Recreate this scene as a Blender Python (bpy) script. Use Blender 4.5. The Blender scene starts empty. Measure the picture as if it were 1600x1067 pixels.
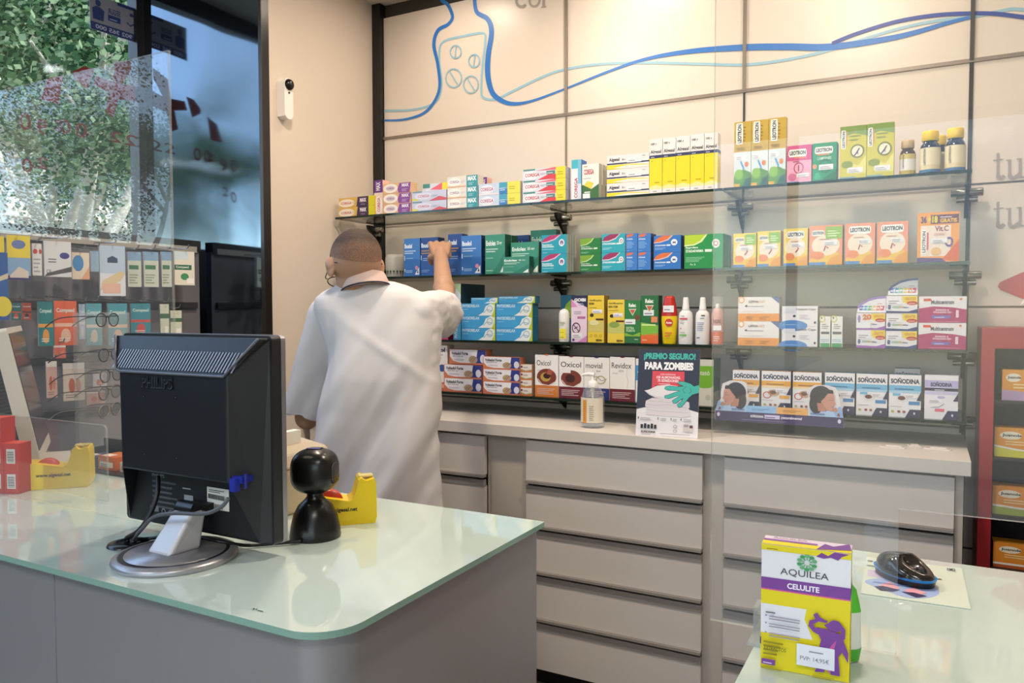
import bpy, math, random
from math import sin, cos, pi, radians
from mathutils import Vector, Matrix, noise
random.seed(7)
C = bpy.context.scene.collection
S = bpy.context.scene
# ------------------------------------------------------------------ camera, world, sun, exposure
EYE = Vector((0, 0, 1.36)); FPX = 1208.9
YAW, PITCH, ROLL = 0.4958188, 0.0399407, -0.0012778
_f = Vector((-sin(YAW)*cos(PITCH), cos(YAW)*cos(PITCH), -sin(PITCH)))
_r = Vector((cos(YAW), sin(YAW), 0)); _u = _r.cross(_f)
_r2 = _r*cos(ROLL)+_u*sin(ROLL); _u2 = _u*cos(ROLL)-_r*sin(ROLL)
cam = bpy.data.cameras.new('camera'); co = bpy.data.objects.new('camera', cam); C.objects.link(co)
cam.sensor_width = 36; cam.lens = 36*FPX/1600; cam.clip_start = 0.02; cam.clip_end = 300
co.matrix_world = Matrix(((_r2.x, _u2.x, -_f.x, EYE.x), (_r2.y, _u2.y, -_f.y, EYE.y), (_r2.z, _u2.z, -_f.z, EYE.z), (0, 0, 0, 1)))
S.camera = co
S.view_settings.view_transform = 'Standard'; S.view_settings.look = 'None'
S.view_settings.gamma = 1; S.view_settings.use_curve_mapping = False
S.view_settings.exposure = -0.38
w = bpy.data.worlds.new('sky'); S.world = w; w.use_nodes = True
nt = w.node_tree; bg = nt.nodes['Background']
sk = nt.nodes.new('ShaderNodeTexSky'); sk.sky_type = 'NISHITA'; sk.sun_disc = False
sk.sun_elevation = radians(55); sk.sun_rotation = radians(250); sk.air_density = 1.0; sk.dust_density = .4
tcw = nt.nodes.new('ShaderNodeTexCoord'); nz = nt.nodes.new('ShaderNodeTexNoise'); nz.inputs['Scale'].default_value = 2.4; nz.inputs['Detail'].default_value = 6; nz.inputs['Distortion'].default_value = .8
crw = nt.nodes.new('ShaderNodeValToRGB'); crw.color_ramp.elements[0].position = .48; crw.color_ramp.elements[1].position = .72; crw.color_ramp.elements[1].color = (.75, .75, .75, 1)
mxw = nt.nodes.new('ShaderNodeMixRGB'); mxw.inputs[2].default_value = (1.6, 1.7, 1.85, 1)
nt.links.new(tcw.outputs['Generated'], nz.inputs[0]); nt.links.new(nz.outputs[0], crw.inputs[0]); nt.links.new(crw.outputs[0], mxw.inputs[0]); nt.links.new(sk.outputs[0], mxw.inputs[1])
nt.links.new(mxw.outputs[0], bg.inputs[0]); bg.inputs[1].default_value = 0.85
sun = bpy.data.lights.new('sun', 'SUN'); sun.energy = 9.0; sun.angle = radians(1); sun.color = (1, .93, .82)
so = bpy.data.objects.new('sun', sun); C.objects.link(so)
so.rotation_euler = (radians(38), 0, radians(120)); so['label'] = 'sun'

def ray(x, y): return _r2*((x-800)/FPX) - _u2*((y-533.5)/FPX) + _f
def PY(x, y, Y):
    d = ray(x, y); return EYE + d*(Y/d.y)
def PX(x, y, X):
    d = ray(x, y); return EYE + d*(X/d.x)
def PZ(x, y, z):
    d = ray(x, y); return EYE + d*((z-EYE.z)/d.z)

# ------------------------------------------------------------------ materials
def lin(h):
    if isinstance(h, tuple): return h
    h = h.lstrip('#'); o = []
    for i in (0, 2, 4):
        c = int(h[i:i+2], 16)/255; o.append(c/12.92 if c <= .04045 else ((c+.055)/1.055)**2.4)
    return tuple(o)
_M = {}
def M(col, rough=.45, metal=0, **k):
    key = (col, rough, metal, tuple(sorted(k.items())))
    if key in _M: return _M[key]
    m = bpy.data.materials.new('paint'); m.use_nodes = True; b = m.node_tree.nodes['Principled BSDF']
    b.inputs['Base Color'].default_value = (*lin(col), 1); b.inputs['Roughness'].default_value = rough
    b.inputs['Metallic'].default_value = metal
    if 'spec' in k: b.inputs['Specular IOR Level'].default_value = k['spec']
    if 'coat' in k: b.inputs['Coat Weight'].default_value = k['coat']
    if 'emit' in k: b.inputs['Emission Color'].default_value = (*lin(col), 1); b.inputs['Emission Strength'].default_value = k['emit']
    if 'sss' in k: b.inputs['Subsurface Weight'].default_value = k['sss']; b.inputs['Subsurface Radius'].default_value = (.02, .008, .004)
    if 'trans' in k: b.inputs['Transmission Weight'].default_value = k['trans']
    if 'ior' in k: b.inputs['IOR'].default_value = k['ior']
    _M[key] = m; return m
def noisy(m, scale=8, amt=.12, bump=0, bscale=60, stretch=(1, 1, 1), coord='Object'):
    """procedural variation of base colour, roughness and bump"""
    m = m.copy(); t = m.node_tree; b = t.nodes['Principled BSDF']
    tc = t.nodes.new('ShaderNodeTexCoord'); mp = t.nodes.new('ShaderNodeMapping'); mp.inputs['Scale'].default_value = stretch
    t.links.new(tc.outputs[coord], mp.inputs[0])
    n = t.nodes.new('ShaderNodeTexNoise'); n.inputs['Scale'].default_value = scale; n.inputs['Detail'].default_value = 4
    t.links.new(mp.outputs[0], n.inputs[0])
    mx = t.nodes.new('ShaderNodeMixRGB'); c = b.inputs['Base Color'].default_value
    mx.inputs[1].default_value = (*[v*(1-amt) for v in c[:3]], 1); mx.inputs[2].default_value = (*[min(1, v*(1+amt)) for v in c[:3]], 1)
    t.links.new(n.outputs[0], mx.inputs[0]); t.links.new(mx.outputs[0], b.inputs['Base Color'])
    if bump:
        n2 = t.nodes.new('ShaderNodeTexNoise'); n2.inputs['Scale'].default_value = bscale; n2.inputs['Detail'].default_value = 5
        t.links.new(mp.outputs[0], n2.inputs[0]); bp = t.nodes.new('ShaderNodeBump'); bp.inputs['Strength'].default_value = bump
        bp.inputs['Distance'].default_value = .002
        t.links.new(n2.outputs[0], bp.inputs['Height']); t.links.new(bp.outputs[0], b.inputs['Normal'])
    return m
def pane(tint=(1, 1, 1), ior=1.5, rough=0.0, haze=0, hazecol=(1, 1, 1)):
    """thin clear sheet: transparent with fresnel gloss; light passes"""
    m = bpy.data.materials.new('clear'); m.use_nodes = True; t = m.node_tree; t.nodes.clear()
    o = t.nodes.new('ShaderNodeOutputMaterial'); tr = t.nodes.new('ShaderNodeBsdfTransparent'); gl = t.nodes.new('ShaderNodeBsdfGlossy')
    tr.inputs[0].default_value = (*tint, 1); gl.inputs['Roughness'].default_value = rough
    fr = t.nodes.new('ShaderNodeFresnel'); ge = t.nodes.new('ShaderNodeNewGeometry'); mr = t.nodes.new('ShaderNodeMapRange')
    mr.inputs['To Min'].default_value = ior; mr.inputs['To Max'].default_value = 1/ior
    t.links.new(ge.outputs['Backfacing'], mr.inputs[0]); t.links.new(mr.outputs[0], fr.inputs[0])
    mx = t.nodes.new('ShaderNodeMixShader'); t.links.new(fr.outputs[0], mx.inputs[0]); t.links.new(tr.outputs[0], mx.inputs[1]); t.links.new(gl.outputs[0], mx.inputs[2])
    out = mx
    if haze:
        df = t.nodes.new('ShaderNodeBsdfDiffuse'); df.inputs[0].default_value = (*hazecol, 1)
        m2 = t.nodes.new('ShaderNodeMixShader'); m2.inputs[0].default_value = haze
        t.links.new(mx.outputs[0], m2.inputs[1]); t.links.new(df.outputs[0], m2.inputs[2]); out = m2
    t.links.new(out.outputs[0], o.inputs[0]); return m

# ------------------------------------------------------------------ mesh builder
_T = {}
def text_geo(s, bold=0):
    if (s, bold) in _T: return _T[(s, bold)]
    c = bpy.data.curves.new('lettering', 'FONT'); c.body = s; c.resolution_u = 3; c.offset = bold
    o = bpy.data.objects.new('lettering', c); C.objects.link(o); bpy.context.view_layer.update()
    me = o.evaluated_get(bpy.context.evaluated_depsgraph_get()).to_mesh()
    vs = [(v.co.x, v.co.y) for v in me.vertices]; fs = [tuple(p.vertices) for p in me.polygons]
    bpy.data.objects.remove(o); bpy.data.curves.remove(c)
    x0 = min(v[0] for v in vs); x1 = max(v[0] for v in vs); y0 = min(v[1] for v in vs); y1 = max(v[1] for v in vs)
    vs = [((x-x0)/(x1-x0), (y-y0)/(y1-y0)) for x, y in vs]
    _T[(s, bold)] = (vs, fs); return _T[(s, bold)]

class MB:
    def __init__(s): s.v = []; s.f = []; s.m = []; s.s = []; s.mats = []; s.X = None
    def mi(s, m):
        if isinstance(m, str): m = M(m)
        if m not in s.mats: s.mats.append(m)
        return s.mats.index(m)
    def add(s, pts, faces, m, smooth=False):
        o = len(s.v)
        for p in pts:
            p = Vector(p); s.v.append(s.X @ p if s.X else p)
        k = s.mi(m)
        for f in faces: s.f.append([o+i for i in f]); s.m.append(k); s.s.append(smooth)
    def box(s, x0, y0, z0, x1, y1, z1, m, front=None, side=None, top=None):
        P = [(x0, y0, z0), (x1, y0, z0), (x1, y1, z0), (x0, y1, z0), (x0, y0, z1), (x1, y0, z1), (x1, y1, z1), (x0, y1, z1)]
        s.add(P, [(0, 1, 5, 4)], front or m); s.add(P, [(1, 2, 6, 5), (3, 0, 4, 7)], side or m)
        s.add(P, [(4, 5, 6, 7), (3, 2, 1, 0)], top or m); s.add(P, [(2, 3, 7, 6)], m)
    def cbox(s, c, sz, m): s.box(c[0]-sz[0]/2, c[1]-sz[1]/2, c[2]-sz[2]/2, c[0]+sz[0]/2, c[1]+sz[1]/2, c[2]+sz[2]/2, m)
    def prism(s, poly, a0, a1, m, axis='z', smooth=False, cap=None):
        """extrude a 2D outline: axis z -> (x,y); axis y -> (x,z); axis x -> (y,z)"""
        n = len(poly)
        def pt(p, a): return (p[0], p[1], a) if axis == 'z' else ((p[0], a, p[1]) if axis == 'y' else (a, p[0], p[1]))
        P = [pt(p, a0) for p in poly]+[pt(p, a1) for p in poly]
        s.add(P, [(i, (i+1) % n, n+(i+1) % n, n+i) for i in range(n)], m, smooth)
        s.add(P, [tuple(range(n))[::-1], tuple(range(n, 2*n))], cap or m)
    def lathe(s, prof, m, seg=32, c=(0, 0, 0), sx=1, sy=1, R=None, smooth=True):
        P = []; n = len(prof)
        for i in range(seg):
            a = 2*pi*i/seg
            for r, z in prof:
                q = Vector((r*cos(a)*sx, r*sin(a)*sy, z))
                if R: q = R @ q
                P.append(q+Vector(c))
        F = [(i*n+j, ((i+1) % seg)*n+j, ((i+1) % seg)*n+j+1, i*n+j+1) for i in range(seg) for j in range(n-1)]
        s.add(P, F, m, smooth)
        if prof[0][0] > 1e-5: s.add([P[i*n] for i in range(seg)], [tuple(range(seg))[::-1]], m)
        if prof[-1][0] > 1e-5: s.add([P[i*n+n-1] for i in range(seg)], [tuple(range(seg))], m)
    def tube(s, pts, r, m, seg=10, cap=True):
        pts = [Vector(p) for p in pts]; n = len(pts); rr = r if isinstance(r, (list, tuple)) else [r]*n; P = []
        up = Vector((0, 0, 1)); t0 = (pts[1]-pts[0]).normalized()
        if abs(t0.dot(up)) > .95: up = Vector((1, 0, 0))
        nx = t0.cross(up).normalized()
        for i, p in enumerate(pts):
            t = (pts[min(i+1, n-1)]-pts[max(i-1, 0)]).normalized(); nx = (nx-t*nx.dot(t)).normalized(); ny = t.cross(nx)
            for k in range(seg): a = 2*pi*k/seg; P.append(p+(nx*cos(a)+ny*sin(a))*rr[i])
        F = [(i*seg+k, i*seg+(k+1) % seg, (i+1)*seg+(k+1) % seg, (i+1)*seg+k) for i in range(n-1) for k in range(seg)]
        s.add(P, F, m, True)
        if cap: s.add(P[:seg], [tuple(range(seg))[::-1]], m); s.add(P[-seg:], [tuple(range(seg))], m)
    def ell(s, c, r, m, R=None, seg=20, rings=12):
        s.lathe([(max(sin(pi*j/rings), 0), -cos(pi*j/rings)) for j in range(rings+1)], m, seg, (0, 0, 0)) if False else None
        P = []; F = []
        for j in range(1, rings):
            th = pi*j/rings
            for i in range(seg):
                a = 2*pi*i/seg; q = Vector((r[0]*sin(th)*cos(a), r[1]*sin(th)*sin(a), -r[2]*cos(th)))
                P.append((R @ q if R else q)+Vector(c))
        b = Vector((0, 0, -r[2])); t = Vector((0, 0, r[2])); P.append((R @ b if R else b)+Vector(c)); P.append((R @ t if R else t)+Vector(c))
        nb = len(P)-2
        for j in range(rings-2):
            for i in range(seg): F.append((j*seg+i, j*seg+(i+1) % seg, (j+1)*seg+(i+1) % seg, (j+1)*seg+i))
        for i in range(seg):
            F.append((nb, (i+1) % seg, i)); F.append((nb+1, (rings-2)*seg+i, (rings-2)*seg+(i+1) % seg))
        s.add(P, F, m, True)
    def build(s, name, parent=None, loc=(0, 0, 0), rz=0, bevel=0, seg=2, auto=True):
        me = bpy.data.meshes.new(name); me.from_pydata([tuple(p) for p in s.v], [], s.f)
        for m in s.mats: me.materials.append(m)
        for p, k, sm in zip(me.polygons, s.m, s.s): p.material_index = k; p.use_smooth = sm
        me.update(); o = bpy.data.objects.new(name, me); C.objects.link(o); o.location = loc; o.rotation_euler = (0, 0, rz)
        if parent: o.parent = parent
        if bevel:
            b = o.modifiers.new('bevel', 'BEVEL'); b.width = bevel; b.segments = seg; b.limit_method = 'ANGLE'; b.angle_limit = radians(40); b.harden_normals = False
        return o

class Face:
    """printed face: unit coordinates u (right) and v (up) on a flat rectangle"""
    def __init__(s, mb, o, U, V, base=.0003, step=.00012):
        s.mb = mb; s.o = Vector(o); s.U = Vector(U); s.V = Vector(V); s.n = s.U.cross(s.V).normalized(); s.k = base; s.step = step
    def _p(s, u, v): return s.o+s.U*u+s.V*v+s.n*s.k
    def draw(s, ops):
        for op in ops:
            k = op[0]; s.k += s.step
            if k == 'r': _, a, b, c, d, col = op; s.mb.add([s._p(a, b), s._p(c, b), s._p(c, d), s._p(a, d)], [(0, 1, 2, 3)], col)
            elif k == 'p': s.mb.add([s._p(*q) for q in op[1]], [tuple(range(len(op[1])))], op[2])
            elif k == 'c':
                _, u, v, ru, rv, col = op[:6]; n = 24; s.mb.add([s._p(u+ru*cos(2*pi*i/n), v+rv*sin(2*pi*i/n)) for i in range(n)], [tuple(range(n))], col)
            elif k == 'o':   # ring
                _, u, v, ru, rv, th, col = op; n = 28
                P = [s._p(u+ru*cos(2*pi*i/n), v+rv*sin(2*pi*i/n)) for i in range(n)]+[s._p(u+ru*(1-th)*cos(2*pi*i/n), v+rv*(1-th)*sin(2*pi*i/n)) for i in range(n)]
                s.mb.add(P, [(i, (i+1) % n, n+(i+1) % n, n+i) for i in range(n)], col)
            elif k == 't':
                _, tx, a, b, c, d, col = op[:7]; bold = op[7] if len(op) > 7 else 0; rot = op[8] if len(op) > 8 else 0
                vs, fs = text_geo(tx, bold)
                if rot == 0: P = [s._p(a+x*(c-a), b+y*(d-b)) for x, y in vs]
                elif rot == 90: P = [s._p(c-y*(c-a), b+x*(d-b)) for x, y in vs]
                else: P = [s._p(a+y*(c-a), d-x*(d-b)) for x, y in vs]
                if rot == 0 and len(op) > 9:  # slant
                    P = [s._p(a+(x+y*op[9])*(c-a), b+y*(d-b)) for x, y in vs]
                s.mb.add(P, fs, col)
            elif k == 'l':   # lines of fine print
                _, a, b, c, d, n, col = op; rr = random.Random(n*7+int(a*99))
                hh = (d-b)/n
                for i in range(n):
                    y = b+hh*i; e = a+(c-a)*rr.uniform(.6, 1)
                    s.mb.add([s._p(a, y), s._p(e, y), s._p(e, y+hh*.42), s._p(a, y+hh*.42)], [(0, 1, 2, 3)], col)
            elif k == 's':   # thick stroke through points, width in u-length units of metres
                _, pts, wd, col = op; Q = [s._p(*q) for q in pts]; n = len(Q); ws = wd if isinstance(wd, (list, tuple)) else [wd]*n
                A = []; B = []
                for i in range(n):
                    t = (Q[min(i+1, n-1)]-Q[max(0, i-1)]).normalized(); m_ = s.n.cross(t)*ws[i]/2; A.append(Q[i]+m_); B.append(Q[i]-m_)
                s.mb.add(A+B, [(i, n+i, n+i+1, i+1) for i in range(n-1)], col)

def tag(o, label, cat, group=None):
    o['label'] = label; o['category'] = cat
    if group: o['group'] = group
    return o
def struct(o): o['kind'] = 'structure'; return o
def empty(name, loc, label, cat, group=None, rz=0):
    o = bpy.data.objects.new(name, None); C.objects.link(o); o.location = loc; o.rotation_euler = (0, 0, rz); o.empty_display_size = .05
    return tag(o, label, cat, group)
def dup(root, loc, rz=None, label=None, group=None):
    r = root.copy(); C.objects.link(r); r.location = loc
    if rz is not None: r.rotation_euler = (0, 0, rz)
    if label: r['label'] = label
    if group: r['group'] = group
    for ch in list(root.children):
        c = ch.copy(); C.objects.link(c); c.parent = r
        for g in list(ch.children):
            d = g.copy(); C.objects.link(d); d.parent = c
    return r
def smooth_path(pts, n=8, closed=False):
    pts = [Vector(p) for p in pts]; out = []
    N = len(pts)
    for i in range(N-1):
        p0 = pts[max(i-1, 0)]; p1 = pts[i]; p2 = pts[i+1]; p3 = pts[min(i+2, N-1)]
        for k in range(n):
            t = k/n; out.append(.5*((2*p1)+(p2-p0)*t+(2*p0-5*p1+4*p2-p3)*t*t+(3*p1-p0-3*p2+p3)*t**3))
    out.append(pts[-1]); return out
def rrect(x0, y0, x1, y1, r, n=6, corners=(1, 1, 1, 1)):
    P = []
    for (cx, cy, a0, on) in ((x1-r, y0+r, -90, corners[0]), (x1-r, y1-r, 0, corners[1]), (x0+r, y1-r, 90, corners[2]), (x0+r, y0+r, 180, corners[3])):
        if on:
            for i in range(n+1): a = radians(a0+90*i/n); P.append((cx+r*cos(a), cy+r*sin(a)))
        else: P.append((x1 if a0 in (-90, 0) else x0, y0 if a0 in (-90, 180) else y1))
    return P
# ------------------------------------------------------------------ room lights (fixtures in the ceiling with their lamps)
CEIL = 2.78; D = 2.93
def downlight(x, y, watt, lab, size=.16, col=(1, .85, .69)):
    t = empty('ceiling_downlight', (x, y, CEIL), lab, 'lamp', 'downlights in the ceiling')
    r = MB(); r.lathe([(size*.62, -.001), (size*.66, -.012), (size*.52, -.014), (size*.5, -.004)], M('#e8e6e2', .4), 32); r.build('trim_ring', t)
    g = MB(); g.lathe([(size*.5, -.004), (0.0, -.0045)], M('#fff0d8', .5, emit=6), 24); g.build('diffuser', t)
    l = bpy.data.lights.new('lamp_light', 'AREA'); l.shape = 'DISK'; l.size = size; l.energy = watt; l.color = col
    o = bpy.data.objects.new('lamp_light', l); C.objects.link(o); o.parent = t; o.location = (0, 0, -.02)
for i, (x, y, e) in enumerate([(-1.8, 2.62, 3), (-1.0, 2.62, 5.5), (-.25, 2.62, 4.5), (.7, 2.62, 3), (-1.5, 1.7, 24), (-.3, 1.7, 27), (.37, -.53, 14), (-1.2, -2.2, 10), (.8, -2.2, 10)]):
    downlight(x, y, e, 'round white downlight in the ceiling, %s' % ['near the left corner above the shelves', 'second from the left above the shelves', 'third from the left above the shelves', 'at the right end above the shelves', 'over the left counter', 'between the two counters', 'over the right counter', 'behind the viewer on the left', 'behind the viewer on the right'][i])

def ledpanel(x, y, watt, lab):
    t = empty('ceiling_panel_light', (x, y, CEIL), lab, 'lamp', 'square panel lights in the ceiling')
    b = MB(); b.box(-.31, -.31, -.012, .31, .31, -.001, M('#e8e8e8', .4)); b.build('frame', t); b = MB(); b.box(-.28, -.28, -.0135, .28, .28, -.0125, M('#f2f6ff', .5, emit=5)); b.build('diffuser', t)
    l = bpy.data.lights.new('lamp_light', 'AREA'); l.size = .56; l.energy = watt; l.color = (.90, .95, 1)
    o = bpy.data.objects.new('lamp_light', l); C.objects.link(o); o.parent = t; o.location = (0, 0, -.03)
ledpanel(.27, -.92, 12, 'cool white square panel light behind the viewer, right'); ledpanel(-1.5, -.92, 16, 'added cool white square fill light behind the viewer, left')  # left panel is an added, unseen fill that brightens the counter fronts

# ------------------------------------------------------------------ room shell
wallpaint = noisy(M('#d9cbbd', .6), 3, .03, .15, 120)
floor_m = noisy(M('#6d675f', .35), 5, .1)
def plane_obj(name, pts, m, kind=True):
    b = MB(); b.add(pts, [tuple(range(len(pts)))], m); o = b.build(name); return struct(o) if kind else o
b = MB(); b.box(-3.1, -3.1, -.06, 2.7, 3.1, 0, floor_m); struct(b.build('floor'))
b = MB(); b.box(-3.1, -3.1, CEIL, 2.7, 3.1, CEIL+.1, M('#cfc8be', .8)); struct(b.build('ceiling'))
b = MB(); b.box(2.5, -3.1, 0, 2.7, 3.1, CEIL, wallpaint); struct(b.build('wall_right'))
# wall with shop front behind the viewer
b = MB()
for q in ((-3.1, 0, -2.2, CEIL), (2.0, 0, 2.5, CEIL), (-2.2, 2.5, 2.0, CEIL), (-2.2, 0, 2.0, .35)): b.box(q[0], -3.1, q[1], q[2], -3.0, q[3], wallpaint)
struct(b.build('wall_front'))
b = MB(); fr = M('#2a2a2c', .4)
for x in (-2.2, -.8, .6, 1.94): b.box(x, -3.07, .35, x+.06, -3.01, 2.5, fr)
b.box(-2.2, -3.07, .35, 2, -3.01, .41, fr); b.box(-2.2, -3.07, 2.44, 2, -3.01, 2.5, fr); struct(b.build('window_2'))
b = MB(); b.box(-2.14, -3.045, .4, 1.95, -3.035, 2.45, pane((.95, .97, .97))); struct(b.build('window_3'))
# left wall stub between the black pier and the corner
b = MB(); b.box(-2.45, 2.236, 0, -2.31, 2.93, CEIL, wallpaint); struct(b.build('wall_left'))
# back wall panels
pan = noisy(M('#ddd1c6', .33), 2, .02)
seam = M('#8d8178', .35, .5); black = M('#141312', .35)
b = MB(); b.box(-2.45, 2.945, 0, 2.6, 3.05, CEIL, M('#3b3632', .6)); struct(b.build('wall_back'))
vx = [-2.264, -1.3298, -.6152, .1016, .82, 1.54, 2.5]; hz = [0.02, .576, .973, 1.37, 1.766, 2.163, 2.72]
b = MB()
for i in range(6):
    for j in range(6): b.box(vx[i]+.003, 2.93, hz[j]+.0035, vx[i+1]-.003, 2.945, hz[j+1]-.0035, pan)
struct(b.build('wall_panels'))
b = MB()
for j in range(1, 6): b.box(-2.264, 2.924 if j == 5 else 2.931, hz[j]-.006 if j == 5 else hz[j]-.003, 2.5, 2.944, hz[j]+.006 if j == 5 else hz[j]+.003, seam if j == 5 else M('#5c534d', .5))
struct(b.build('trim_1'))
b = MB()
for i, x in enumerate(vx[1:-1]):
    b.box(x-.006, 2.922, 2.163, x+.006, 2.944, CEIL, seam if i != 2 else M('#3a3334', .5))
    b.box(x-.0035 if i != 2 else x-.006, 2.926, 0, x+.0035 if i != 2 else x+.006, 2.944, 2.163, black if i in (1, 2) else M('#8a7c6c', .4, .3))
struct(b.build('trim_2'))
b = MB(); b.box(-2.31, 2.905, 0, -2.264, 2.945, CEIL, black); struct(b.build('trim_3'))
# black glossy pier
def gloss_black():
    m = M('#0b0c10', .07, spec=1.0, ior=2.1).copy(); t = m.node_tree; bs = t.nodes['Principled BSDF']
    tc = t.nodes.new('ShaderNodeTexCoord'); n = t.nodes.new('ShaderNodeTexNoise'); n.inputs['Scale'].default_value = 2.2; n.inputs['Detail'].default_value = 1
    bp = t.nodes.new('ShaderNodeBump'); bp.inputs['Strength'].default_value = .35; bp.inputs['Distance'].default_value = .02
    t.links.new(tc.outputs['Object'], n.inputs[0]); t.links.new(n.outputs[0], bp.inputs['Height']); t.links.new(bp.outputs[0], bs.inputs['Normal'])
    bs.inputs['Specular Tint'].default_value = (.62, .80, 1, 1)
    return m
gb = gloss_black()
b = MB(); b.box(-3.0, 2.2, 0, -2.283, 2.236, CEIL, gb, side=M('#1c1714', .3)); b.box(-3.1, 2.236, 0, -2.45, 3.05, CEIL, black); struct(b.build('wall_pier'))
b = MB(); b.box(-2.298, 2.195, 0, -2.281, 2.2, CEIL, M('#2a2320', .35)); struct(b.build('trim_4'))
# shop window on the left
b = MB(); fm = M('#23242a', .35)
for y in (-3.0, -1.25, .55, 2.165): b.box(-3.03, y, 0, -2.97, y+.035, CEIL, fm)
b.box(-3.03, -3, 0, -2.97, 2.2, .12, fm); b.box(-3.03, -3, 2.7, -2.97, 2.2, CEIL, fm); struct(b.build('trim_5'))
b = MB(); b.box(-3.004, -2.99, .1, -2.996, 2.19, 2.72, pane((.93, .97, .98))); struct(b.build('window_1'))

b = MB(); b.box(-3.03, -3.0, 0, -2.93, 2.2, 1.64, M('#2a2a2e', .6)); struct(b.build('wall_added_parapet'))  # unseen dark wall, added to complete the lower part of the pier's reflection
# ------------------------------------------------------------------ writing on the glass of the left window
def PXg(x, y): return PX(x, y, -2.99)
def on_glass(quad):     # quad: lower-left, lower-right, upper-left pixels on the window plane
    o, r, u = [PXg(*q) for q in quad]; return o, r-o, u-o
b = MB(); red = M('#7c1f22', .5); R_ = []
o = PXg(60, 160)
def gpoly(P, m): b.add([PXg(*p)+Vector((.001, 0, 0)) for p in P], [tuple(range(len(P)))], m)
gpoly([(62, 155), (92, 163), (98, 118), (74, 122)], red)
gpoly([(115, 122), (136, 140), (147, 108), (130, 104), (113, 112)], red)
gpoly([(165, 175), (176, 184), (185, 155), (212, 158), (214, 134), (190, 132), (205, 110), (204, 95), (180, 98), (176, 128), (150, 118), (146, 132), (170, 145)], red)
gpoly([(238, 345), (245, 345), (243, 222), (236, 222)], red); gpoly([(233, 208), (239, 200), (241, 118), (234, 118)], red); gpoly([(241, 195), (262, 218), (262, 121), (245, 121)], red)
o1 = b.build('window_decal'); tag(o1, 'dark red cross shaped sticker pieces on the left window glass', 'sticker')
for chars, lab in (((('0', 30, 202, 27), ('9', 56, 210, 26), (':', 84, 203, 16), ('0', 92, 208, 24), ('0', 118, 214, 24)), 'upper left run of dark red letters on the left window'), ((('2', 172, 221, 17), ('2', 195, 226, 17)), 'two small dark red letters on the left window near the frame'), ((('0', 33, 268, 22), ('2', 57, 262, 18)), 'lower pair of dark red letters on the left window')):
    b = MB()
    for s_, x, y, h in chars:
        o_ = PXg(x, y); F_ = Face(b, o_, PXg(x+18, y+3)-o_, PXg(x, y-h)-o_, .001); F_.draw([('t', s_, 1, 0, 0, 1, M('#7a2a32', .5), .01)])
    o1 = b.build('window_lettering'); tag(o1, lab, 'lettering')
# alarm sign hung on the glass, seen from behind
b = MB(); o, U, V = on_glass(((142, 44), (212, 66), (140, -12)))
for s_ in (0,): b.add([o, o+U, o+U+V, o+V], [(0, 1, 2, 3)], M('#8d93a8', .6)); b.add([o+Vector((-.004, 0, 0)), o+U+Vector((-.004, 0, 0)), o+U+V+Vector((-.004, 0, 0)), o+V+Vector((-.004, 0, 0))], [(3, 2, 1, 0)], M('#ccd2e0', .6))
f = Face(b, o, U, V); navy = '#2c3f7d'
f.draw([('r', 0, 0, 1, .22, navy), ('t', '902 365 000', .92, .05, .1, .17, '#b9c3e2', .02), ('r', .38, .38, .66, .55, navy), ('l', .42, .42, .62, .5, 1, '#8ea0d0'),
        ('t', 'SEGUR', .66, .58, .38, .74, navy, .02), ('p', [(.05, .3), (.28, .3), (.3, .6), (.2, .68), (.12, .68), (.04, .6)], navy), ('c', .17, .78, .06, .09, navy), ('r', .6, .9, .98, .99, navy), ('c', .92, .75, .05, .05, navy), ('s', [(.8, .5), (.88, .42), (.96, .5)], .006, navy)])
o1 = b.build('alarm_sign'); tag(o1, 'pale blue alarm sign with a navy band of mirrored numbers at the window top', 'sign')

# ------------------------------------------------------------------ street outside
b = MB(); b.box(-40, -25, -.25, -3.12, 35, -.15, noisy(M('#9a948a', .9), 3, .12)); struct(b.build('ground'))
b = MB(); fac = noisy(M('#bcb8b4', .8), 2, .08)
b.box(-21, 3.5, -.2, -17, 40, 14, fac)
for k in range(5):
    z = 1.2+k*2.6
    for j in range(11):
        y = 4.2+j*3; b.box(-17.02, y, z, -16.98, y+1.3, z+1.6, M('#41505c', .2)); b.box(-17.06, y-.1, z-.12, -16.95, y+1.4, z, M('#ded6c8', .7))
    b.box(-17.9, 3.5, z-.5, -16.5, 40, z-.32, M('#e0d4c6', .7))
t_ = b.build('apartment_block'); tag(t_, 'pale stone apartment block with balconies across the street', 'building')
def leafm(c):
    m = bpy.data.materials.new('leaf'); m.use_nodes = True; t = m.node_tree; t.nodes.clear(); o = t.nodes.new('ShaderNodeOutputMaterial')
    d = t.nodes.new('ShaderNodeBsdfDiffuse'); e = t.nodes.new('ShaderNodeBsdfTranslucent'); x = t.nodes.new('ShaderNodeMixShader'); x.inputs[0].default_value = .45
    d.inputs[0].default_value = (*lin(c), 1); e.inputs[0].default_value = (*[min(1, v*1.3) for v in lin(c)], 1)
    t.links.new(d.outputs[0], x.inputs[1]); t.links.new(e.outputs[0], x.inputs[2]); t.links.new(x.outputs[0], o.inputs[0]); return m
leaf_a = leafm('#52704a'); leaf_b = leafm('#8fa27c'); leaf_c = leafm('#2f4a33')
bark = noisy(M('#c2b8a8', .8), 6, .3, .6, 30)
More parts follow.
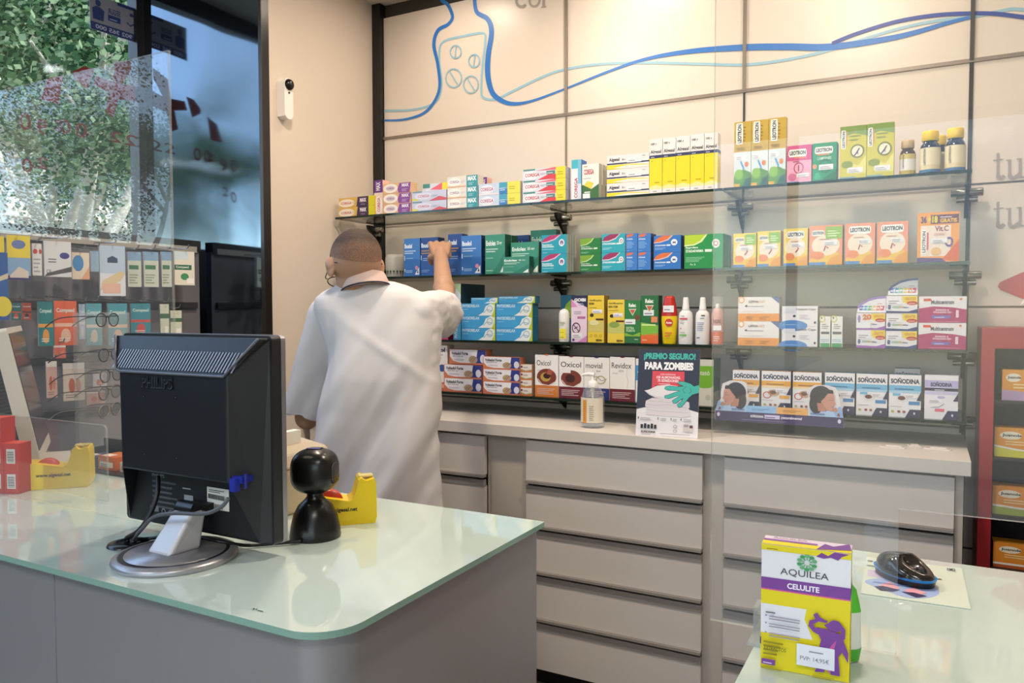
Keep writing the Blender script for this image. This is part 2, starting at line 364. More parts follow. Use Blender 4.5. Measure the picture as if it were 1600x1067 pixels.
def tree(base, h, seed, nl, lab, spread=1.9, limbs=None):
    rr = random.Random(seed); t = empty('plane_tree', base, lab, 'tree', 'street trees outside the window'); b = MB()
    L = []; tips = []
    fork = Vector((0, 0, h*.30)); b.tube([(0, 0, 0), (.02, .03, h*.15), fork], [.15, .12, .11], bark, 10)
    for k in range(5):
        a = k*2*pi/5+rr.uniform(-.4, .4); e = Vector((cos(a)*spread*.55, sin(a)*spread*.55, h*rr.uniform(.6, .8)))
        mid = fork.lerp(e, .5)+Vector((rr.uniform(-.2, .2), rr.uniform(-.2, .2), -.15)); b.tube(smooth_path([fork, mid, e], 5), [.085-.006*i for i in range(11)], bark, 8)
        for q in range(4):
            e2 = e+Vector((rr.uniform(-1, 1), rr.uniform(-1, 1), rr.uniform(-.3, 1.2)))*.9; b.tube([mid.lerp(e, .4+.15*q), e2], [.04, .012], bark, 6); tips.append(e2)
        tips.append(e)
    b.build('trunk', t); b = MB(); cen = [tips[rr.randrange(len(tips))]+Vector((rr.gauss(0, .5), rr.gauss(0, .5), rr.gauss(.05, .55))) for _ in range(70)]
    for i in range(nl):
        c = cen[rr.randrange(70)]; p = c+Vector((rr.gauss(0, .3), rr.gauss(0, .3), rr.gauss(0, .22))); s_ = rr.uniform(.018, .04)
        n = Vector((rr.uniform(-1, 1), rr.uniform(-1, 1), rr.uniform(.2, 1))).normalized(); u_ = n.orthogonal().normalized()*s_; v_ = n.cross(u_)
        b.add([p-u_, p-v_*.8-u_*.1, p+u_, p+v_*.8+u_*.1], [(0, 1, 2, 3)], (leaf_a, leaf_b, leaf_c)[rr.randrange(3)])
    b.build('foliage', t); return t
def tcopy(src, loc, rz, k, lab):
    r = dup(src, loc, rz, lab); r.scale = (k, k, k)
tA = tree((-7.2, 4.45, -.2), 5.4, 3, 30000, 'leafy plane tree close to the left edge of the window')
tB = tree((-9.8, 5.7, -.2), 6.4, 5, 30000, 'leafy plane tree with a forked pale trunk in mid window')
tcopy(tA, (-13.0, 9.4, -.2), 1.3, 1.1, 'distant leafy tree in front of the apartment block')
tcopy(tB, (-15, -8.5, -.2), .7, 1.0, 'leafy tree reflected in the black pier')
b = MB()
for x in (0,): b.box(-7.0, 1.2, -.15, -6.6, 9, .9, noisy(M('#355a2c', .9), 8, .5, 1, 30))
t_ = b.build('hedge'); tag(t_, 'low clipped green hedge along the street outside', 'hedge')

# ------------------------------------------------------------------ drawing and lettering on the wall panels
def WP(x, y): return PY(x, y, 2.9285)
def wstroke(b, pts, wd, m, off=0):
    Q = smooth_path([WP(*p) for p in pts], 7); n = len(Q); k = len(pts); ws = []
    W_ = wd if isinstance(wd, list) else [wd]*k
    for i in range(n):
        t = i/(n-1)*(k-1); j = min(int(t), k-2); ws.append((W_[j]*(1-(t-j))+W_[j+1]*(t-j))*.0026)
    A = []; B = []
    for i in range(n):
        t = Q[min(i+1, n-1)]-Q[max(0, i-1)]; t.y = 0; t.normalize(); m_ = Vector((-t.z, 0, t.x))*ws[i]/2
        a = Q[i]+m_; c = Q[i]-m_; a.y = c.y = 2.9285-off; A.append(a); B.append(c)
    b.add(A+B, [(i, i+1, n+i+1, n+i) for i in range(n-1)], m)
blue = M('#2f74c4', .4); lblue = M('#93bcd0', .4); nav = M('#31489b', .4)
b = MB()
wstroke(b, [(600, 173), (640, 172), (668, 166), (684, 155), (690, 130), (686, 90), (692, 66), (726, 56), (755, 52), (758, 66), (754, 100), (752, 140), (756, 153), (775, 155), (800, 143), (850, 119), (885, 108), (940, 100), (1010, 98), (1100, 100), (1165, 101), (1230, 93), (1290, 80), (1340, 64), (1400, 46), (1460, 33), (1516, 27), (1560, 18), (1585, 14), (1620, 18)], 4, lblue)
wstroke(b, [(600, 188), (630, 187), (660, 178), (678, 160), (687, 135), (684, 100), (678, 70), (684, 48), (700, 38), (707, 26), (700, 8), (690, 0), (688, -12)], [3, 4, 5, 6, 6, 6, 7, 7, 6, 6, 6, 6, 6], blue, .0006)
wstroke(b, [(742, -12), (742, 5), (746, 20), (762, 30), (768, 50), (763, 85), (762, 115), (768, 142), (780, 155), (800, 162), (830, 158), (885, 138), (950, 112), (1010, 92), (1080, 80), (1165, 74), (1230, 73), (1300, 73), (1400, 58), (1480, 36), (1516, 27)], [6, 7, 7, 8, 9, 10, 10, 9, 8, 6, 4, 3, 4, 5, 7, 9, 9, 9, 7, 5, 4], blue, .0006)
wstroke(b, [(1300, 68), (1340, 52), (1400, 34), (1460, 24), (1516, 21), (1560, 22), (1620, 30)], 5, nav, .0009)
for cx_, cy_, r_ in ((712, 81, 9), (741, 95, 9), (709, 122, 13), (736, 132, 12)):
    wstroke(b, [(cx_+r_*cos(a*pi/6)*.95, cy_+r_*sin(a*pi/6)*1.1) for a in range(13)], 2.4, lblue, .001)
    wstroke(b, [(cx_-r_*.45, cy_-r_*.75), (cx_+r_*.45, cy_+r_*.75)] if r_ > 10 else [(cx_+r_*.1, cy_-r_), (cx_-r_*.1, cy_+r_)], 2.4, lblue, .001)
o1 = b.build('wall_drawing'); tag(o1, 'blue line drawing of a medicine bottle running into a wave across the upper panels', 'wall drawing')
gy = M('#a59a96', .5)
def serif_word(b, letters, x, y, h, m):
    """big serif lettering drawn as outlines, x/y pixels of the baseline start"""
    for ch in letters:
        o = WP(x, y); U = WP(x+h, y-h*.10)-o; V = WP(x, y-h)-o; U.y = V.y = 0; f = Face(b, o, U, V, .0004)
        if ch == 't': f.draw([('r', .16, .12, .30, 1.25, m), ('r', 0, .88, .5, .95, m), ('s', smooth_path([(.22, .2, 0), (.26, .05, 0), (.40, 0.02, 0), (.52, .12, 0)], 5) and [(q.x, q.y) for q in smooth_path([(.22, .2, 0), (.27, .05, 0), (.40, .02, 0), (.54, .13, 0)], 5)], .012, m)]); x += h*.62
        if ch == 'u': f.draw([('r', .1, .2, .25, .95, m), ('r', 0, .89, .25, .95, m), ('r', .62, 0, .77, .95, m), ('r', .52, .89, .77, .95, m), ('r', .62, 0, .9, .06, m), ('s', [(q.x, q.y) for q in smooth_path([(.17, .25, 0), (.22, .08, 0), (.38, .03, 0), (.68, .18, 0)], 5)], .012, m)]); x += h*.95
        if ch in 'con':
            if ch == 'n': f.draw([('r', .1, 0, .25, .95, m), ('r', 0, 0, .36, .06, m)])
            elif ch == 'o': f.draw([('o', .42, .48, .42, .5, .3, m)])
            else: f.draw([('s', [(.42+.38*cos(radians(a)), .48+.46*sin(radians(a))) for a in range(50, 330, 14)], .012, m)])
            x += h*.9
for yy_, lab in ((280, 'upper line of large grey serif lettering at the right'), (356, 'lower line of large grey serif lettering above the red sign')):
    b = MB(); serif_word(b, 'tu', 1552, yy_, 32, gy); o1 = b.build('wall_lettering'); tag(o1, lab, 'lettering')
b = MB(); serif_word(b, 'con', 806, 12, 22, gy); o1 = b.build('wall_lettering'); tag(o1, 'grey serif word cut by the picture top above the bottle drawing', 'lettering')
b = MB(); P = [WP(*q) for q in ((1559, 447), (1562, 441), (1596, 426), (1640, 412), (1640, 480), (1596, 466), (1563, 453))]
b.add(P, [tuple(range(len(P)))[::-1]], M('#b3202c', .3)); b.v = [Vector((p.x, 2.9275, p.z)) for p in b.v]
f = Face(b, Vector((P[2].x, 2.9275, P[4].z)), (.06, 0, 0), (0, 0, .05)); f.draw([('p', [(.0, .2), (.3, .9), (.36, .9), (.1, .2)], '#ffffff')])
o1 = b.build('wall_sign'); tag(o1, 'red rounded diamond sign at the right edge below the lettering', 'sign')
# door sensor / camera on the left wall
t = empty('security_camera', (-2.31, 2.44, 1.94), 'white capsule shaped security camera on the beige left wall', 'camera'); 
c0 = PX(440, 155, -2.31); t.location = c0
b = MB(); b.prism([(-.024+.0, -.075)]+[(.024*sin(radians(a)), -.06-.024*cos(radians(a))) for a in range(-80, 81, 16)]+[(.024, .055)]+[(.024*cos(radians(a)), .055+.024*sin(radians(a))) for a in range(0, 181, 18)], 0, .04, M('#efeae6', .3), 'x'); b.build('body', t, bevel=.006)
b = MB(); b.ell((.042, 0, .052), (.017, .022, .022), M('#0a0a0c', .12)); b.ell((.053, -.004, .052), (.006, .01, .01), M('#2a3038', .05)); b.build('lens', t)
b = MB(); b.lathe([(.004, 0), (.004, .003)], M('#101010', .3), 12, (.04, 0, .02), R=Matrix.Rotation(pi/2, 3, 'Y')); b.build('sensor_dot', t)
# ------------------------------------------------------------------ glass shelves and brackets
glass = pane((.86, .90, .88), 1.5); shaded = pane((.44, .47, .46), 1.5); gedge = M('#16261f', .12)  # lower rows' glass tinted dark to imitate the shade below them
SH = [1.766, 1.502, 1.243, 1.033]; SF = 2.61; ST = .009
names = ['top', 'second', 'third', 'lowest']; parts3 = ['left', 'middle', 'right']
sx = [(-2.285, -1.332), (-1.328, -.617), (-.613, .098)]
for k, z in enumerate(SH):
    for j, (a, c) in enumerate(sx):
        b = MB(); P = [(a, SF, z-ST), (c, SF, z-ST), (c, D-.012, z-ST), (a, D-.012, z-ST), (a, SF, z), (c, SF, z), (c, D-.012, z), (a, D-.012, z)]
        b.add(P, [(4, 5, 6, 7), (3, 2, 1, 0)], glass if k == 0 else shaded); b.add(P, [(0, 1, 5, 4), (1, 2, 6, 5), (2, 3, 7, 6), (3, 0, 4, 7)], gedge)
        o = b.build('glass_shelf'); tag(o, '%s glass shelf, %s section of the %s row' % ('clear green edged' if k == 0 else 'dark smoked', parts3[j], names[k]), 'shelf', 'glass shelves on the back wall')
chrome = M('#8d8880', .25, .9); dk = M('#1d1b1a', .35, .3)
proto = None
for k, z in enumerate(SH):
    for j, x in enumerate((-2.284, -1.33, -.615, .095)):
        lab = 'metal shelf clamp under the %s glass shelf at the %s upright' % (names[k], ['far left', 'second', 'third', 'right-hand'][j])
        if not proto:
            proto = empty('shelf_bracket', (x, 2.93, z-ST), lab, 'bracket', 'shelf brackets on the uprights')
            b = MB(); R90 = Matrix.Rotation(pi/2, 3, 'Y'); b.lathe([(.011, -.045), (.013, -.043), (.013, .043), (.011, .045)], chrome, 16, (0, -.05, -.022), R=R90)
            b.lathe([(.009, -.03), (.009, .03)], chrome, 12, (0, -.05, -.045), R=R90); b.build('clamp_roller', proto)
            b = MB(); b.prism([(-.006, -.004), (-.006, -.10), (-.03, -.075), (-.10, -.02), (-.105, -.004)], -.006, .006, dk, 'x'); b.build('gusset', proto, bevel=.002)
        else:
            r_ = dup(proto, (x, 2.93, z-ST), None, lab)
            if k == 3: r_.scale = (1, 1, .68)

# ------------------------------------------------------------------ back worktop and drawer units
white = noisy(M('#d8d0c8', .4), 3, .02); carc = noisy(M('#c6bcb2', .45), 3, .02); alu = M('#9f9994', .35, .2); dark = M('#0e0d0d', .6)
WF = 2.42
b = MB(); b.box(-2.29, WF-.015, .912, .103, D-.002, .95, white); o = b.build('worktop', bevel=.003); tag(o, 'long white laminate worktop running under the glass shelves', 'worktop')
def drawer_unit(x0, x1, lx, rx, label, zs):
    """carcass from x0 to x1; drawer fronts between lx and rx; zs = tops of fronts"""
    t = empty('drawer_unit', ((x0+x1)/2, WF+.02, 0), label, 'drawer unit', 'white drawer units under the worktop'); ox = t.location.x; oy = t.location.y
    b = MB(); b.box(x0-ox, .01, .08, x0-ox+.018, .45, .912, carc); b.box(x1-ox-.018, .01, .08, x1-ox, .45, .912, carc)
    b.box(x0-ox+.018, .43, .08, x1-ox-.018, .448, .912, carc); b.box(x0-ox+.018, .012, .08, x1-ox-.018, .43, .098, carc); b.box(x0-ox+.018, .012, .893, x1-ox-.018, .43, .911, carc)
    if lx > x0+.02: b.box(x0-ox, 0.004, .08, lx-ox-.002, .012, .911, carc)
    if rx < x1-.02: b.box(rx-ox+.002, .004, .08, x1-ox, .012, .911, carc)
    b.build('carcass', t)
    b = MB(); b.box(x0-ox+.005, .06, 0, x1-ox-.005, .07, .08, M('#151413', .5)); b.build('plinth', t)
    for i in range(len(zs)-1):
        zt, zb = zs[i], zs[i+1]; g = .03
        b = MB(); b.box(lx-ox, -.016, zb+.012, rx-ox, .004, zt-(g if i else 0), white); d = b.build('drawer', t, bevel=.0015)
        if i < len(zs)-2:
            b = MB(); hz_ = zb+.012      # lip under this front, recess, lip on top of the next
            b.box(lx-ox, -.026, hz_-.010, rx-ox, .0, hz_-.001, alu); b.box(lx-ox+.006, .0035, hz_-.03, rx-ox-.006, .0045, hz_-.010, dark)
            b.box(lx-ox, -.018, hz_-.044, rx-ox, -.002, hz_-.019, alu); b.build('handle', d)
drawer_unit(-2.29, -1.408, -2.27, -1.427, 'white drawer unit on the left, mostly behind the standing man', [.901, .747, .589, .4265, .258, .073])
drawer_unit(-1.408, -.612, -1.255, -.627, 'white drawer unit in the middle with five stacked drawers', [.901, .747, .589, .4265, .258, .073])
drawer_unit(-.612, .088, -.558, .066, 'white drawer unit at the right end behind the yellow box', [.901, .747, .589, .4265, .258, .073])

# ------------------------------------------------------------------ left counter
CT = .94
gtop = M('#c4d4cd', .04, spec=.6, ior=1.55, coat=.4); gtope = M('#8fb5a6', .08, coat=.5)
steel = noisy(M('#b6b5b6', .3, .5), 3, .05, 0, 0)
lc = empty('service_counter', (-1.9, 1.05, 0), 'left grey panelled service counter with pale green glass top', 'counter'); ox, oy = -1.9, 1.05
cr = (-.67, .742); 
b = MB(); b.prism([(p[0]-ox, p[1]-oy) for p in rrect(-2.50, .742, -.668, 1.372, .07, 10, (1, 0, 0, 0))], CT-.010, CT, gtope, 'z', cap=gtop); b.build('glass_top', lc, bevel=.002)
b = MB(); out = rrect(-2.49, .757, -.682, 1.362, .06, 12, (1, 0, 0, 0)); inn = rrect(-2.91, .777, -.702, 1.342, .045, 12, (1, 0, 0, 0))
zb = .44
def Zs(p): return zb
out = [(x-ox, y-oy) for x, y in out]
b.prism(out, .46, CT-.0105, steel, 'z', smooth=False); pb = b.build('panel_body', lc)
for p in pb.data.polygons:
    if abs(p.normal.z) < .5 and p.area < .012: p.use_smooth = True
for jx in (-2.1, -1.278): b = MB(); b.box(jx-ox, .7555-oy, .46, jx+.0015-ox, .758-oy, CT-.012, M('#8e8e92', .4)); b.build('panel_joint', lc)
b = MB(); b.box(-2.42-ox, .86-oy, 0, -.75-ox, 1.33-oy, .46, M('#c9c9d2', .4)); b.build('base', lc, bevel=.004)
b = MB(); b.add([(0, 0, 0), (.028, 0, 0), (.028, .008, 0), (0, .008, 0)], [(0, 1, 2, 3)], M('#bfd6cd', .1)); f = Face(b, (0, 0, 0), (.03, 0, 0), (0, .009, 0), .0002); f.draw([('p', [(0, .1), (.12, .7), (.24, .2), (.3, .8), (.4, .1), (.3, .3), (.2, 0), (.1, .4)], '#3c4a46'), ('l', .45, .1, .95, .7, 1, '#3c4a46')])
b.v = b.v; q = PZ(390, 952, CT); o = b.build('maker_mark', lc, (q.x-ox, q.y-oy, CT+.0004)); 
# cable grommet
q = PZ(201, 851, CT); b = MB(); b.lathe([(.036, 0), (.034, .004), (.022, .006), (.02, .0045), (0, .0045)], M('#17171b', .25), 36); o = b.build('cable_grommet', None, (q.x, q.y, CT+.0003)); tag(o, 'round black cable grommet let into the left glass top', 'cable grommet')
GR = q

# ------------------------------------------------------------------ right counter
rc = empty('service_counter', (.6, .7, 0), 'right service counter with pale green glass top carrying the mouse', 'counter'); ox, oy = .6, .7
b = MB(); b.prism([(p[0]-ox, p[1]-oy) for p in rrect(-.187, .35, 1.7, 1.465, .05, 8, (0, 0, 1, 1))], CT-.010, CT, gtope, 'z', cap=gtop); b.build('glass_top', rc, bevel=.002)
b = MB(); b.prism([(p[0]-ox, p[1]-oy) for p in rrect(-.17, .37, 1.68, 1.44, .05, 8, (0, 0, 1, 1))], .46, CT-.0105, steel); b.box(-.1-ox, .5-oy, 0, 1.6-ox, 1.35-oy, .46, M('#c9c9d2', .4)); b.build('panel_body', rc)
# clear screens
ac = pane((.985, .99, .99), 1.38, 0, .025); ace = pane((.82, .87, .87), 1.9, .15, .16)  # faint white haze in the sheet stands for a veil of reflection
def screen(name, label, poly, y, th=.006, rz=0, edge=ace, cat='screen'):
    """vertical clear sheet: poly in (x,z)"""
    b = MB(); n = len(poly); P = [(p[0], y, p[1]) for p in poly]+[(p[0], y+th, p[1]) for p in poly]
    b.add(P, [tuple(range(n)), tuple(range(n, 2*n))[::-1]], ac); b.add(P, [(i, (i+1) % n, n+(i+1) % n, n+i) for i in range(n)], edge)
    o = b.build(name); return tag(o, label, cat)
ys = 1.03
xl = PY(1112, 600, ys).x; xr = PY(1403, 880, ys).x; zb_ = PY(1500, 806, ys).z
t = screen('protective_screen', 'tall clear acrylic screen on the right counter', [(xl, CT+.003), (xr, CT+.003), (xr, zb_), (.95, zb_), (.95, 2.05), (xl, 2.05)], ys)
b = MB(); b.box(-.03, -.05, 0, .035, .05, .004, ace); b.box(-.03, -.012, .004, -.024, .02, .035, ace); b.build('foot', t, (PZ(1175, 1020, CT).x+.02, ys, CT+.0005))
q = PY(262, 78, .985); zt = q.z
t = screen('protective_screen', 'tall clear acrylic screen at the left end of the left counter', [(-2.49, CT+.003), (q.x, CT+.003), (q.x, zt), (-2.49, zt)], .985)
# ------------------------------------------------------------------ monitor seen from behind
mx, my = -1.161, .945
mon = empty('computer_monitor', (mx, my, CT), 'black computer monitor seen from behind on a round silver foot', 'monitor')
blk = noisy(M('#17181c', .42), 20, .05, .08, 900); blk2 = M('#0e0f12', .5); silver = M('#a9a9ae', .34, .6); sil2 = M('#c4c4c8', .35, .2)
zc = lambda z: z-CT
b = MB(); b.prism(rrect(-.1935, zc(.963), .1935, zc(1.318), .008, 4), 0, .02, blk, 'y'); b.build('rear_case', mon, bevel=.002)
b = MB(); b.prism(rrect(-.1945, zc(.962), .1945, zc(1.319), .009, 4), .020, .030, M('#9c9ca2', .3, .7), 'y'); b.build('silver_bezel', mon, bevel=.0015)
b = MB(); b.box(-.176, .0302, zc(.99), .176, .0312, zc(1.30), M('#0a0c10', .12)); b.build('screen_panel', mon)
b = MB(); x1, x0 = .1375, .188; zt, zt2, zm, zl = zc(1.25), zc(1.314), zc(1.073), zc(.968); yb, yv, yr = -.047, -.02, -.012
V = [(-x1, yb, zm), (x1, yb, zm), (x1, yb, zt), (-x1, yb, zt),            # 0-3 back face
     (-x0, yv, zt2), (x0, yv, zt2),                                         # 4,5 top of vent slope
     (-x0, 0, zl), (x0, 0, zl), (x0, 0, zt2), (-x0, 0, zt2),              # 6-9 base rectangle
     (-x1, yr, zm-.004), (x1, yr, zm-.004), (x1+.03, yr, zl), (-x1-.03, yr, zl)]   # 10-13 recess face
b.add(V, [(0, 1, 2, 3), (1, 12, 7, 8, 5, 2), (0, 3, 4, 9, 6, 13), (0, 10, 11, 1), (5, 8, 9, 4), (1, 11, 12), (0, 13, 10)], blk)
b.add(V, [(3, 2, 5, 4)], blk); b.add(V, [(10, 13, 12, 11), (6, 7, 12, 13)], blk2); b.build('rear_hump', mon, bevel=.003)
# vent slope detail
b = MB(); O = Vector(V[3]); U = Vector(V[2])-O; W = (Vector(V[4])+Vector(V[5]))/2-(Vector(V[2])+Vector(V[3]))/2; n = U.cross(W).normalized()
def vp(a, c, k=.0012): return O+Vector((a, 0, 0))+W*c+n*k      # a metres along x from left of back face
wid = 2*x1
b.add([vp(-.012, .10), vp(wid+.010, .10), vp(wid+.038, .62), vp(-.034, .62)], [(0, 1, 2, 3)], M('#0c0c0e', .6))
for i in range(44):
    a = -.024+i*.0075; c_ = M('#8b8b90', .35, .3)
    if a+.012 > wid+.022: continue
    b.add([vp(a, .10, .002), vp(a+.0036, .10, .002), vp(a+.0155, .62, .002), vp(a+.012, .62, .002)], [(0, 1, 2, 3)], c_)
b.build('vent_grille', mon)
b = MB(); q = [vp(-.046, 1.0, .003), vp(-.028, .5, .003), vp(-.010, .06, .003), vp(.004, 0.0, .003), vp(wid-.004, 0, .003), vp(wid+.049, .98, .003)]
b.tube(q, .0024, M('#6d6e75', .3, .3), 8); b.build('trim_line', mon)
b = MB(); f = Face(b, (-x1, yb, zm), (2*x1, 0, 0), (0, 0, zt-zm), .0006)
f.k = .003; f.draw([('t', 'PHILIPS', .228, .855, .528, .965, '#4a4d55', .03), ('t', 'PHILIPS', .225, .862, .525, .972, '#060607', .03)]); f.k = .001  # pale copy under the dark letters paints the light on their embossed edges
for u, v in ((.235, .765), (.545, .78), (.235, .18), (.545, .185)): f.draw([('c', u, v, .011, .019, '#030303'), ('c', u+.004, v-.004, .004, .006, '#77797e')])
f.draw([('r', 0.03, .845, 1, .848, '#0c0d0f')])
b.build('relief_marks', mon)
b = MB(); f = Face(b, V[13], Vector(V[12])-Vector(V[13]), (0, 0, zm-zl-.004), .0004); g_ = '#8b8f96'
f.draw([('l', .2, .30, .42, .85, 6, '#4c4f55'), ('t', 'PHILIPS', .2, .86, .3, .92, g_), ('o', .29, .24, .016, .06, .3, g_), ('t', 'CE', .33, .19, .38, .29, g_), ('r', .18, .22, .25, .32, '#6b6e74'), ('r', .46, .5, .53, .62, g_), ('l', .45, .72, .54, .78, 1, g_), ('o', .48, .22, .016, .06, .3, g_), ('r', .52, .18, .60, .3, '#6b6e74')]); b.build('rating_print', mon)
q = PY(340, 780, .93); b = MB(); st = q-Vector((mx, my, CT)); b.box(st.x-.028, yr-.0016, st.z-.019, st.x+.026, yr-.0004, st.z+.019, '#d9d6cf')
f = Face(b, (st.x-.028, yr-.0016, st.z-.019), (.054, 0, 0), (0, 0, .038)); f.draw([('l', .08, .78, .9, .94, 2, '#444444')]+[('r', .06+i*.028, .48, .06+i*.028+(.016 if i % 3 else .02), .7, '#222222') for i in range(30)]+[('r', .06+i*.028, .1, .06+i*.028+(.012 if i % 4 else .02), .32, '#222222') for i in range(30)]); b.build('barcode_sticker', mon)
q = PY(368, 752, .90); st = q-Vector((mx, my, CT)); b = MB(); b.cbox((st.x, -.03, st.z+.002), (.024, .024, .011), M('#1d2a94', .4)); b.cbox((st.x-.003, -.044, st.z-.006), (.012, .012, .022), M('#20309e', .4))
b.lathe([(.003, -.012), (.003, .012)], M('#1a2480', .4), 10, (st.x+.014, -.036, st.z+.0)); b.build('video_connector', mon, bevel=.002)
# stand
dq = PZ(275, 872, CT); bx, by = dq.x-mx, dq.y-my
b = MB(); b.lathe([(.099, 0), (.101, .004), (.099, .009), (.092, .012), (.086, .012), (.0855, .0095), (.081, .0095), (.0805, .0125), (0, .0135)], silver, 56, (bx, by, .0003)); 
b.lathe([(.0862, .0121), (.0806, .0122)], M('#1b1b20', .3), 56, (bx, by, .0003)); b.build('foot_disc', mon)
b = MB(); nx_ = .0; P0 = [(-.030, -.018), (.030, -.018), (.026, .034), (-.026, .034)]
lo = [(bx-.038, by-.030, .0125), (bx+.020, by-.030, .0125), (bx+.026, by+.030, .0125), (bx-.030, by+.03, .0125)]
hi = [(bx-.022, by+.012, .078), (bx+.026, by+.012, .078), (bx+.026, by+.044, .078), (bx-.022, by+.044, .078)]
b.add(lo+hi, [(0, 1, 5, 4), (1, 2, 6, 5), (2, 3, 7, 6), (3, 0, 4, 7), (4, 5, 6, 7), (3, 2, 1, 0)], sil2); b.build('stand_neck', mon, bevel=.006, seg=3)
b = MB(); b.lathe([(.013, -.020), (.013, .020)], M('#1a1a1e', .3), 18, (bx+.002, by+.026, .080), R=Matrix.Rotation(pi/2, 3, 'Y')); b.cbox((bx+.002, by+.05, .075), (.045, .03, .02), blk2); b.build('hinge', mon)
# cables
def cable(name, label, pts, r, m, n=8, parent=None):
    b = MB(); b.tube(smooth_path(pts, n), r, m, 10); o = b.build(name, parent); return tag(o, label, 'cable') if label else o
gx, gy_ = GR.x, GR.y
cable('cable', 'thick black cable dropping from the monitor back into the grommet', [PY(247, 745, .915), PY(246, 770, .90), PY(236, 800, .885), PY(218, 828, .875), (gx-.004, gy_, CT+.012), (gx-.004, gy_+.002, CT+.006)], .0042, M('#0d0d10', .4))
cable('cable', 'grey video cable arching from the blue plug over the foot', [PY(357, 778, .875), PY(348, 790, .87), PY(330, 800, .865), PY(308, 803, .862), PY(270, 802, .858), PY(240, 808, .858), PY(222, 826, .862), (gx+.012, gy_+.002, CT+.012), (gx+.008, gy_+.004, CT+.006)], .0034, M('#55565c', .4))
cable('cable', 'black cable lying on the glass from the scanner to the grommet', [PZ(470, 845, CT+.006), PZ(430, 849, CT+.005), PZ(385, 852, CT+.006), PZ(345, 846, CT+.019), PZ(300, 838, CT+.019), PZ(262, 838, CT+.016), PZ(235, 841, CT+.008), (gx+.016, gy_+.006, CT+.010), (gx+.006, gy_+.008, CT+.006)], .003, M('#0d0d10', .4))
# ------------------------------------------------------------------ scanner
q = PZ(493, 838, CT); sc = empty('barcode_scanner', (q.x, q.y, CT), 'black desktop barcode scanner with a rounded head on a domed foot', 'scanner', rz=radians(20))
pb_ = M('#0c0c0e', .28)
b = MB(); b.lathe([(.046, 0), (.047, .004), (.045, .02), (.040, .042), (.031, .060), (.020, .070), (.015, .076), (.0145, .084)], pb_, 40); b.build('foot', sc)
b = MB(); n_ = 40; rings = []
for j in range(25):
    t_ = j/24; z = -.043+.086*t_; rr_ = .0415*max(0, 1-abs((t_-.52)*2)**3.2)**.5+.0005; rings.append((rr_, z))
P = []
for i in range(n_):
    a = 2*pi*i/n_; k_ = 1/max(abs(cos(a))**3+abs(sin(a))**3, 1e-6)**(1/3)
    for r_, z in rings: P.append((r_*cos(a)*k_*.98, r_*sin(a)*k_*.95, z+.122))
m_ = len(rings); b.add(P, [(i*m_+j, ((i+1) % n_)*m_+j, ((i+1) % n_)*m_+j+1, i*m_+j+1) for i in range(n_) for j in range(m_-1)], pb_, True); b.build('head', sc)
b = MB(); b.prism(rrect(-.018, .103, .018, .142, .008), .0, .0012, M('#050506', .06), 'x'); b.X = None; o = b.build('scan_window', sc, (.0392, 0, 0))
b = MB(); b.add([(-.012, -.006, .1655), (.012, -.006, .1655), (.012, .006, .1655), (-.012, .006, .1655)], [(0, 1, 2, 3)], '#5d63a8'); b.build('badge', sc)
# ------------------------------------------------------------------ tape dispensers
yel = M('#f0cf12', .32)
def dispenser(loc, rz, label, L=.135):
    t = empty('tape_dispenser', loc, label, 'tape dispenser', 'yellow tape dispensers on the counter', rz)
    P = [(x_, z_*1.22) for x_, z_ in [(0.004, 0), (0, .012), (.002, .038), (.010, .046), (.03, .045), (.055, .041), (.080, .037), (.088, .040), (.093, .052), (.098, .068), (.104, .072), (.112, .066), (.122, .069), (.128, .070), (.131, .062), (.132, .010), (.128, 0)]]
    b = MB(); s_ = L/.135; b.prism([(x*s_, z*s_) for x, z in P], -.028*s_, .028*s_, yel, 'y'); b.build('body', t, bevel=.003, seg=3)
    b = MB(); b.lathe([(.010, -.011), (.027, -.011), (.0272, 0), (.027, .011), (.010, .011)], M('#c4402a', .35), 32, (.046*s_, 0, .037*s_), R=Matrix.Rotation(pi/2, 3, 'X')); b.build('tape_roll', t)
    b = MB(); b.box(.1*s_, -.012, .086*s_, .127*s_, .012, .0885*s_, M('#d8c87a', .3)); b.build('cutter', t)
    b = MB(); f = Face(b, (.0, -.0283*s_, 0), (.132*s_, 0, 0), (0, 0, .07*s_), .0002); f.draw([('t', 'www.algesal.net', .22, .34, .72, .48, '#2a2208', .03)]); b.build('lettering', t)
    return t
q = PZ(50, 762, CT); dispenser((q.x-.012, q.y-.012, CT+.0003), radians(47), 'yellow tape dispenser with a red roll beside the stacked red boxes', .15)
q = PZ(531, 820, CT); dispenser((q.x-.062, q.y-.03, CT+.0003), radians(45), 'yellow tape dispenser half hidden behind the black scanner', .14)
# beige receipt printer behind the monitor
q = PZ(486, 812, CT); b = MB(); t = empty('receipt_printer', (q.x-.15, q.y+.06, CT), 'beige receipt printer half hidden behind the black monitor', 'printer')
be = M('#bdb09c', .5); b.prism([(-.09, 0), (.09, 0), (.09, .10), (.075, .125), (-.02, .14), (-.09, .14)], -.07, .07, be, 'y'); b.build('body', t, bevel=.006)
b = MB(); b.box(-.0905, -.0705, .094, .0905, .0705, .096, M('#6f6554', .5)); b.build('seam', t)
b = MB(); b.box(.01, -.04, .13, .03, .04, .16, M('#e8e6e0', .6)); b.build('paper', t)
# white paper strip under the monitor
b = MB(); q = PZ(330, 833, CT); b.box(-.03, -.012, .0004, .03, .012, .001, '#dfe6f2'); o = b.build('paper_slip', None, (q.x+.02, q.y+.03, CT)); tag(o, 'white slip of paper under the black monitor', 'paper')

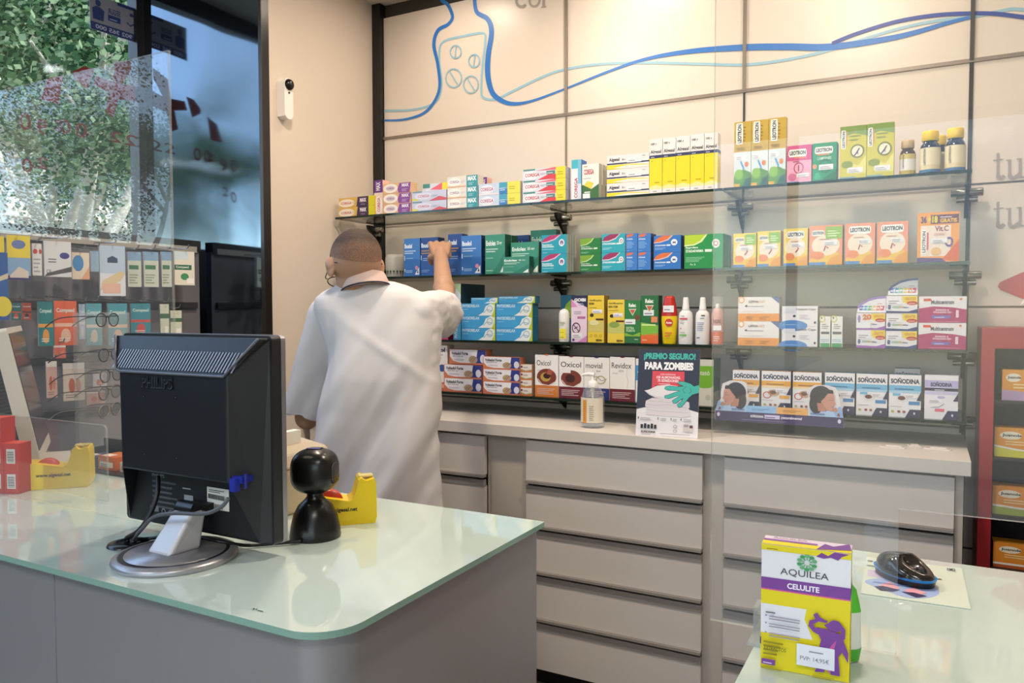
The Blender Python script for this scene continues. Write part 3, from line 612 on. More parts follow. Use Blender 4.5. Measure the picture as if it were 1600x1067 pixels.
# ------------------------------------------------------------------ red boxes with barcodes, left edge
redm = '#c9342c'
rb = []
q = PZ(41, 775, CT); rzb = radians(22)
def redbox(ix, iz, lab):
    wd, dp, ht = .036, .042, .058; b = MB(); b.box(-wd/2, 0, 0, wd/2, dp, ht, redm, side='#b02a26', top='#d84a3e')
    f = Face(b, (-wd/2, 0, 0), (wd, 0, 0), (0, 0, ht)); f.draw([('r', .2, .2, .8, .78, '#e6ded6')]+[('r', .27, .26+i*.055, .72, .26+i*.055+(.03 if i % 2 else .02), '#5c4a48') for i in range(8)])
    o = b.build('medicine_box', None, (q.x-.050-ix*(wd+.0008)*cos(rzb)-.004*(iz == 2), q.y-.004-ix*(wd+.0008)*sin(rzb), CT+.0004+iz*(ht+.0003)), rzb); tag(o, lab, 'box', 'red boxes stacked at the left edge')
for ix in range(3):
    for iz in range(3 if ix else 2):
        redbox(ix, iz, 'small red box with white barcode, %s of the %s column from the right' % (['bottom', 'middle', 'top'][iz] if ix else ['bottom', 'top'][iz], ['first', 'second', 'third'][ix]))
# low clear divider
q1 = PY(165, 665, 1.06); xq = q1.x
screen('divider_panel', 'low clear acrylic divider beside the left tape dispenser', rrect(-2.40, CT+.002, xq, q1.z, .012, 5, (0, 1, 0, 0)), 1.06, .005, cat='divider')
# ------------------------------------------------------------------ second monitor, seen edge on
q = PZ(66, 728, CT); m2 = empty('computer_monitor', (q.x-.03, q.y+.0, CT), 'white framed monitor seen edge on at the left end of the counter', 'monitor', rz=radians(-34))
Rt = Matrix.Rotation(radians(11), 4, 'X'); wf = M('#d9d4ca', .4)
b = MB(); b.X = Matrix.Translation((0, 0, .02)) @ Rt; b.prism(rrect(-.19, .01, .19, .36, .01), -.005, .028, wf, 'y'); b.build('frame', m2, bevel=.004)
b = MB(); b.X = Matrix.Translation((0, 0, .02)) @ Rt; b.box(-.17, .0285, .04, .17, .030, .345, M('#26282c', .15)); b.build('screen_panel', m2)
b = MB(); b.X = Matrix.Translation((0, 0, .02)) @ Rt; b.box(-.175, -.05, .05, .175, -.005, .34, M('#3a3a3a', .5))
for i in range(30): b.box(-.177, -.048, .055+i*.0093, .177, -.008, .059+i*.0093, M('#17171a', .5))
b.build('vented_back', m2)
b = MB(); b.box(-.12, -.07, 0, .12, .10, .014, wf); b.box(-.03, -.04, .014, .03, .01, .1, wf); b.build('foot', m2, bevel=.004)
# tray with small packs on the counter behind
q = PZ(140, 742, CT); q.x += .03; q.y += .02; t = empty('counter_tray', (q.x, q.y+.05, CT), 'black open counter tray at the back of the left counter', 'tray')
b = MB(); b.box(-.14, -.05, 0, .14, .05, .006, black); b.box(-.14, .044, .006, .14, .05, .07, black); b.box(-.14, -.05, .006, -.136, .044, .05, black); b.box(.136, -.05, .006, .14, .044, .05, black); b.build('tray_body', t)
for i, (dx, dy, s3, c1, c2, lab) in enumerate([(-.09, 0, (.06, .05, .03), '#23264a', '#d7d2cb', 'navy packet with white print lying in the black tray'), (-.02, .0, (.07, .06, .035), '#d2691e', '#f1e4d3', 'bright orange packet in the black tray'), (.06, .0, (.06, .05, .025), '#cfc8bf', '#c06a2a', 'pale packet with orange band in the black tray'), (.108, 0, (.03, .06, .045), '#4a4a50', '#c9c4be', 'patterned grey packet at the right end of the black tray')]):
    b = MB(); b.box(-s3[0]/2, -s3[1]/2, 0, s3[0]/2, s3[1]/2, s3[2], c1); f = Face(b, (-s3[0]/2, -s3[1]/2, 0), (s3[0], 0, 0), (0, 0, s3[2])); f.draw([('r', .1, .2, .9, .6, c2), ('l', .15, .25, .8, .5, 2, '#55505a')])
    f = Face(b, (-s3[0]/2, -s3[1]/2, s3[2]), (s3[0], 0, 0), (0, s3[1], 0)); f.draw([('r', .1, .1, .6, .5, c2)])
    o = b.build('packet', None, (q.x+dx, q.y+.05+dy, CT+.0065), radians(-10+9*i)); tag(o, lab, 'packet')

# ------------------------------------------------------------------ right counter: box, pouch, leaflet, mouse
BL = PZ(1188, 1041, CT); BR_ = PZ(1327, 1067, CT); TLz = PY(1190, 849, BL.y).z-CT
Ux = (BR_-BL); wA = Ux.length; ang = math.atan2(Ux.y, Ux.x); hA = TLz
b = MB(); dA = .036
b.box(0, 0, 0, wA, dA, hA, '#e9e6ee', side='#d8cf5a', top='#e3d5e2')
f = Face(b, (0, 0, 0), (wA, 0, 0), (0, 0, hA)); Y_ = '#e6d413'; Pu = '#7a3f98'
f.draw([('r', 0, 0, 1, 1, '#e8e6ee'), ('r', 0, 0, 1, .285, Y_), ('r', 0, .52, 1, .64, Y_), ('p', [(0, .52), (1, .54), (1, .60), (0, .60)], Y_), ('p', [(.52, .52), (1, .55), (1, 0), (.6, .0), (.6, .28), (.5, .44)], Y_),
        ('r', 0, .635, 1, .65, '#e0559a'), ('r', 0, .645, 1, .735, Pu), ('t', 'CELULITE', .30, .665, .66, .71, '#f2eef8', .03),
        ('t', 'AQUILEA', .22, .765, .76, .825, '#4a4450', 0), ('r', 0, .955, 1, 1, Y_), ('p', [(.62, .95), (.68, .985), (.75, .965), (.82, 1.0), (.98, .995), (.9, .97), (.86, .94), (.78, .955), (.7, .94)], Pu), ('l', .06, .965, .22, .98, 1, '#8a7a10')])
for k in range(10):
    a = 2*pi*k/10+.3; c_ = '#3f9a5a' if k % 2 else '#63ad77'
    ex, ey = .52+.088*cos(a), .893+.052*sin(a); f.draw([('c', ex, ey, .028, .013, c_), ('s', [(.52+.03*cos(a), .893+.018*sin(a)), (ex, ey)], .0012, c_)])
f.draw([('l', .06, .455, .2, .48, 1, '#6d6677')]+sum([[('c', .065, y_, .012, .007, '#a78cc0'), ('l', .1, y_-.03, .46, y_+.012, 2, '#9a93a6')] for y_ in (.435, .375, .30)], []))
sil = [(.55, .50), (.58, .525), (.66, .485), (.70, .47), (.74, .455), (.76, .475), (.82, .485), (.90, .47), (.93, .43), (.94, .39), (.90, .365), (.93, .33), (.97, .29), (.985, .22), (.985, .16), (.94, .22), (.9, .26), (.88, .2), (.885, .13), (.9, .06), (.8, .05), (.8, .1), (.74, .1), (.74, .06), (.62, .05), (.66, .1), (.66, .2), (.68, .3), (.66, .34), (.58, .37), (.52, .40), (.50, .44), (.58, .48), (.64, .47)]
body = [(.66, .40), (.74, .40), (.92, .375), (.93, .33), (.985, .24), (.985, .16), (.92, .24), (.88, .2), (.90, .05), (.80, .05), (.79, .1), (.74, .1), (.73, .06), (.62, .05), (.67, .12), (.66, .22), (.69, .31), (.66, .35)]
f.draw([('p', body, Pu), ('p', [(.66, .405), (.75, .40), (.69, .34), (.6, .365), (.545, .405), (.56, .45), (.66, .475), (.68, .46), (.60, .425), (.62, .40)], Pu), ('p', [(.635, .455), (.60, .50), (.64, .52), (.68, .485), (.76, .465), (.75, .45), (.69, .45)], Pu), ('c', .84, .435, .075, .045, Pu), ('p', [(.76, .45), (.72, .43), (.77, .40), (.86, .4), (.86, .46)], Pu), ('p', [(.9, .46), (.95, .42), (.95, .35), (.92, .33), (.9, .40)], Pu), ('p', [(.78, .2), (.84, .27), (.86, .33), (.8, .28), (.76, .22)], '#c453a0'), ('p', [(.76, .12), (.8, .13), (.8, .08), (.77, .06)], '#c453a0'),
        ('r', .42, .085, .84, .255, '#e9e9f2'), ('t', 'PVP: 14,95€', .46, .125, .78, .165, '#8a8896', .01), ('l', .56, .20, .72, .225, 1, '#9a98a6'),
        ('l', .04, .125, .3, .25, 4, '#8f840a'), ('t', 'EXTRACTOS', .05, .165, .30, .195, '#77700a', .02), ('r', 0, .205, .015, .26, '#4a2a5c'), ('r', .02, .045, .18, .09, Pu), ('l', .04, .055, .16, .075, 1, '#d8c8e8'), ('l', .02, .01, .35, .03, 1, '#a89c12'), ('l', .6, .01, .9, .04, 2, '#a89c12')])
f = Face(b, (0, 0, hA), (wA, 0, 0), (0, dA, 0)); f.draw([('r', 0, 0, 1, .4, Y_), ('r', 0, .45, .62, .62, '#9a5aa8'), ('t', 'AQUILEA', .1, .7, .5, .9, '#b088a8', .01), ('p', [(.62, 0), (.7, .7), (.8, .5), (.97, 1), (1, .3)], Pu)])
f = Face(b, (wA, 0, 0), (0, dA, 0), (0, 0, hA)); f.draw([('r', 0, 0, 1, .5, Y_), ('r', 0, .64, 1, .735, Pu)])
o = b.build('medicine_box', None, (BL.x, BL.y, CT+.0004), ang); tag(o, 'tall yellow, white and purple slimming carton standing on the right counter', 'box')
# green and white pouch behind the carton
b = MB(); q = PZ(1338, 985, CT); G = []; nn = 10
cb = BL+Ux*.66+Vector((-sin(ang), cos(ang), 0))*.063
b.lathe([(.030, 0), (.034, .004), (.036, .02), (.035, .065), (.030, .085), (.018, .103), (.008, .112), (0, .113)], M('#e6ebe4', .35), 28, sx=1.1, sy=.52)
b.lathe([(.0345, .003), (.0365, .018)], M('#49b02c', .35), 28, sx=1.1, sy=.52); b.lathe([(.0358, .062), (.0308, .086), (.0188, .1035), (.0085, .1125), (0, .1135)], M('#57c331', .3), 28, sx=1.1, sy=.52)
o = b.build('sweet_pouch', None, (cb.x+.004, cb.y, CT+.0004)); tag(o, 'green and white packet hidden behind the yellow carton', 'packet')
# leaflet on the glass
TL_, TR_, BR2, BLL = PZ(1338, 868, CT), PZ(1521, 893, CT), PZ(1517, 953, CT), PZ(1345, 928, CT)
o0 = BLL; Uq = BR2-BLL; Vq = TL_-BLL; Wq = TR_-BR2; Vq = (Vq+Wq)/2
b = MB(); P = [Vector((0, 0, .0)), Uq, Uq+Vq, Vq]; P2 = [p+Vector((0, 0, .0012)) for p in P]; b.add([*P, *P2], [(4, 5, 6, 7), (0, 1, 5, 4), (1, 2, 6, 5), (2, 3, 7, 6), (3, 0, 4, 7)], M('#cfd9cb', .4))
f = Face(b, P2[0], Uq, Vq, .0001)
f.draw([('p', [(.05+.33*(1+cos(a))+.03*cos(3*a), .30+.24*sin(a)+.04*sin(2*a)) for a in [2*pi*i/40 for i in range(40)]], '#9fb2dd'), ('r', .04, .45, .22, .62, '#cdbbd8'),
        ('p', [(.16, .24), (.27, .38), (.37, .24), (.27, .16)], '#e3a1ac'), ('p', [(.12, .20), (.2, .24), (.37, .2), (.3, .13), (.18, .12)], '#33244f'), ('p', [(.40, .20), (.5, .30), (.62, .21), (.52, .12)], '#e3a1ac'), ('p', [(.38, .16), (.5, .18), (.62, .14), (.52, .07)], '#33244f'),
        ('l', .45, .72, .72, .78, 1, '#20241f'), ('l', .5, .60, .78, .64, 1, '#20241f'), ('l', .02, .86, .1, .9, 1, '#20241f'), ('l', .02, .72, .2, .76, 1, '#20241f'), ('t', '2M2', .84, .88, .93, .95, '#55605a', .02), ('l', .1, .30, .6, .33, 1, '#7c8fc4')])
o = b.build('leaflet', None, (o0.x, o0.y, CT+.0003)); tag(o, 'pale leaflet with a blue cloud print lying under the mouse', 'leaflet')
# mouse
q = PZ(1412, 908, CT); t = empty('computer_mouse', (q.x, q.y+.006, CT+.0018), 'black and blue wireless mouse lying on the pale leaflet', 'mouse', rz=radians(-38))
def mouse_shell(zs, zo, m, z0, z1, name, grow=0):
    b = MB(); n_ = 36; P = []; K = 9
    for j in range(K):
        for i in range(n_):
            a = 2*pi*i/n_; x = .049*cos(a); wd = .0285+.003*cos(a)-.003*cos(2*a); y = wd*sin(a)
            t_ = j/(K-1)*pi/2; hgt = .040*(1-.42*max(0, cos(a))-.06*max(0, -cos(a))); k_ = cos(t_)**.55
            P.append((x*k_*(1+grow), y*k_*(1+grow), z0+(hgt-z0)*sin(t_) if z1 is None else z0+(z1-z0)*j/(K-1)))
    if z1 is not None: P = [((.049*cos(2*pi*i/n_))*(1+grow+.05*j/(K-1)-.02), (.0285+.003*cos(2*pi*i/n_))*sin(2*pi*i/n_)*(1+grow+.06*j/(K-1)-.04), z0+(z1-z0)*j/(K-1)) for j in range(K) for i in range(n_)]
    b.add(P, [(j*n_+i, j*n_+(i+1) % n_, (j+1)*n_+(i+1) % n_, (j+1)*n_+i) for j in range(K-1) for i in range(n_)], m, True)
    b.add(P[:n_], [tuple(range(n_))[::-1]], m); b.add(P[-n_:], [tuple(range(n_))], m); return b.build(name, t)
mouse_shell(1, 0, M('#141416', .3), .0, .009, 'base', .0); mouse_shell(1, 0, M('#1e7fc6', .25), .0075, .0125, 'blue_band', .035); mouse_shell(1, 0, M('#26211f', .16, coat=.6), .0115, None, 'top_shell')
b = MB(); b.lathe([(0, -.004), (.009, -.003), (.009, .003), (0, .004)], M('#0b0b0c', .5), 18, (.030, 0, .019), R=Matrix.Rotation(pi/2, 3, 'X')); b.build('scroll_wheel', t)
# ------------------------------------------------------------------ printed cartons
W_ = '#ece8e4'; GR_ = '#8b8b92'
def price(u0, v0, u1, v1): return [('r', u0, v0, u1, v1, '#ece9ee'), ('l', u0+.08*(u1-u0), v0+.15*(v1-v0), u1-.1*(u1-u0), v0+.75*(v1-v0), 2, '#8d8c98')]
def rr_(u0, v0, u1, v1, col, r=.25):
    w_, h_ = u1-u0, v1-v0; return ('p', [(u0+w_*(.06+.0*r), v0), (u1-w_*.06, v0), (u1, v0+h_*.25), (u1, v1-h_*.25), (u1-w_*.06, v1), (u0+w_*.06, v1), (u0, v1-h_*.25), (u0, v0+h_*.25)], col)
Dz = {}
def dz(name, side, top, ops, sideops=None, noun='carton'): Dz[name] = (side, top, ops, sideops, noun)
RED = '#b8324e'
dz('gold', '#c9b21c', '#cfae62', [('r', 0, 0, 1, 1, '#d9b05c'), ('c', .22, .42, .23, .42, '#efe2d2'), ('t', 'COREGA', .06, .3, .36, .55, RED, .02), ('l', .38, .35, .5, .6, 2, '#c9b8a0'), ('p', [(.50, 0), (.84, 0), (.84, 1), (.54, 1)], '#3f2b52'), ('t', 'MAX', .60, .42, .78, .85, '#efe8f2', .05), ('l', .62, .12, .78, .32, 2, '#9a86ac'), ('r', .84, 0, 1, 1, '#d8cf25')])
dz('vcor', '#e9b8a8', '#e8dcd4', [('r', 0, 0, 1, 1, '#e8d3c4'), ('r', 0, .64, 1, 1, '#6a3a86'), ('t', 'MAX', .22, .70, .72, .95, '#e8def0', .04, 90), ('c', .5, .28, .42, .26, '#f0e6e6'), ('t', 'COREGA', .38, .08, .70, .5, RED, .02, 90)])
dz('maxp', '#dcb48e', '#e4c9a8', [('r', 0, 0, 1, 1, '#e0b48c'), ('c', .27, .5, .26, .45, '#f4ece4'), ('c', .27, .5, .17, .25, '#d9cbd6'), ('t', 'COREGA', .14, .4, .40, .6, '#8f5a8f', .02), ('p', [(.53, .4), (.6, .95), (1, .95), (.96, 0), (.56, 0)], '#8a4a9e'), ('t', 'MAX', .68, .55, .93, .88, '#f0e8f4', .05), ('l', .68, .12, .9, .42, 3, '#c9a8d4')])
dz('maxt', '#d8cfc4', '#e6d4c0', [('r', 0, 0, 1, 1, '#e6ddd8'), ('r', 0, 0, .62, .12, '#e0b48c'), ('c', .24, .5, .22, .4, '#f5efec'), ('t', 'COREGA', .08, .38, .40, .62, '#8a6a9a', .02), ('l', .42, .4, .6, .6, 2, '#b9c4d4'), ('p', [(.64, 0), (1, 0), (1, 1), (.64, 1)], '#3c97a6'), ('t', 'MAX', .68, .5, .96, .92, '#eef6f6', .05), ('l', .7, .1, .9, .4, 3, '#a8d4da')])
dz('corr', '#d9d4d4', '#5f9a96', [('r', 0, 0, 1, 1, '#d9dbe8'), ('p', [(.35, 0), (.62, .45), (1, .3), (1, 0)], '#d9414f'), ('p', [(.3, .8), (.75, 1), (1, 1), (1, .75)], '#e26878'), ('r', .02, .86, .3, 1, '#4d8f8c'), ('c', .20, .45, .17, .36, '#f1eff5'), ('t', 'COREGA', .06, .32, .40, .62, RED, .03), ('l', .42, .42, .56, .6, 2, '#a8a8b8'), ('r', .56, .42, .76, .72, '#5a8488'), ('l', .57, .5, .75, .62, 1, '#dfe8e8'), ('r', .78, 0, 1, 1, '#ead73a'), ('l', .82, .3, .96, .7, 2, '#b5a520')])
dz('corl', '#cbb9c9', '#a9b8d2', [('r', 0, 0, 1, 1, '#c9cde6'), ('r', .02, .86, .3, 1, '#6f9aa8'), ('r', 0, .1, .2, .3, '#d9d66a'), ('c', .34, .5, .26, .34, '#dcdcf0'), ('t', 'COREGA', .18, .38, .52, .62, '#c86a8c', .02), ('l', .55, .4, .75, .6, 2, '#9aa2c0'), ('p', [(.5, .0), (.8, .4), (1, .2), (1, 0)], '#cf5a68')])
dz('corb', '#e2dccb', '#a9c6dd', [('r', 0, 0, 1, 1, '#c4d3ea'), ('r', 0, .0, .7, .14, '#e8dce8'), ('c', .2, .5, .18, .38, '#e4e6f4'), ('t', 'COREGA', .04, .36, .36, .66, '#b8557e', .02), ('r', .5, 0, .7, .45, '#3f7fc0'), ('r', .5, .5, .7, 1, '#4aa0bf'), ('l', .52, .3, .68, .6, 2, '#d8e8f4'), ('r', .7, 0, 1, 1, '#e8dc58'), ('l', .74, .35, .94, .7, 2, '#b8ac30')])
dz('corv', '#2f68b0', '#d8e8ee', [('r', 0, 0, 1, 1, '#e4e6f0'), ('r', 0, .78, 1, 1, '#4ab4c8'), ('r', .65, .35, 1, 1, '#7ab8d8'), ('r', .65, 0, 1, .4, '#cfd6ea'), ('t', 'COREGA', .3, .05, .62, .55, RED, .02, 90)])
dz('corg', '#b9b3a4', '#e5e2dc', [('r', 0, 0, 1, 1, '#eae8e4'), ('p', [(0, 0), (1, 0), (1, .42), (.55, .28), (.05, .42), (0, .4)], '#3c6b3a'), ('p', [(.1, .4), (.32, .52), (.7, .45), (.55, .28)], '#e0d050'), ('l', .14, .18, .5, .26, 1, '#e6efe6'), ('t', 'COREGA', .12, .70, .70, .85, RED, .03), ('l', .1, .92, .4, .97, 1, '#c87a6a'), ('l', .08, .58, .8, .62, 1, '#a8a8a8'), ('r', .05, 0, .48, .16, '#eeeeee')])
dz('algf', '#e6e0d6', '#e2dfe2', [('r', 0, 0, 1, 1, '#e6e2e4'), ('p', [(0, 0), (1, .0), (1, .18), (.6, .30), (0, .32)], '#ecd529'), ('p', [(.15, .1), (.5, .24), (1, .14), (1, 0), (.4, 0)], '#e9e2d6'), ('r', 0, .34, 1, .44, '#2c3560'), ('t', 'Algesal', .05, .52, .30, .82, '#2c2c38', .03), ('t', '50 g', .36, .55, .44, .72, '#444450', .02), ('r', .48, .40, .82, .72, '#ece9ee'), ('l', .52, .5, .7, .62, 1, '#8d8c98'), ('l', .84, .8, .95, .88, 1, '#999999')])
dz('algv', '#e8e4e6', '#d8d4d4', [('r', 0, 0, 1, 1, '#e6e2e4'), ('r', 0, .13, 1, .65, '#f0d71f'), ('p', [(0, .13), (.5, .17), (1, .13), (1, .09), (0, .09)], '#f0e29a'), ('r', 0, .65, 1, .705, '#2c3560'), ('l', .1, .665, .5, .69, 1, '#c9cce0'), ('t', 'Algesal', .08, .72, .92, .80, '#2c2c38', .02), ('t', '100 g', .1, .88, .55, .93, '#444450', .02), ('l', .4, .2, .8, .24, 1, '#b8a010'), ('l', .3, .04, .7, .08, 1, '#a8a8a8'), ('c', .2, .6, .03, .008, '#8a7810')],
   [('r', 0, .13, 1, .65, '#e6ca20'), ('r', 0, .65, 1, .705, '#2c3560'), ('r', .3, .58, .8, .64, '#dfd8dc')])
LEO = lambda u0, v0, u1, v1, rot=0: [rr_(u0, v0, u1, v1, '#f1efe9'), ('t', 'LEOTRON', *( (u0+.06*(u1-u0), v0+.25*(v1-v0), u1-.06*(u1-u0), v1-.2*(v1-v0)) if not rot else (u0+.25*(u1-u0), v0+.06*(v1-v0), u1-.2*(u1-u0), v1-.06*(v1-v0))), '#23313f', .04, rot)]
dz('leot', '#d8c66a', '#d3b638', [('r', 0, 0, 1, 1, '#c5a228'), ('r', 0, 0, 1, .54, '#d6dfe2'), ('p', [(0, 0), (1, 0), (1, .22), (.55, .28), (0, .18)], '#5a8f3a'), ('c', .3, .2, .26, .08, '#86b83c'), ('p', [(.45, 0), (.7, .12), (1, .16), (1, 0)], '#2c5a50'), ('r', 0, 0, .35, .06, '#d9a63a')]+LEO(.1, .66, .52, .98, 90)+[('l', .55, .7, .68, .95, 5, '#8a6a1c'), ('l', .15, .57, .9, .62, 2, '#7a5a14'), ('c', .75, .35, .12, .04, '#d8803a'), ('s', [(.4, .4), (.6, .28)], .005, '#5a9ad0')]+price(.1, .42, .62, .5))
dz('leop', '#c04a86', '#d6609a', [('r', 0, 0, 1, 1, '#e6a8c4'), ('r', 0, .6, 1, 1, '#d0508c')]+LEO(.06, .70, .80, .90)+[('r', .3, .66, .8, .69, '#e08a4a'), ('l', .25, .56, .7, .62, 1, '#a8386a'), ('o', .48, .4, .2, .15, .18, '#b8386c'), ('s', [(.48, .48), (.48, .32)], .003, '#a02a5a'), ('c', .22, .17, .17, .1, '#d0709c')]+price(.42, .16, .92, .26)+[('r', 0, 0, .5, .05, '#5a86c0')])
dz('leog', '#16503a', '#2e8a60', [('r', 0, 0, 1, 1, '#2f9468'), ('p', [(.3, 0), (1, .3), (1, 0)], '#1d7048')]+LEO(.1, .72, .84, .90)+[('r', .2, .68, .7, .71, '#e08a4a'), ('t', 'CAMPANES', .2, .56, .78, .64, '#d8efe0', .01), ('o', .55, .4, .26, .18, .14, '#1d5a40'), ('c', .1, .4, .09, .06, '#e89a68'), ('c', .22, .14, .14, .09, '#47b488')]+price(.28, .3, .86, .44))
dz('leoy', '#c9c04a', '#7c8a3c', [('r', 0, 0, 1, 1, '#ccc444'), ('p', [(0, 1), (1, 1), (1, .8), (.5, .86), (0, .78)], '#7d9a4a'), ('p', [(.2, .35), (.7, .25), (1, .45), (1, .1), (.3, .1)], '#e2dc7a')]+LEO(.04, .58, .22, .93, 90)+[('r', .23, .64, .27, .9, '#d08a4a'), ('l', .36, .72, .9, .86, 2, '#8a943a'), ('c', .66, .52, .27, .13, '#7f8440'), ('c', .66, .52, .21, .10, '#e6e4c8'), ('p', [(.52, .44), (.62, .5), (.72, .58), (.76, .57), (.68, .5), (.72, .44), (.66, .48), (.56, .43)], '#5c3a7a'), ('c', .28, .28, .22, .07, '#8c9a3c'), ('r', 0, 0, .6, .05, '#7aa0a8')]+price(.3, .12, .88, .22))
def leoa(n, bg_, top, green=False, big=False, hexa=True, fig=0):
    ops = [('r', 0, 0, 1, 1, bg_), ('p', [(0, .1), (.35, .42), (.75, .38), (1, .2), (1, 0), (0, 0)], '#ecc04e'), ('c', .5, .5, .42, .26, '#f0e0cc'), ('r', 0, 0, .5, .08, '#5a86c0'), ('p', [(.5, 0), (.68, .2), (1, .28), (1, 0)], '#e39a3c')]
    if green: ops += [('r', .5, .66, .98, .96, '#8fbc4c'), ('l', .56, .72, .92, .9, 3, '#dbeac0')]+LEO(.08, .74, .46, .88)
    else: ops += LEO(.12, .74, .86, .93)
    ops += [('c', .26, .25, .2, .1, '#e88a58'), ('s', [(.5, .36), (.62, .46), (.55, .54)] if fig == 0 else [(.45, .36), (.5, .48), (.58, .42)], .004, '#b0405a'), ('l', .3, .64, .75, .7, 1, '#c89a8a')]
    dz(n, '#d8a850', top, ops+price(.30 if fig == 0 else .45, .5, .85, .62))
leoa('leo1', '#e8d25a', '#e8c440', True); leoa('leo3', '#e8cf62', '#e8c440'); leoa('leo4', '#e89a78', '#e88a6a', True, fig=1); leoa('leo5', '#ea9a7c', '#e8806a', fig=1)
dz('vitc', '#d88a38', '#e89a3c', [('r', 0, 0, 1, 1, '#eda048'), ('r', .08, .12, .8, .74, '#efdccf'), ('p', [(0, 0), (.7, 0), (.6, .08), (0, .1)], '#5a3a7c'), ('p', [(.6, .05), (1, .45), (1, 0)], '#d9602e'), ('r', .32, .77, .98, .95, '#6e3a5c'), ('t', '+18', .24, .79, .48, .93, '#e6d83a', .05), ('t', '36', .08, .79, .22, .93, '#5a3a6c', .04), ('t', 'GRATIS', .54, .79, .94, .87, '#f2c23a', .04), ('l', .54, .89, .92, .93, 1, '#e8d8e0'), ('t', 'Vit.C', .42, .62, .74, .73, '#9a3a5a', .02), ('r', .1, .17, .22, .66, '#f4f0ea'), ('t', 'LEOTRON', .12, .2, .2, .63, '#23313f', .03, 90), ('r', .23, .25, .27, .6, '#d86a7a'), ('o', .76, .4, .1, .1, .4, '#6a4a9a'), ('c', .45, .22, .12, .08, '#e8b878'), ('l', .4, .54, .7, .6, 2, '#d8a8a0')]+price(.34, .38, .72, .48))
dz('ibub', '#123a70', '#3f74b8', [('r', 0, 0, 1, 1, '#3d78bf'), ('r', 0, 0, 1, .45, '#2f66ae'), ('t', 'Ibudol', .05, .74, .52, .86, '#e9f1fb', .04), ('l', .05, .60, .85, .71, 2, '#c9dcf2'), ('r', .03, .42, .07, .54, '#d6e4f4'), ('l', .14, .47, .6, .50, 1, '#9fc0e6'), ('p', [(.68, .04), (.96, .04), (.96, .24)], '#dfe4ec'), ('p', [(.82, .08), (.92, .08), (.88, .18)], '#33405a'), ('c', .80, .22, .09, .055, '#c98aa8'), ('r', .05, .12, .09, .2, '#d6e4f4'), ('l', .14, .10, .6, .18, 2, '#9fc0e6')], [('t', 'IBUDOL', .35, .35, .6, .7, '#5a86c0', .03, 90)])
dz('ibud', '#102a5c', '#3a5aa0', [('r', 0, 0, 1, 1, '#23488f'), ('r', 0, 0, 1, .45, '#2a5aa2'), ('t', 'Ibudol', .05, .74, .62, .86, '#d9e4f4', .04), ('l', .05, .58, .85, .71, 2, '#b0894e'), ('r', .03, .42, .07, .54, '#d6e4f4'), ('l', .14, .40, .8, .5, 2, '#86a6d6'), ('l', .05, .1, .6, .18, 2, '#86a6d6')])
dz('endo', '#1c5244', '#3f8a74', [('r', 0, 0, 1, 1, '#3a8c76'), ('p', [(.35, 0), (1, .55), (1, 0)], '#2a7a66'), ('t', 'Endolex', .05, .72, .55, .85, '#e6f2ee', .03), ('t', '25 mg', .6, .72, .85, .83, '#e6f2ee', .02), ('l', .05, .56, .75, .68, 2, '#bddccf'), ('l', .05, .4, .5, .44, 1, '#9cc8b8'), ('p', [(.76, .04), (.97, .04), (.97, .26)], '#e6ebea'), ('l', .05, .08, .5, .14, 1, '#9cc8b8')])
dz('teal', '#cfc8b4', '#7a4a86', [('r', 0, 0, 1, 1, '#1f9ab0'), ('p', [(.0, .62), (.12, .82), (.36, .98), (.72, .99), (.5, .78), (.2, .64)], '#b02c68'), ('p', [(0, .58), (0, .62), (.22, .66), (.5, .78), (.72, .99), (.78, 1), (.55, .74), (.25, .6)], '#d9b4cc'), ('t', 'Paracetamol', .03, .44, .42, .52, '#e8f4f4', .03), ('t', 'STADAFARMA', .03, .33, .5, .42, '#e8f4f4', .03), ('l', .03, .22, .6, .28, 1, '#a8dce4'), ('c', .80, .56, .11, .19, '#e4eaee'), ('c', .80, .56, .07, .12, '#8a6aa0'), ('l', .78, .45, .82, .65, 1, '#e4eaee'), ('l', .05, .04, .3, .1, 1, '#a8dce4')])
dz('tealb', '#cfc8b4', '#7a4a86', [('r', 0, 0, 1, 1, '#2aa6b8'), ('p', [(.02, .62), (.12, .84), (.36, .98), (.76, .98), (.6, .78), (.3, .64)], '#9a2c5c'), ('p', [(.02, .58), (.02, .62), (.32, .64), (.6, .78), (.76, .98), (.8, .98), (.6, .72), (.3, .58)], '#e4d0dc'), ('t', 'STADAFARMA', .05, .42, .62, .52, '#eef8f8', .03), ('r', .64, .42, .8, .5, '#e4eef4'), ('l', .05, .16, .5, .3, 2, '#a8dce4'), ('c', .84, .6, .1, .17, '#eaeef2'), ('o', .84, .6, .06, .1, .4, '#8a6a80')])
dz('ibug', '#0f4a28', '#3f8a3c', [('r', 0, 0, 1, 1, '#1f7a38'), ('p', [(.0, .58), (0, .98), (.62, .99), (.5, .8), (.3, .66)], '#7aa42c'), ('p', [(0, .54), (0, .58), (.3, .66), (.5, .8), (.62, .99), (.68, .99), (.54, .76), (.32, .6)], '#c4d89a'), ('t', 'Ibuprofeno', .05, .44, .48, .52, '#e2f0e2', .02), ('t', 'STADAFARMA', .05, .33, .62, .42, '#e2f0e2', .03), ('r', .66, .33, .84, .42, '#e2e8e2'), ('l', .05, .1, .5, .2, 2, '#8fc49a')])
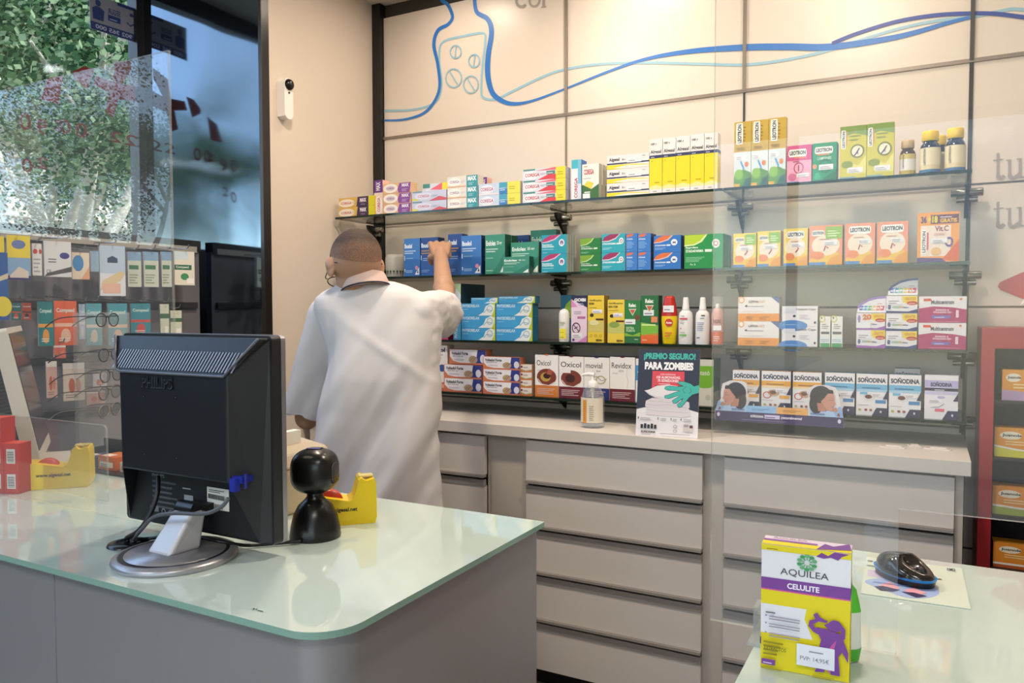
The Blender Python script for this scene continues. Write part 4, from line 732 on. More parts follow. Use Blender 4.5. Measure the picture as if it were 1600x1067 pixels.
dz('ibuL', '#0f5a30', '#2f9a50', [('r', 0, 0, 1, 1, '#1c9148'), ('p', [(0, .70), (0, .99), (.55, .99), (.42, .82), (.25, .72)], '#b6d030'), ('p', [(0, .66), (0, .70), (.25, .72), (.42, .82), (.55, .99), (.6, .99), (.46, .78), (.26, .68)], '#dcebb0'), ('t', 'Ibuprofeno', .04, .58, .36, .65, '#eef8ee', .03), ('t', 'STADAFARMA', .04, .48, .5, .56, '#eef8ee', .03), ('r', .54, .48, .72, .56, '#e2ece2'), ('l', .04, .2, .6, .36, 4, '#8fd0a0'), ('c', .82, .72, .1, .13, '#e4eae4'), ('o', .82, .72, .06, .07, .3, '#c06a6a'), ('t', '7x 2', .15, .1, .3, .15, '#dff0df', .02)])
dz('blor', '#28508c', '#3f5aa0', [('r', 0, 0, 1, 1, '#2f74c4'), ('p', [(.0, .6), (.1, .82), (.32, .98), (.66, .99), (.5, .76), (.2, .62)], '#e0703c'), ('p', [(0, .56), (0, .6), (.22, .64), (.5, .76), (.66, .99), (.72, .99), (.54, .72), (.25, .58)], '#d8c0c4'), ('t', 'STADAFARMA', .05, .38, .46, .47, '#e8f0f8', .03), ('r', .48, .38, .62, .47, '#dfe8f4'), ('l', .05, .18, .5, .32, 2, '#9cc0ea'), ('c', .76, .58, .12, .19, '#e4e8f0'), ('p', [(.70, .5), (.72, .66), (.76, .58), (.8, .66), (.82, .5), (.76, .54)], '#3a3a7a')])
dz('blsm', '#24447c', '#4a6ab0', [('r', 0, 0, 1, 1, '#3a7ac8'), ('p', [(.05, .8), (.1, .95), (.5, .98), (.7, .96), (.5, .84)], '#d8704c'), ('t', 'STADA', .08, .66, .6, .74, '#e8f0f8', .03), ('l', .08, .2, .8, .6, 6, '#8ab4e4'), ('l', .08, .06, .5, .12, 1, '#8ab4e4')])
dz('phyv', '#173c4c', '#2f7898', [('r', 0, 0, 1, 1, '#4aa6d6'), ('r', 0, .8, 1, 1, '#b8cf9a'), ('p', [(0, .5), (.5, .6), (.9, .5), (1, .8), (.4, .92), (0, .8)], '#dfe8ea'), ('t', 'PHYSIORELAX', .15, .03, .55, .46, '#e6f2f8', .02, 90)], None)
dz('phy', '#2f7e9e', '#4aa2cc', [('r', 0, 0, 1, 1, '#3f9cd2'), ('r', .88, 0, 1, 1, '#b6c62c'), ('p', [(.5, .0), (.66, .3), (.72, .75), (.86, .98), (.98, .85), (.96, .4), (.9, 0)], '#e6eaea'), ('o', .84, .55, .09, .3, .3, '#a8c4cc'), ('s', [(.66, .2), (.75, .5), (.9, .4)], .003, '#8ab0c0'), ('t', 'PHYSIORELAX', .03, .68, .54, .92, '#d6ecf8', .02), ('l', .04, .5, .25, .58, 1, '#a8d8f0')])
dz('mag', '#b02a70', '#d060a0', [('r', 0, 0, 1, 1, '#c43a84')])
dz('ibuw', '#e4ded8', '#6a2f2c', [('r', 0, 0, 1, 1, '#ebe6e4'), ('t', 'dol', .1, .85, .8, .95, '#3a3444', .03), ('l', .1, .78, .8, .82, 1, '#8a8a94'), ('c', .55, .5, .3, .08, '#31559a'), ('p', [(0, 0), (1, 0), (1, .22), (0, .14)], '#d9694c'), ('r', .1, .06, .8, .14, '#eaa898')])
dz('volt', '#c9825c', '#d08a66', [('r', 0, 0, 1, 1, '#cc7a58'), ('p', [(.02, .98), (.02, .5), (.12, .2), (.3, .1), (1, .1), (1, .98)], '#e9e6ec'), ('p', [(.62, .1), (.75, .4), (.78, .98), (1, .98), (1, .1)], '#2f3a86'), ('c', .66, .33, .12, .26, '#b59a7c'), ('s', [(.58, .25), (.68, .5)], .003, '#7a8a4a'), ('s', [(.64, .2), (.74, .5)], .003, '#9a5a7a'), ('c', .92, .4, .07, .28, '#d6d8e6'), ('t', 'Voltadol Forte', .06, .62, .52, .84, '#3a3444', .03), ('t', '23,2 mg/g gel', .1, .48, .38, .58, '#3a3444', .02), ('l', .14, .26, .45, .38, 2, '#c4bccb')])
dz('ttny', '#c89a7c', '#d9c4b0', [('r', 0, 0, 1, 1, '#e4dcd4'), ('p', [(0, 0), (1, 0), (1, .3), (.5, .12), (0, .35)], '#cf7a48'), ('p', [(0, .34), (.5, .14), (1, .3), (1, .38), (.5, .22), (0, .45)], '#8aa868'), ('c', .15, .7, .08, .14, '#4a3a5a'), ('l', .28, .55, .8, .75, 2, '#7a7480')])
def oxi(n, word, u1, band, circ, extra=None, top='#3a1a1c'):
    dz(n, '#dcd6d2', top, [('r', 0, 0, 1, 1, '#ebe7e5'), ('t', word, .07, .74, u1, .87, '#54484a', .01), ('r', 0, 0, 1, .27, band), ('l', .1, .06, .9, .22, 4, '#c9b0b0'), ('c', .5, 1.0, .09, .02, band), ('l', .1, .62, .4, .65, 1, '#b8b4b4')]+(circ or [])+(extra or []))
hair_ = [('c', .5, .47, .42, .2, '#7a3a2c'), ('c', .46, .47, .22, .11, '#b89a4a'), ('c', .52, .5, .16, .07, '#3c1c18'), ('p', [(.5, .54), (.6, .68), (.78, .62), (.7, .52)], '#a8584a'), ('s', [(.12, .42), (.3, .3), (.6, .27), (.85, .36)], .003, '#e6d8d0')]
oxi('oxi1', 'Oxicol', .68, '#cc7a34', hair_); oxi('oxi2', 'Oxicol', .9, '#6b2230', [('c', .5, .47, .42, .2, '#7a3a2c'), ('c', .46, .47, .2, .1, '#3c1c18'), ('p', [(.04, .6), (.04, .7), (.48, .7), (.48, .6)], '#e8e4e4'), ('s', [(.12, .42), (.3, .3), (.6, .27), (.85, .36)], .003, '#e6d8d0')])
oxi('movi', 'movial', .72, '#28356e', [('o', .66, .47, .2, .1, .25, '#b9ae88'), ('s', [(.3, .5), (.5, .55), (.7, .45), (.9, .5)], .002, '#8a8468'), ('t', 'fluid', .5, .66, .65, .7, '#777777')])
oxi('revi', 'Revidox', .86, '#6b2230', [('s', [(.72, .8), (.66, .6), (.74, .45), (.68, .3)], .0014, '#cfc8c4'), ('t', 'ADN', .35, .66, .55, .71, '#999999')])
dz('blug', '#b8bcc0', '#26333f', [('r', 0, 0, 1, 1, '#e4e6ea'), ('r', 0, .5, 1, .85, '#3f94d0'), ('t', 'cl', .3, .66, .8, .76, '#e8f2fa')])
dz('gren', '#4c7a3c', '#8a9a80', [('r', 0, 0, 1, 1, '#d8d8cc'), ('r', 0, .45, 1, .86, '#7ab83a'), ('c', .5, .45, .5, .07, '#7ab83a'), ('t', 'stató', .1, .66, .8, .76, '#e4f0d8', .02), ('c', .7, .18, .16, .06, '#c2c2b8')], [('r', 0, 0, 1, .3, '#b4b8a4'), ('c', .45, .5, .4, .12, '#37602c')])
dz('goib', '#2b3160', '#2b3160', [('r', 0, 0, 1, 1, '#e6cfe0'), ('p', [(0, 1), (1, 1), (1, .74), (0, .92)], '#22264c'), ('p', [(0, .74), (.4, .76), (0, .92)], '#d98ac4'), ('t', 'GOIBI', .2, .87, .92, .94, '#f0f0f4', .05), ('l', .45, .79, .9, .85, 2, '#a8acd0'), ('l', .18, .6, .9, .68, 2, '#9a94a8'), ('r', .4, .5, .9, .55, '#b06a9a'), ('o', .32, .3, .27, .12, .2, '#4a2a50'), ('s', [(.15, .37), (.5, .23)], .003, '#4a2a50'), ('s', [(.2, .28), (.42, .33)], .003, '#4a2a50'), ('p', [(.4, 0), (1, .14), (1, 0)], '#cf86c0'), ('r', .08, .02, .22, .07, '#5a3a8a')]+price(.08, .08, .72, .2))
dz('isd1', '#b8942a', '#caa434', [('r', 0, 0, 1, 1, '#e8c93c'), ('r', 0, .22, 1, .45, '#cfc06a'), ('t', 'Anti-Mosquitos', .08, .86, .85, .92, '#5a4a1c', .02), ('t', 'ISDIN', .08, .80, .38, .85, '#3a2f12', .04), ('l', .08, .73, .8, .77, 1, '#a89230'), ('c', .25, .58, .12, .04, '#3a2f12'), ('r', .5, .47, .98, .51, '#4a1c18'), ('c', .4, .42, .3, .06, '#e0d8a0'), ('o', .2, .14, .08, .03, .3, '#a89230'), ('o', .5, .14, .08, .03, .3, '#a89230'), ('o', .8, .14, .08, .03, .3, '#a89230'), ('t', 'ISDIN', .52, .02, .88, .07, '#3a2f12', .04)]+price(.28, .62, .9, .70))
dz('isd2', '#b8942a', '#caa434', [('r', 0, 0, 1, 1, '#e8cc46'), ('r', 0, .22, 1, .45, '#c4c46a'), ('t', 'Anti-Mosquitos', .06, .88, .9, .94, '#5a4a1c', .02), ('t', 'ISDIN XTREM', .06, .81, .6, .86, '#4a3012', .03), ('l', .06, .74, .8, .78, 1, '#a89230'), ('c', .25, .62, .12, .04, '#3a2f12'), ('r', .5, .48, .98, .52, '#4a1c18'), ('c', .4, .42, .3, .07, '#8aa04a'), ('t', 'ISDIN', .55, .02, .92, .07, '#3a2f12', .04)]+price(.34, .60, .9, .69))
REL = lambda: [('t', 'Relec', .25, .84, .72, .93, '#eaf2e4', .05), ('p', [(.25, .80), (.75, .80), (.5, .64)], '#d9e0cc'), ('p', [(.32, .78), (.68, .78), (.5, .67)], '#c4603c')]
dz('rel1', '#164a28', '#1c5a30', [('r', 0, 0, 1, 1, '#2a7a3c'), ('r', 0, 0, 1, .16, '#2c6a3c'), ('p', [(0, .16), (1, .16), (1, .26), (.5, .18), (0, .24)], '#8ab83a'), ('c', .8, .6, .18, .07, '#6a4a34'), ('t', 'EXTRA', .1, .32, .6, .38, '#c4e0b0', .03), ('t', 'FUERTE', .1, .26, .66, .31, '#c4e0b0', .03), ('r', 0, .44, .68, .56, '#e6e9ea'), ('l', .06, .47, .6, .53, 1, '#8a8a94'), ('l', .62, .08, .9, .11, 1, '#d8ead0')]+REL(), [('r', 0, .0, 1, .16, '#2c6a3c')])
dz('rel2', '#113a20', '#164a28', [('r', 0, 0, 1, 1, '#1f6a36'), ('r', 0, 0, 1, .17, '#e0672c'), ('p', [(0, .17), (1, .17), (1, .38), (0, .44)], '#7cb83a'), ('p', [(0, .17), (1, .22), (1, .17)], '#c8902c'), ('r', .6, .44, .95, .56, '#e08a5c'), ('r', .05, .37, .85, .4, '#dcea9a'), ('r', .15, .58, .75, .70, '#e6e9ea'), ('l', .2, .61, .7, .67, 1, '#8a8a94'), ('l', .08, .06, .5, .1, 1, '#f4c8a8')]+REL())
dz('leph', '#c9c4c4', '#dcd8d8', [('r', 0, 0, 1, 1, '#e9e5e6'), ('r', 0, 0, 1, .32, '#e8953c'), ('c', .08, .88, .08, .14, '#e8a86a'), ('c', .08, .88, .05, .09, '#e9e5e6'), ('p', [(.8, 1), (1, 1), (1, .72)], '#55629c'), ('t', 'LEPHA', .26, .76, .5, .86, '#5a4a50', .03), ('t', 'NET', .51, .76, .66, .86, '#d8b49a', .02), ('l', .22, .6, .85, .66, 1, '#9a96a8'), ('c', .2, .63, .03, .04, '#444450'), ('l', .2, .08, .4, .24, 2, '#b06a20'), ('l', .54, .08, .8, .24, 2, '#b06a20'), ('l', .1, .4, .8, .44, 1, '#d8ccc4')])
dz('hyab', '#d0ccd0', '#dcd8d8', [('r', 0, 0, 1, 1, '#e6e4ea'), ('c', .3, .02, .42, .28, '#4a86cc'), ('l', .1, .06, .5, .12, 1, '#a8c8ec'), ('t', 'Hyabak Caps', .40, .76, .95, .9, '#4a4658', .02), ('c', .35, .5, .04, .06, '#3a3a44'), ('l', .5, .35, .8, .6, 3, '#b4b0c4'), ('c', .93, .18, .03, .06, '#3a2a30'), ('r', .04, .68, .38, .88, '#dadce6')])
dz('smal', '#d6d4d0', '#d8d4a0', [('r', 0, 0, 1, 1, '#e6e6e4'), ('o', .2, .92, .3, .12, .3, '#c9c46a'), ('c', .15, .95, .07, .03, '#2a2a30'), ('l', .2, .6, .85, .78, 3, '#8a8c90'), ('r', .1, .42, .9, .5, '#5a5c60'), ('r', .05, 0, .95, .12, '#3c9a5c'), ('r', 0, .13, 1, .32, '#dfe8ee'), ('l', .1, .18, .9, .28, 2, '#8a9aa8')])
def mult(n, col, ty=False):
    dz(n, '#c4c0c8', '#d8d8dc', [('r', 0, 0, 1, 1, '#e6e4ea'), ('p', [(.5, .98), (1, .98), (1, .5), (.78, .45), (.55, .62)], '#eccf3a'), ('t', 'GRATIS', .6, .74, .95, .9, '#d08a2a', .04), ('c', .83, .58, .17, .12, '#c4402c'), ('l', .72, .54, .94, .6, 1, '#f0d8d0'), ('p', [(0, 0), (1, 0), (1, .24), (.7, .1), (0, .14)], col), ('l', .2, .3, .55, .44, 2, '#3f9a5a'), ('l', .4, .3, .65, .42, 2, '#d8a83a'), ('l', .55, .3, .75, .42, 1, '#3f6ab0'), ('c', .1, .35, .05, .14, '#55609a')]+([('t', '20', .22, .6, .52, .94, '#d9762c', .05), ('r', 0, .1, .5, .44, '#e6e8f0'), ('c', .1, .68, .05, .2, '#9a7ac0')] if ty else price(.04, .5, .5, .88)))
mult('mulp', '#9a5ab4'); mult('mulp20', '#9a5ab4', True); mult('mulb', '#2c3a78')
dz('mcen', '#7c1c50', '#d4cfd4', [('r', 0, 0, 1, 1, '#e8e4e8'), ('p', [(0, 0), (1, 0), (1, .5), (.72, .58), (.3, .62), (0, .54)], '#b02468'), ('r', .1, .82, .26, .92, '#d9482c'), ('t', 'Multicentrum', .26, .70, .74, .86, '#3a2f44', .03), ('t', 'ENERGÍA &', .36, .45, .64, .53, '#f0d8e4', .03), ('t', 'VITALIDAD 50+', .3, .36, .7, .43, '#f0d8e4', .03), ('r', .28, .16, .66, .28, '#7a6ab8'), ('l', .34, .19, .6, .25, 1, '#d8d0f0'), ('r', .78, .2, .84, .48, '#e8ccd8'), ('l', .2, .04, .95, .07, 1, '#e0a0c0'), ('c', .88, .9, .03, .04, '#e08a4c')])
def sono(n, c1, c2, topc):
    dz(n, '#a8a4a8' if c1 != '#6fb4dc' else '#8aa6b8', topc, [('r', 0, 0, 1, 1, '#e9e6ea'), ('t', 'SOÑODINA', .05, .79, .95, .93, '#252248', .05), ('r', 0, .62, 1, .75, c1), ('l', .18, .65, .85, .71, 1, c2), ('r', 0, .57, 1, .615, '#f0d9b4' if c1 != '#6fb4dc' else '#a8d0e6'), ('c', .42, .44, .2, .09, '#c8a488' if c1 != '#6fb4dc' else '#dcdce0'), ('c', .40, .45, .12, .05, '#6a4a3c' if c1 != '#6fb4dc' else '#6a3a30'), ('o', .2, .38, .15, .09, .25, '#c8584c') if c1 != '#6fb4dc' else ('r', .12, .50, .36, .56, '#6fb4dc'), ('r', .62, .30, .96, .38, c1 if c1 != '#6fb4dc' else '#4a86c0'), ('c', .12, .13, .05, .03, '#b8b04a'), ('c', .32, .13, .05, .03, '#8a3a3a'), ('c', .48, .13, .05, .03, '#a05a4a'), ('p', [(.52, 0), (.66, .19), (1, .19), (1, 0)], '#2f2450'), ('p', [(.86, .4), (1, .62), (1, .4)], '#2f2450'), ('c', .8, .1, .03, .03, '#d8d8e4'), ('l', .05, .24, .5, .27, 1, '#a8a4b0')]+price(.5, .46, .88, .55))
sono('sono', '#e8a83c', '#8a5a1c', '#d8a04c'); sono('sonb', '#6fb4dc', '#2f6a94', '#5a94b8')
dz('sonp', '#b4b0bc', '#d0ccd4', [('r', 0, 0, 1, 1, '#e9e6ec'), ('r', 0, .72, 1, .88, '#b8b0dc'), ('t', 'SOÑODINA', .18, .74, .82, .85, '#2f2450', .05), ('r', 0, .64, 1, .71, '#2f2450'), ('l', .3, .655, .7, .695, 1, '#e4e0f0'), ('r', 0, .56, 1, .63, '#c9c4e4'), ('c', .5, .5, .12, .03, '#b8b0dc'), ('s', [(.2, .26), (.45, .28), (.6, .36)], .002, '#9a94b0'), ('r', .32, .17, .6, .24, '#e06a80'), ('p', [(.54, 0), (.7, .2), (1, .2), (1, 0)], '#2f2450'), ('p', [(.85, .42), (1, .6), (1, .42)], '#2f2450'), ('c', .84, .1, .03, .03, '#d8d8e4')]+price(.12, .38, .55, .46))
dz('juaA', '#b8741c', '#c88a2a', [('r', 0, 0, 1, 1, '#e2982a'), ('c', .3, .74, .2, .14, '#ece4d0'), ('t', 'Juanola', .14, .68, .5, .80, '#2a2018', .03), ('l', .3, .4, .9, .6, 2, '#f0d49a'), ('p', [(0, 0), (1, 0), (1, .2), (.5, .3), (0, .35)], '#b89ac0')])
dz('juaB', '#b8741c', '#c88a2a', [('r', 0, 0, 1, 1, '#e2982a'), ('c', .3, .74, .2, .14, '#ece4d0'), ('t', 'Juanola', .14, .68, .5, .80, '#2a2018', .03), ('l', .2, .42, .8, .6, 2, '#f0d49a'), ('c', .9, .5, .1, .2, '#e8c23c'), ('p', [(0, .34), (.3, .26), (1, .2), (1, 0), (0, 0)], '#d6cf3c'), ('p', [(0, .4), (0, .34), (.4, .24), (1, .2), (.4, .3)], '#ece8dc')])
dz('juaC', '#b8741c', '#c88a2a', [('r', 0, 0, 1, 1, '#dd9228'), ('c', .3, .74, .2, .14, '#ece4d0'), ('t', 'Juanola', .14, .68, .5, .80, '#2a2018', .03), ('l', .2, .42, .8, .6, 2, '#f0d49a'), ('c', .98, .55, .14, .28, '#8ab43c'), ('r', 0, 0, 1, .28, '#9fb04a'), ('p', [(0, .36), (0, .28), (.5, .24), (1, .26), (.5, .30)], '#ece8dc')])
dz('juaD', '#b8741c', '#c88a2a', [('r', 0, 0, 1, 1, '#dd8a22'), ('c', .3, .74, .2, .14, '#ece4d0'), ('t', 'Juanola', .14, .68, .5, .80, '#2a2018', .03), ('l', .2, .42, .8, .6, 2, '#f0d49a'), ('c', 1.0, .5, .14, .3, '#8a2a20'), ('r', 0, 0, 1, .12, '#b85a20'), ('p', [(0, .2), (0, .12), (.5, .12), (1, .14), (.5, .2)], '#ece8dc')])

_cm = {}
def carton(d, x0, y0, z0, w_, dp, h_, label, group=None, rz=0, cat='box'):
    """x0,y0,z0 = lower left corner of the printed front"""
    key = (d, round(w_, 3), round(dp, 3), round(h_, 3)); side, top, ops, sops, noun = Dz[d]
    if key in _cm: me = _cm[key]; o = bpy.data.objects.new('medicine_box', me); C.objects.link(o)
    else:
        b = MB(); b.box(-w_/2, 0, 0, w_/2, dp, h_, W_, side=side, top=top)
        Face(b, (-w_/2, 0, 0), (w_, 0, 0), (0, 0, h_)).draw(ops)
        if sops: Face(b, (w_/2, 0, 0), (0, dp, 0), (0, 0, h_)).draw(sops)
        o = b.build('medicine_box'); _cm[key] = o.data
    o.location = (x0+w_/2*cos(rz), y0+w_/2*sin(rz), z0); o.rotation_euler = (0, 0, rz)
    return tag(o, label, cat, group)
SZ = [z+.0004 for z in SH]
def shelf_item(k, d, xa, xb, yt, lab, Y=2.635, dp=.06, rows=1, group=None, depthn=1, rz=0, lift=0, dlab=None, gap=.0006):
    """front face spans photo columns xa..xb at depth Y; yt = photo row of its top-left"""
    A_ = PY(xa, yt, Y); B_ = PY(xb, yt, Y); z0 = SZ[k]+lift; wd = B_.x-A_.x; ht = (A_.z-z0)/rows-gap
    out = []
    for r_ in range(rows):
        for q in range(depthn):
            l = lab
            if rows > 1: l = lab.replace('@', ('bottom', 'top')[r_] if rows == 2 else (('bottom', 'middle', 'top')[r_] if rows == 3 else ('bottom', 'second lowest', 'second highest', 'top')[r_]))
            if q: l = (dlab or lab).replace('@', ('bottom', 'top')[min(r_, 1)] if rows <= 2 else ('bottom', 'middle', 'top', 'top')[r_])+', %s pack back' % ('second', 'third', 'fourth', 'fifth')[q-1]
            out.append(carton(d, A_.x+gap/2+q*.0015, Y+q*(dp+.0015), z0+r_*(ht+gap), wd-gap, dp, ht, l, group, rz))
    return out
g1 = 'boxes on the top shelf'; g2 = 'boxes on the second shelf'; g3 = 'boxes on the third shelf'; g4 = 'boxes on the lowest shelf'
# top shelf
shelf_item(0, 'gold', 529.6, 585, 310, 'gold carton with dark purple panel at the shelf end, @ of two', rows=2, group=g1, dp=.045, Y=2.625)
shelf_item(0, 'vcor', 584.5, 598, 282, 'narrow upright peach and purple carton near the left upright', group=g1, dp=.05)
shelf_item(0, 'maxp', 598.5, 642, 287.5, 'peach carton with violet panel on the top shelf, @ of its stack', rows=3, group=g1, dp=.045)
shelf_item(0, 'corl', 643.5, 697.5, 300, 'pale lilac carton with grey oval logo on the top shelf, @ of two', rows=2, group=g1, dp=.045)
shelf_item(0, 'corr', 660, 700, 288, 'white and red carton lying behind and above the pale lilac pair', Y=2.70, dp=.05, group=g1)
shelf_item(0, 'maxt', 699, 746.5, 277, 'white carton with teal panel on the top shelf, @ of its stack', rows=3, group=g1, dp=.045)
shelf_item(0, 'vcor', 752, 761, 277, 'narrow peach carton peeking out behind the teal stack', Y=2.72, dp=.04, group=g1)
shelf_item(0, 'corb', 748, 813, 288, 'pale blue carton with yellow end on the top shelf, @ of two', rows=2, group=g1, dp=.045)
shelf_item(0, 'corr', 816.5, 884, 265.5, 'white and red carton with yellow end on the top shelf, @ of three', rows=3, group=g1, dp=.045)
shelf_item(0, 'corv', 893, 908.5, 250, 'narrow upright white and aqua carton on the top shelf', group=g1, dp=.05)
shelf_item(0, 'corg', 909.5, 936, 257, 'white and green carton with yellow chevron on the top shelf', group=g1, dp=.030, depthn=4)
shelf_item(0, 'algf', 948.5, 1014.5, 244, 'long white and yellow ointment carton lying flat, @ of three', rows=3, group=g1, dp=.045)
for i, (xa, xb, yt) in enumerate(((1015, 1035, 218), (1035.5, 1056, 215.5), (1056.5, 1078.5, 213), (1079, 1100.5, 210.5), (1101, 1122, 208.5))):
    shelf_item(0, 'algv', xa, xb, yt, 'tall white and yellow ointment carton standing upright, %s of five from the left' % ['first', 'second', 'third', 'fourth', 'fifth'][i], group=g1, dp=.04)
for i, (xa, xb, yt) in enumerate(((1147.5, 1174, 191.5), (1174.5, 1201, 188.5), (1201.5, 1228.5, 185))):
    shelf_item(0, 'leot', xa, xb, yt, 'tall mustard and green carton on the top shelf, %s of three from the left' % ['first', 'second', 'third'][i], group=g1, dp=.03)
shelf_item(0, 'leop', 1230, 1268.5, 228.5, 'pink carton on the top shelf', group=g1, dp=.04)
shelf_item(0, 'leog', 1269.5, 1308, 224.5, 'emerald green carton beside the pink one', group=g1, dp=.05)
for i, (xa, xb, yt) in enumerate(((1313, 1354.5, 198.5), (1355, 1397.5, 194))):
    shelf_item(0, 'leoy', xa, xb, yt, 'large lime yellow carton with purple running figure, %s of the pair' % ['left', 'right'][i], group=g1, dp=.045)
# second shelf
shelf_item(1, 'ibub', 631, 656, 373, 'blue carton at the left end of the second shelf beside the pale tub', group=g2, dp=.045)
A_ = PY(657, 373, 2.64); B_ = PY(684, 371, 2.64)
o = carton('ibud', A_.x, 2.64, SZ[1], B_.x-A_.x, .05, A_.z-SZ[1]+.003, 'dark blue carton half hidden by the raised hand', g2)
shelf_item(1, 'ibud', 700, 722, 366, 'dark blue carton standing just right of the raised hand', group=g2, dp=.045, Y=2.66)
shelf_item(1, 'ibub', 720.5, 752, 368.5, 'bright blue carton with small white corner mark right of the hand', group=g2, dp=.05, depthn=2)
shelf_item(1, 'endo', 758, 789, 367, 'tall green carton on the second shelf next to the blue ones', group=g2, dp=.05, depthn=2)
shelf_item(1, 'endo', 786, 827, 401.5, 'low green carton at the front of the second shelf', group=g2, dp=.035, Y=2.625)
shelf_item(1, 'endo', 833, 837, 401.5, 'thin edge of a green carton at the front', group=g2, dp=.03, Y=2.632) if False else None
shelf_item(1, 'endo', 798, 842, 379, 'wide green carton standing behind the low green one', group=g2, dp=.045, Y=2.664, depthn=2)
shelf_item(1, 'ibud', 800, 826, 368, 'dark blue carton far back between the green ones', group=g2, dp=.03, Y=2.80)
shelf_item(1, 'endo', 829, 869, 360, 'green carton at the back that rises highest of the green ones', group=g2, dp=.04, Y=2.77)
shelf_item(1, 'teal', 846, 886, 367.5, 'teal carton with crimson leaf mark, @ of two', rows=2, group=g2, dp=.018, depthn=4, dlab='teal carton with crimson leaf mark in the @ row')
shelf_item(1, 'ibug', 906.5, 939, 372.5, 'dark green carton with olive leaf mark, @ of two', rows=2, group=g2, dp=.05)
shelf_item(1, 'tealb', 940, 977, 366, 'turquoise carton with burgundy leaf mark, @ of two', rows=2, group=g2, dp=.05, Y=2.63)
for i, (xa, xb) in enumerate(((978, 996), (996.5, 1017))):
    shelf_item(1, 'blsm', xa, xb, 365, 'small upright blue carton with orange spot, @ of the %s column' % ['left', 'right'][i], rows=2, group=g2, dp=.06, Y=2.63)
shelf_item(1, 'blor', 1021.5, 1064, 368.5, 'blue carton with orange leaf mark, @ of two', rows=2, group=g2, dp=.05)
shelf_item(1, 'ibuL', 1069.5, 1130, 367, 'large bright green carton with lime leaf mark', group=g2, dp=.035, depthn=3)
for d_, xa, xb, yt, lab in (('leo1', 1146, 1182, 365, 'yellow carton with green flash, left one of the pair'), ('leo1', 1183.5, 1220, 361.5, 'yellow carton with green flash, right one of the pair'), ('leo3', 1225, 1262.5, 357.5, 'taller yellow carton without green flash'), ('leo4', 1264.5, 1317, 353, 'wide salmon carton with green flash'), ('leo5', 1321, 1368, 349.5, 'salmon and yellow carton, left one of the plain pair'), ('leo5', 1371, 1419.5, 347, 'salmon and yellow carton, right one of the plain pair'), ('vitc', 1434, 1500, 333, 'big orange vitamin carton at the right end of the second shelf')):
    shelf_item(1, d_, xa, xb, yt, lab, group=g2, dp=.05)
# third shelf
shelf_item(2, 'mag', 688, 700, 520, 'magenta carton peeking out behind the raised sleeve', group=g3, Y=2.66)
shelf_item(2, 'phyv', 708, 720, 443, 'tall narrow blue carton beside the raised sleeve', group=g3, dp=.19, Y=2.63)
shelf_item(2, 'phy', 721, 774, 474, 'long blue cream carton with white animal drawing, @ of the left stack', rows=3, group=g3, dp=.05, Y=2.63)
shelf_item(2, 'phy', 775, 832, 474, 'long blue cream carton with white animal drawing, @ of the right stack', rows=3, group=g3, dp=.05, Y=2.63)
zt_ = (PY(721, 474, 2.63).z-SZ[2])
shelf_item(2, 'phy', 736, 778, 465, 'blue cream carton lying set back on top of the left stack', group=g3, dp=.04, Y=2.634, lift=zt_)
shelf_item(2, 'phy', 779, 836, 463, 'blue cream carton lying set back on top of the right stack', group=g3, dp=.04, Y=2.634, lift=zt_)
shelf_item(2, 'goib', 892.5, 917.5, 461.5, 'pink and navy repellent carton', group=g3, dp=.045)
shelf_item(2, 'isd1', 918.5, 944, 461.5, 'taller yellow repellent carton', group=g3, dp=.05)
shelf_item(2, 'isd2', 949.5, 976, 468, 'shorter yellow repellent carton', group=g3, dp=.04)
shelf_item(2, 'rel1', 976.5, 1001, 469, 'green repellent carton with white price label low down', group=g3, dp=.04)
shelf_item(2, 'rel2', 1001.5, 1029, 461.5, 'green repellent carton with orange foot', group=g3, dp=.045)
shelf_item(2, 'leph', 1153.5, 1218, 464, 'white carton with orange band, @ of two', rows=2, group=g3, dp=.05)
shelf_item(2, 'hyab', 1222, 1278, 478, 'white carton with blue swoosh, @ of two', rows=2, group=g3, dp=.05)
shelf_item(2, 'smal', 1281.5, 1298, 494, 'small white eye drop carton with green foot, left of the pair', group=g3, dp=.03)
shelf_item(2, 'smal', 1299.5, 1317, 494, 'small white eye drop carton with green foot, right of the pair', group=g3, dp=.03)
shelf_item(2, 'mulp', 1338, 1383.5, 515, 'white carton with violet wave, lower of the left column', group=g3, dp=.05)
h_ = PY(1338, 515, 2.635).z-SZ[2]
shelf_item(2, 'mulp20', 1338, 1383.5, 489, 'white carton with violet wave and orange 20, upper of the left column', group=g3, dp=.05, lift=h_)
shelf_item(2, 'mulb', 1385, 1434, 462, 'white carton with navy wave, @ of the right column', rows=3, group=g3, dp=.05)
shelf_item(2, 'mcen', 1436, 1511, 463, 'magenta and white vitamin carton, @ of two', rows=2, group=g3, dp=.06)
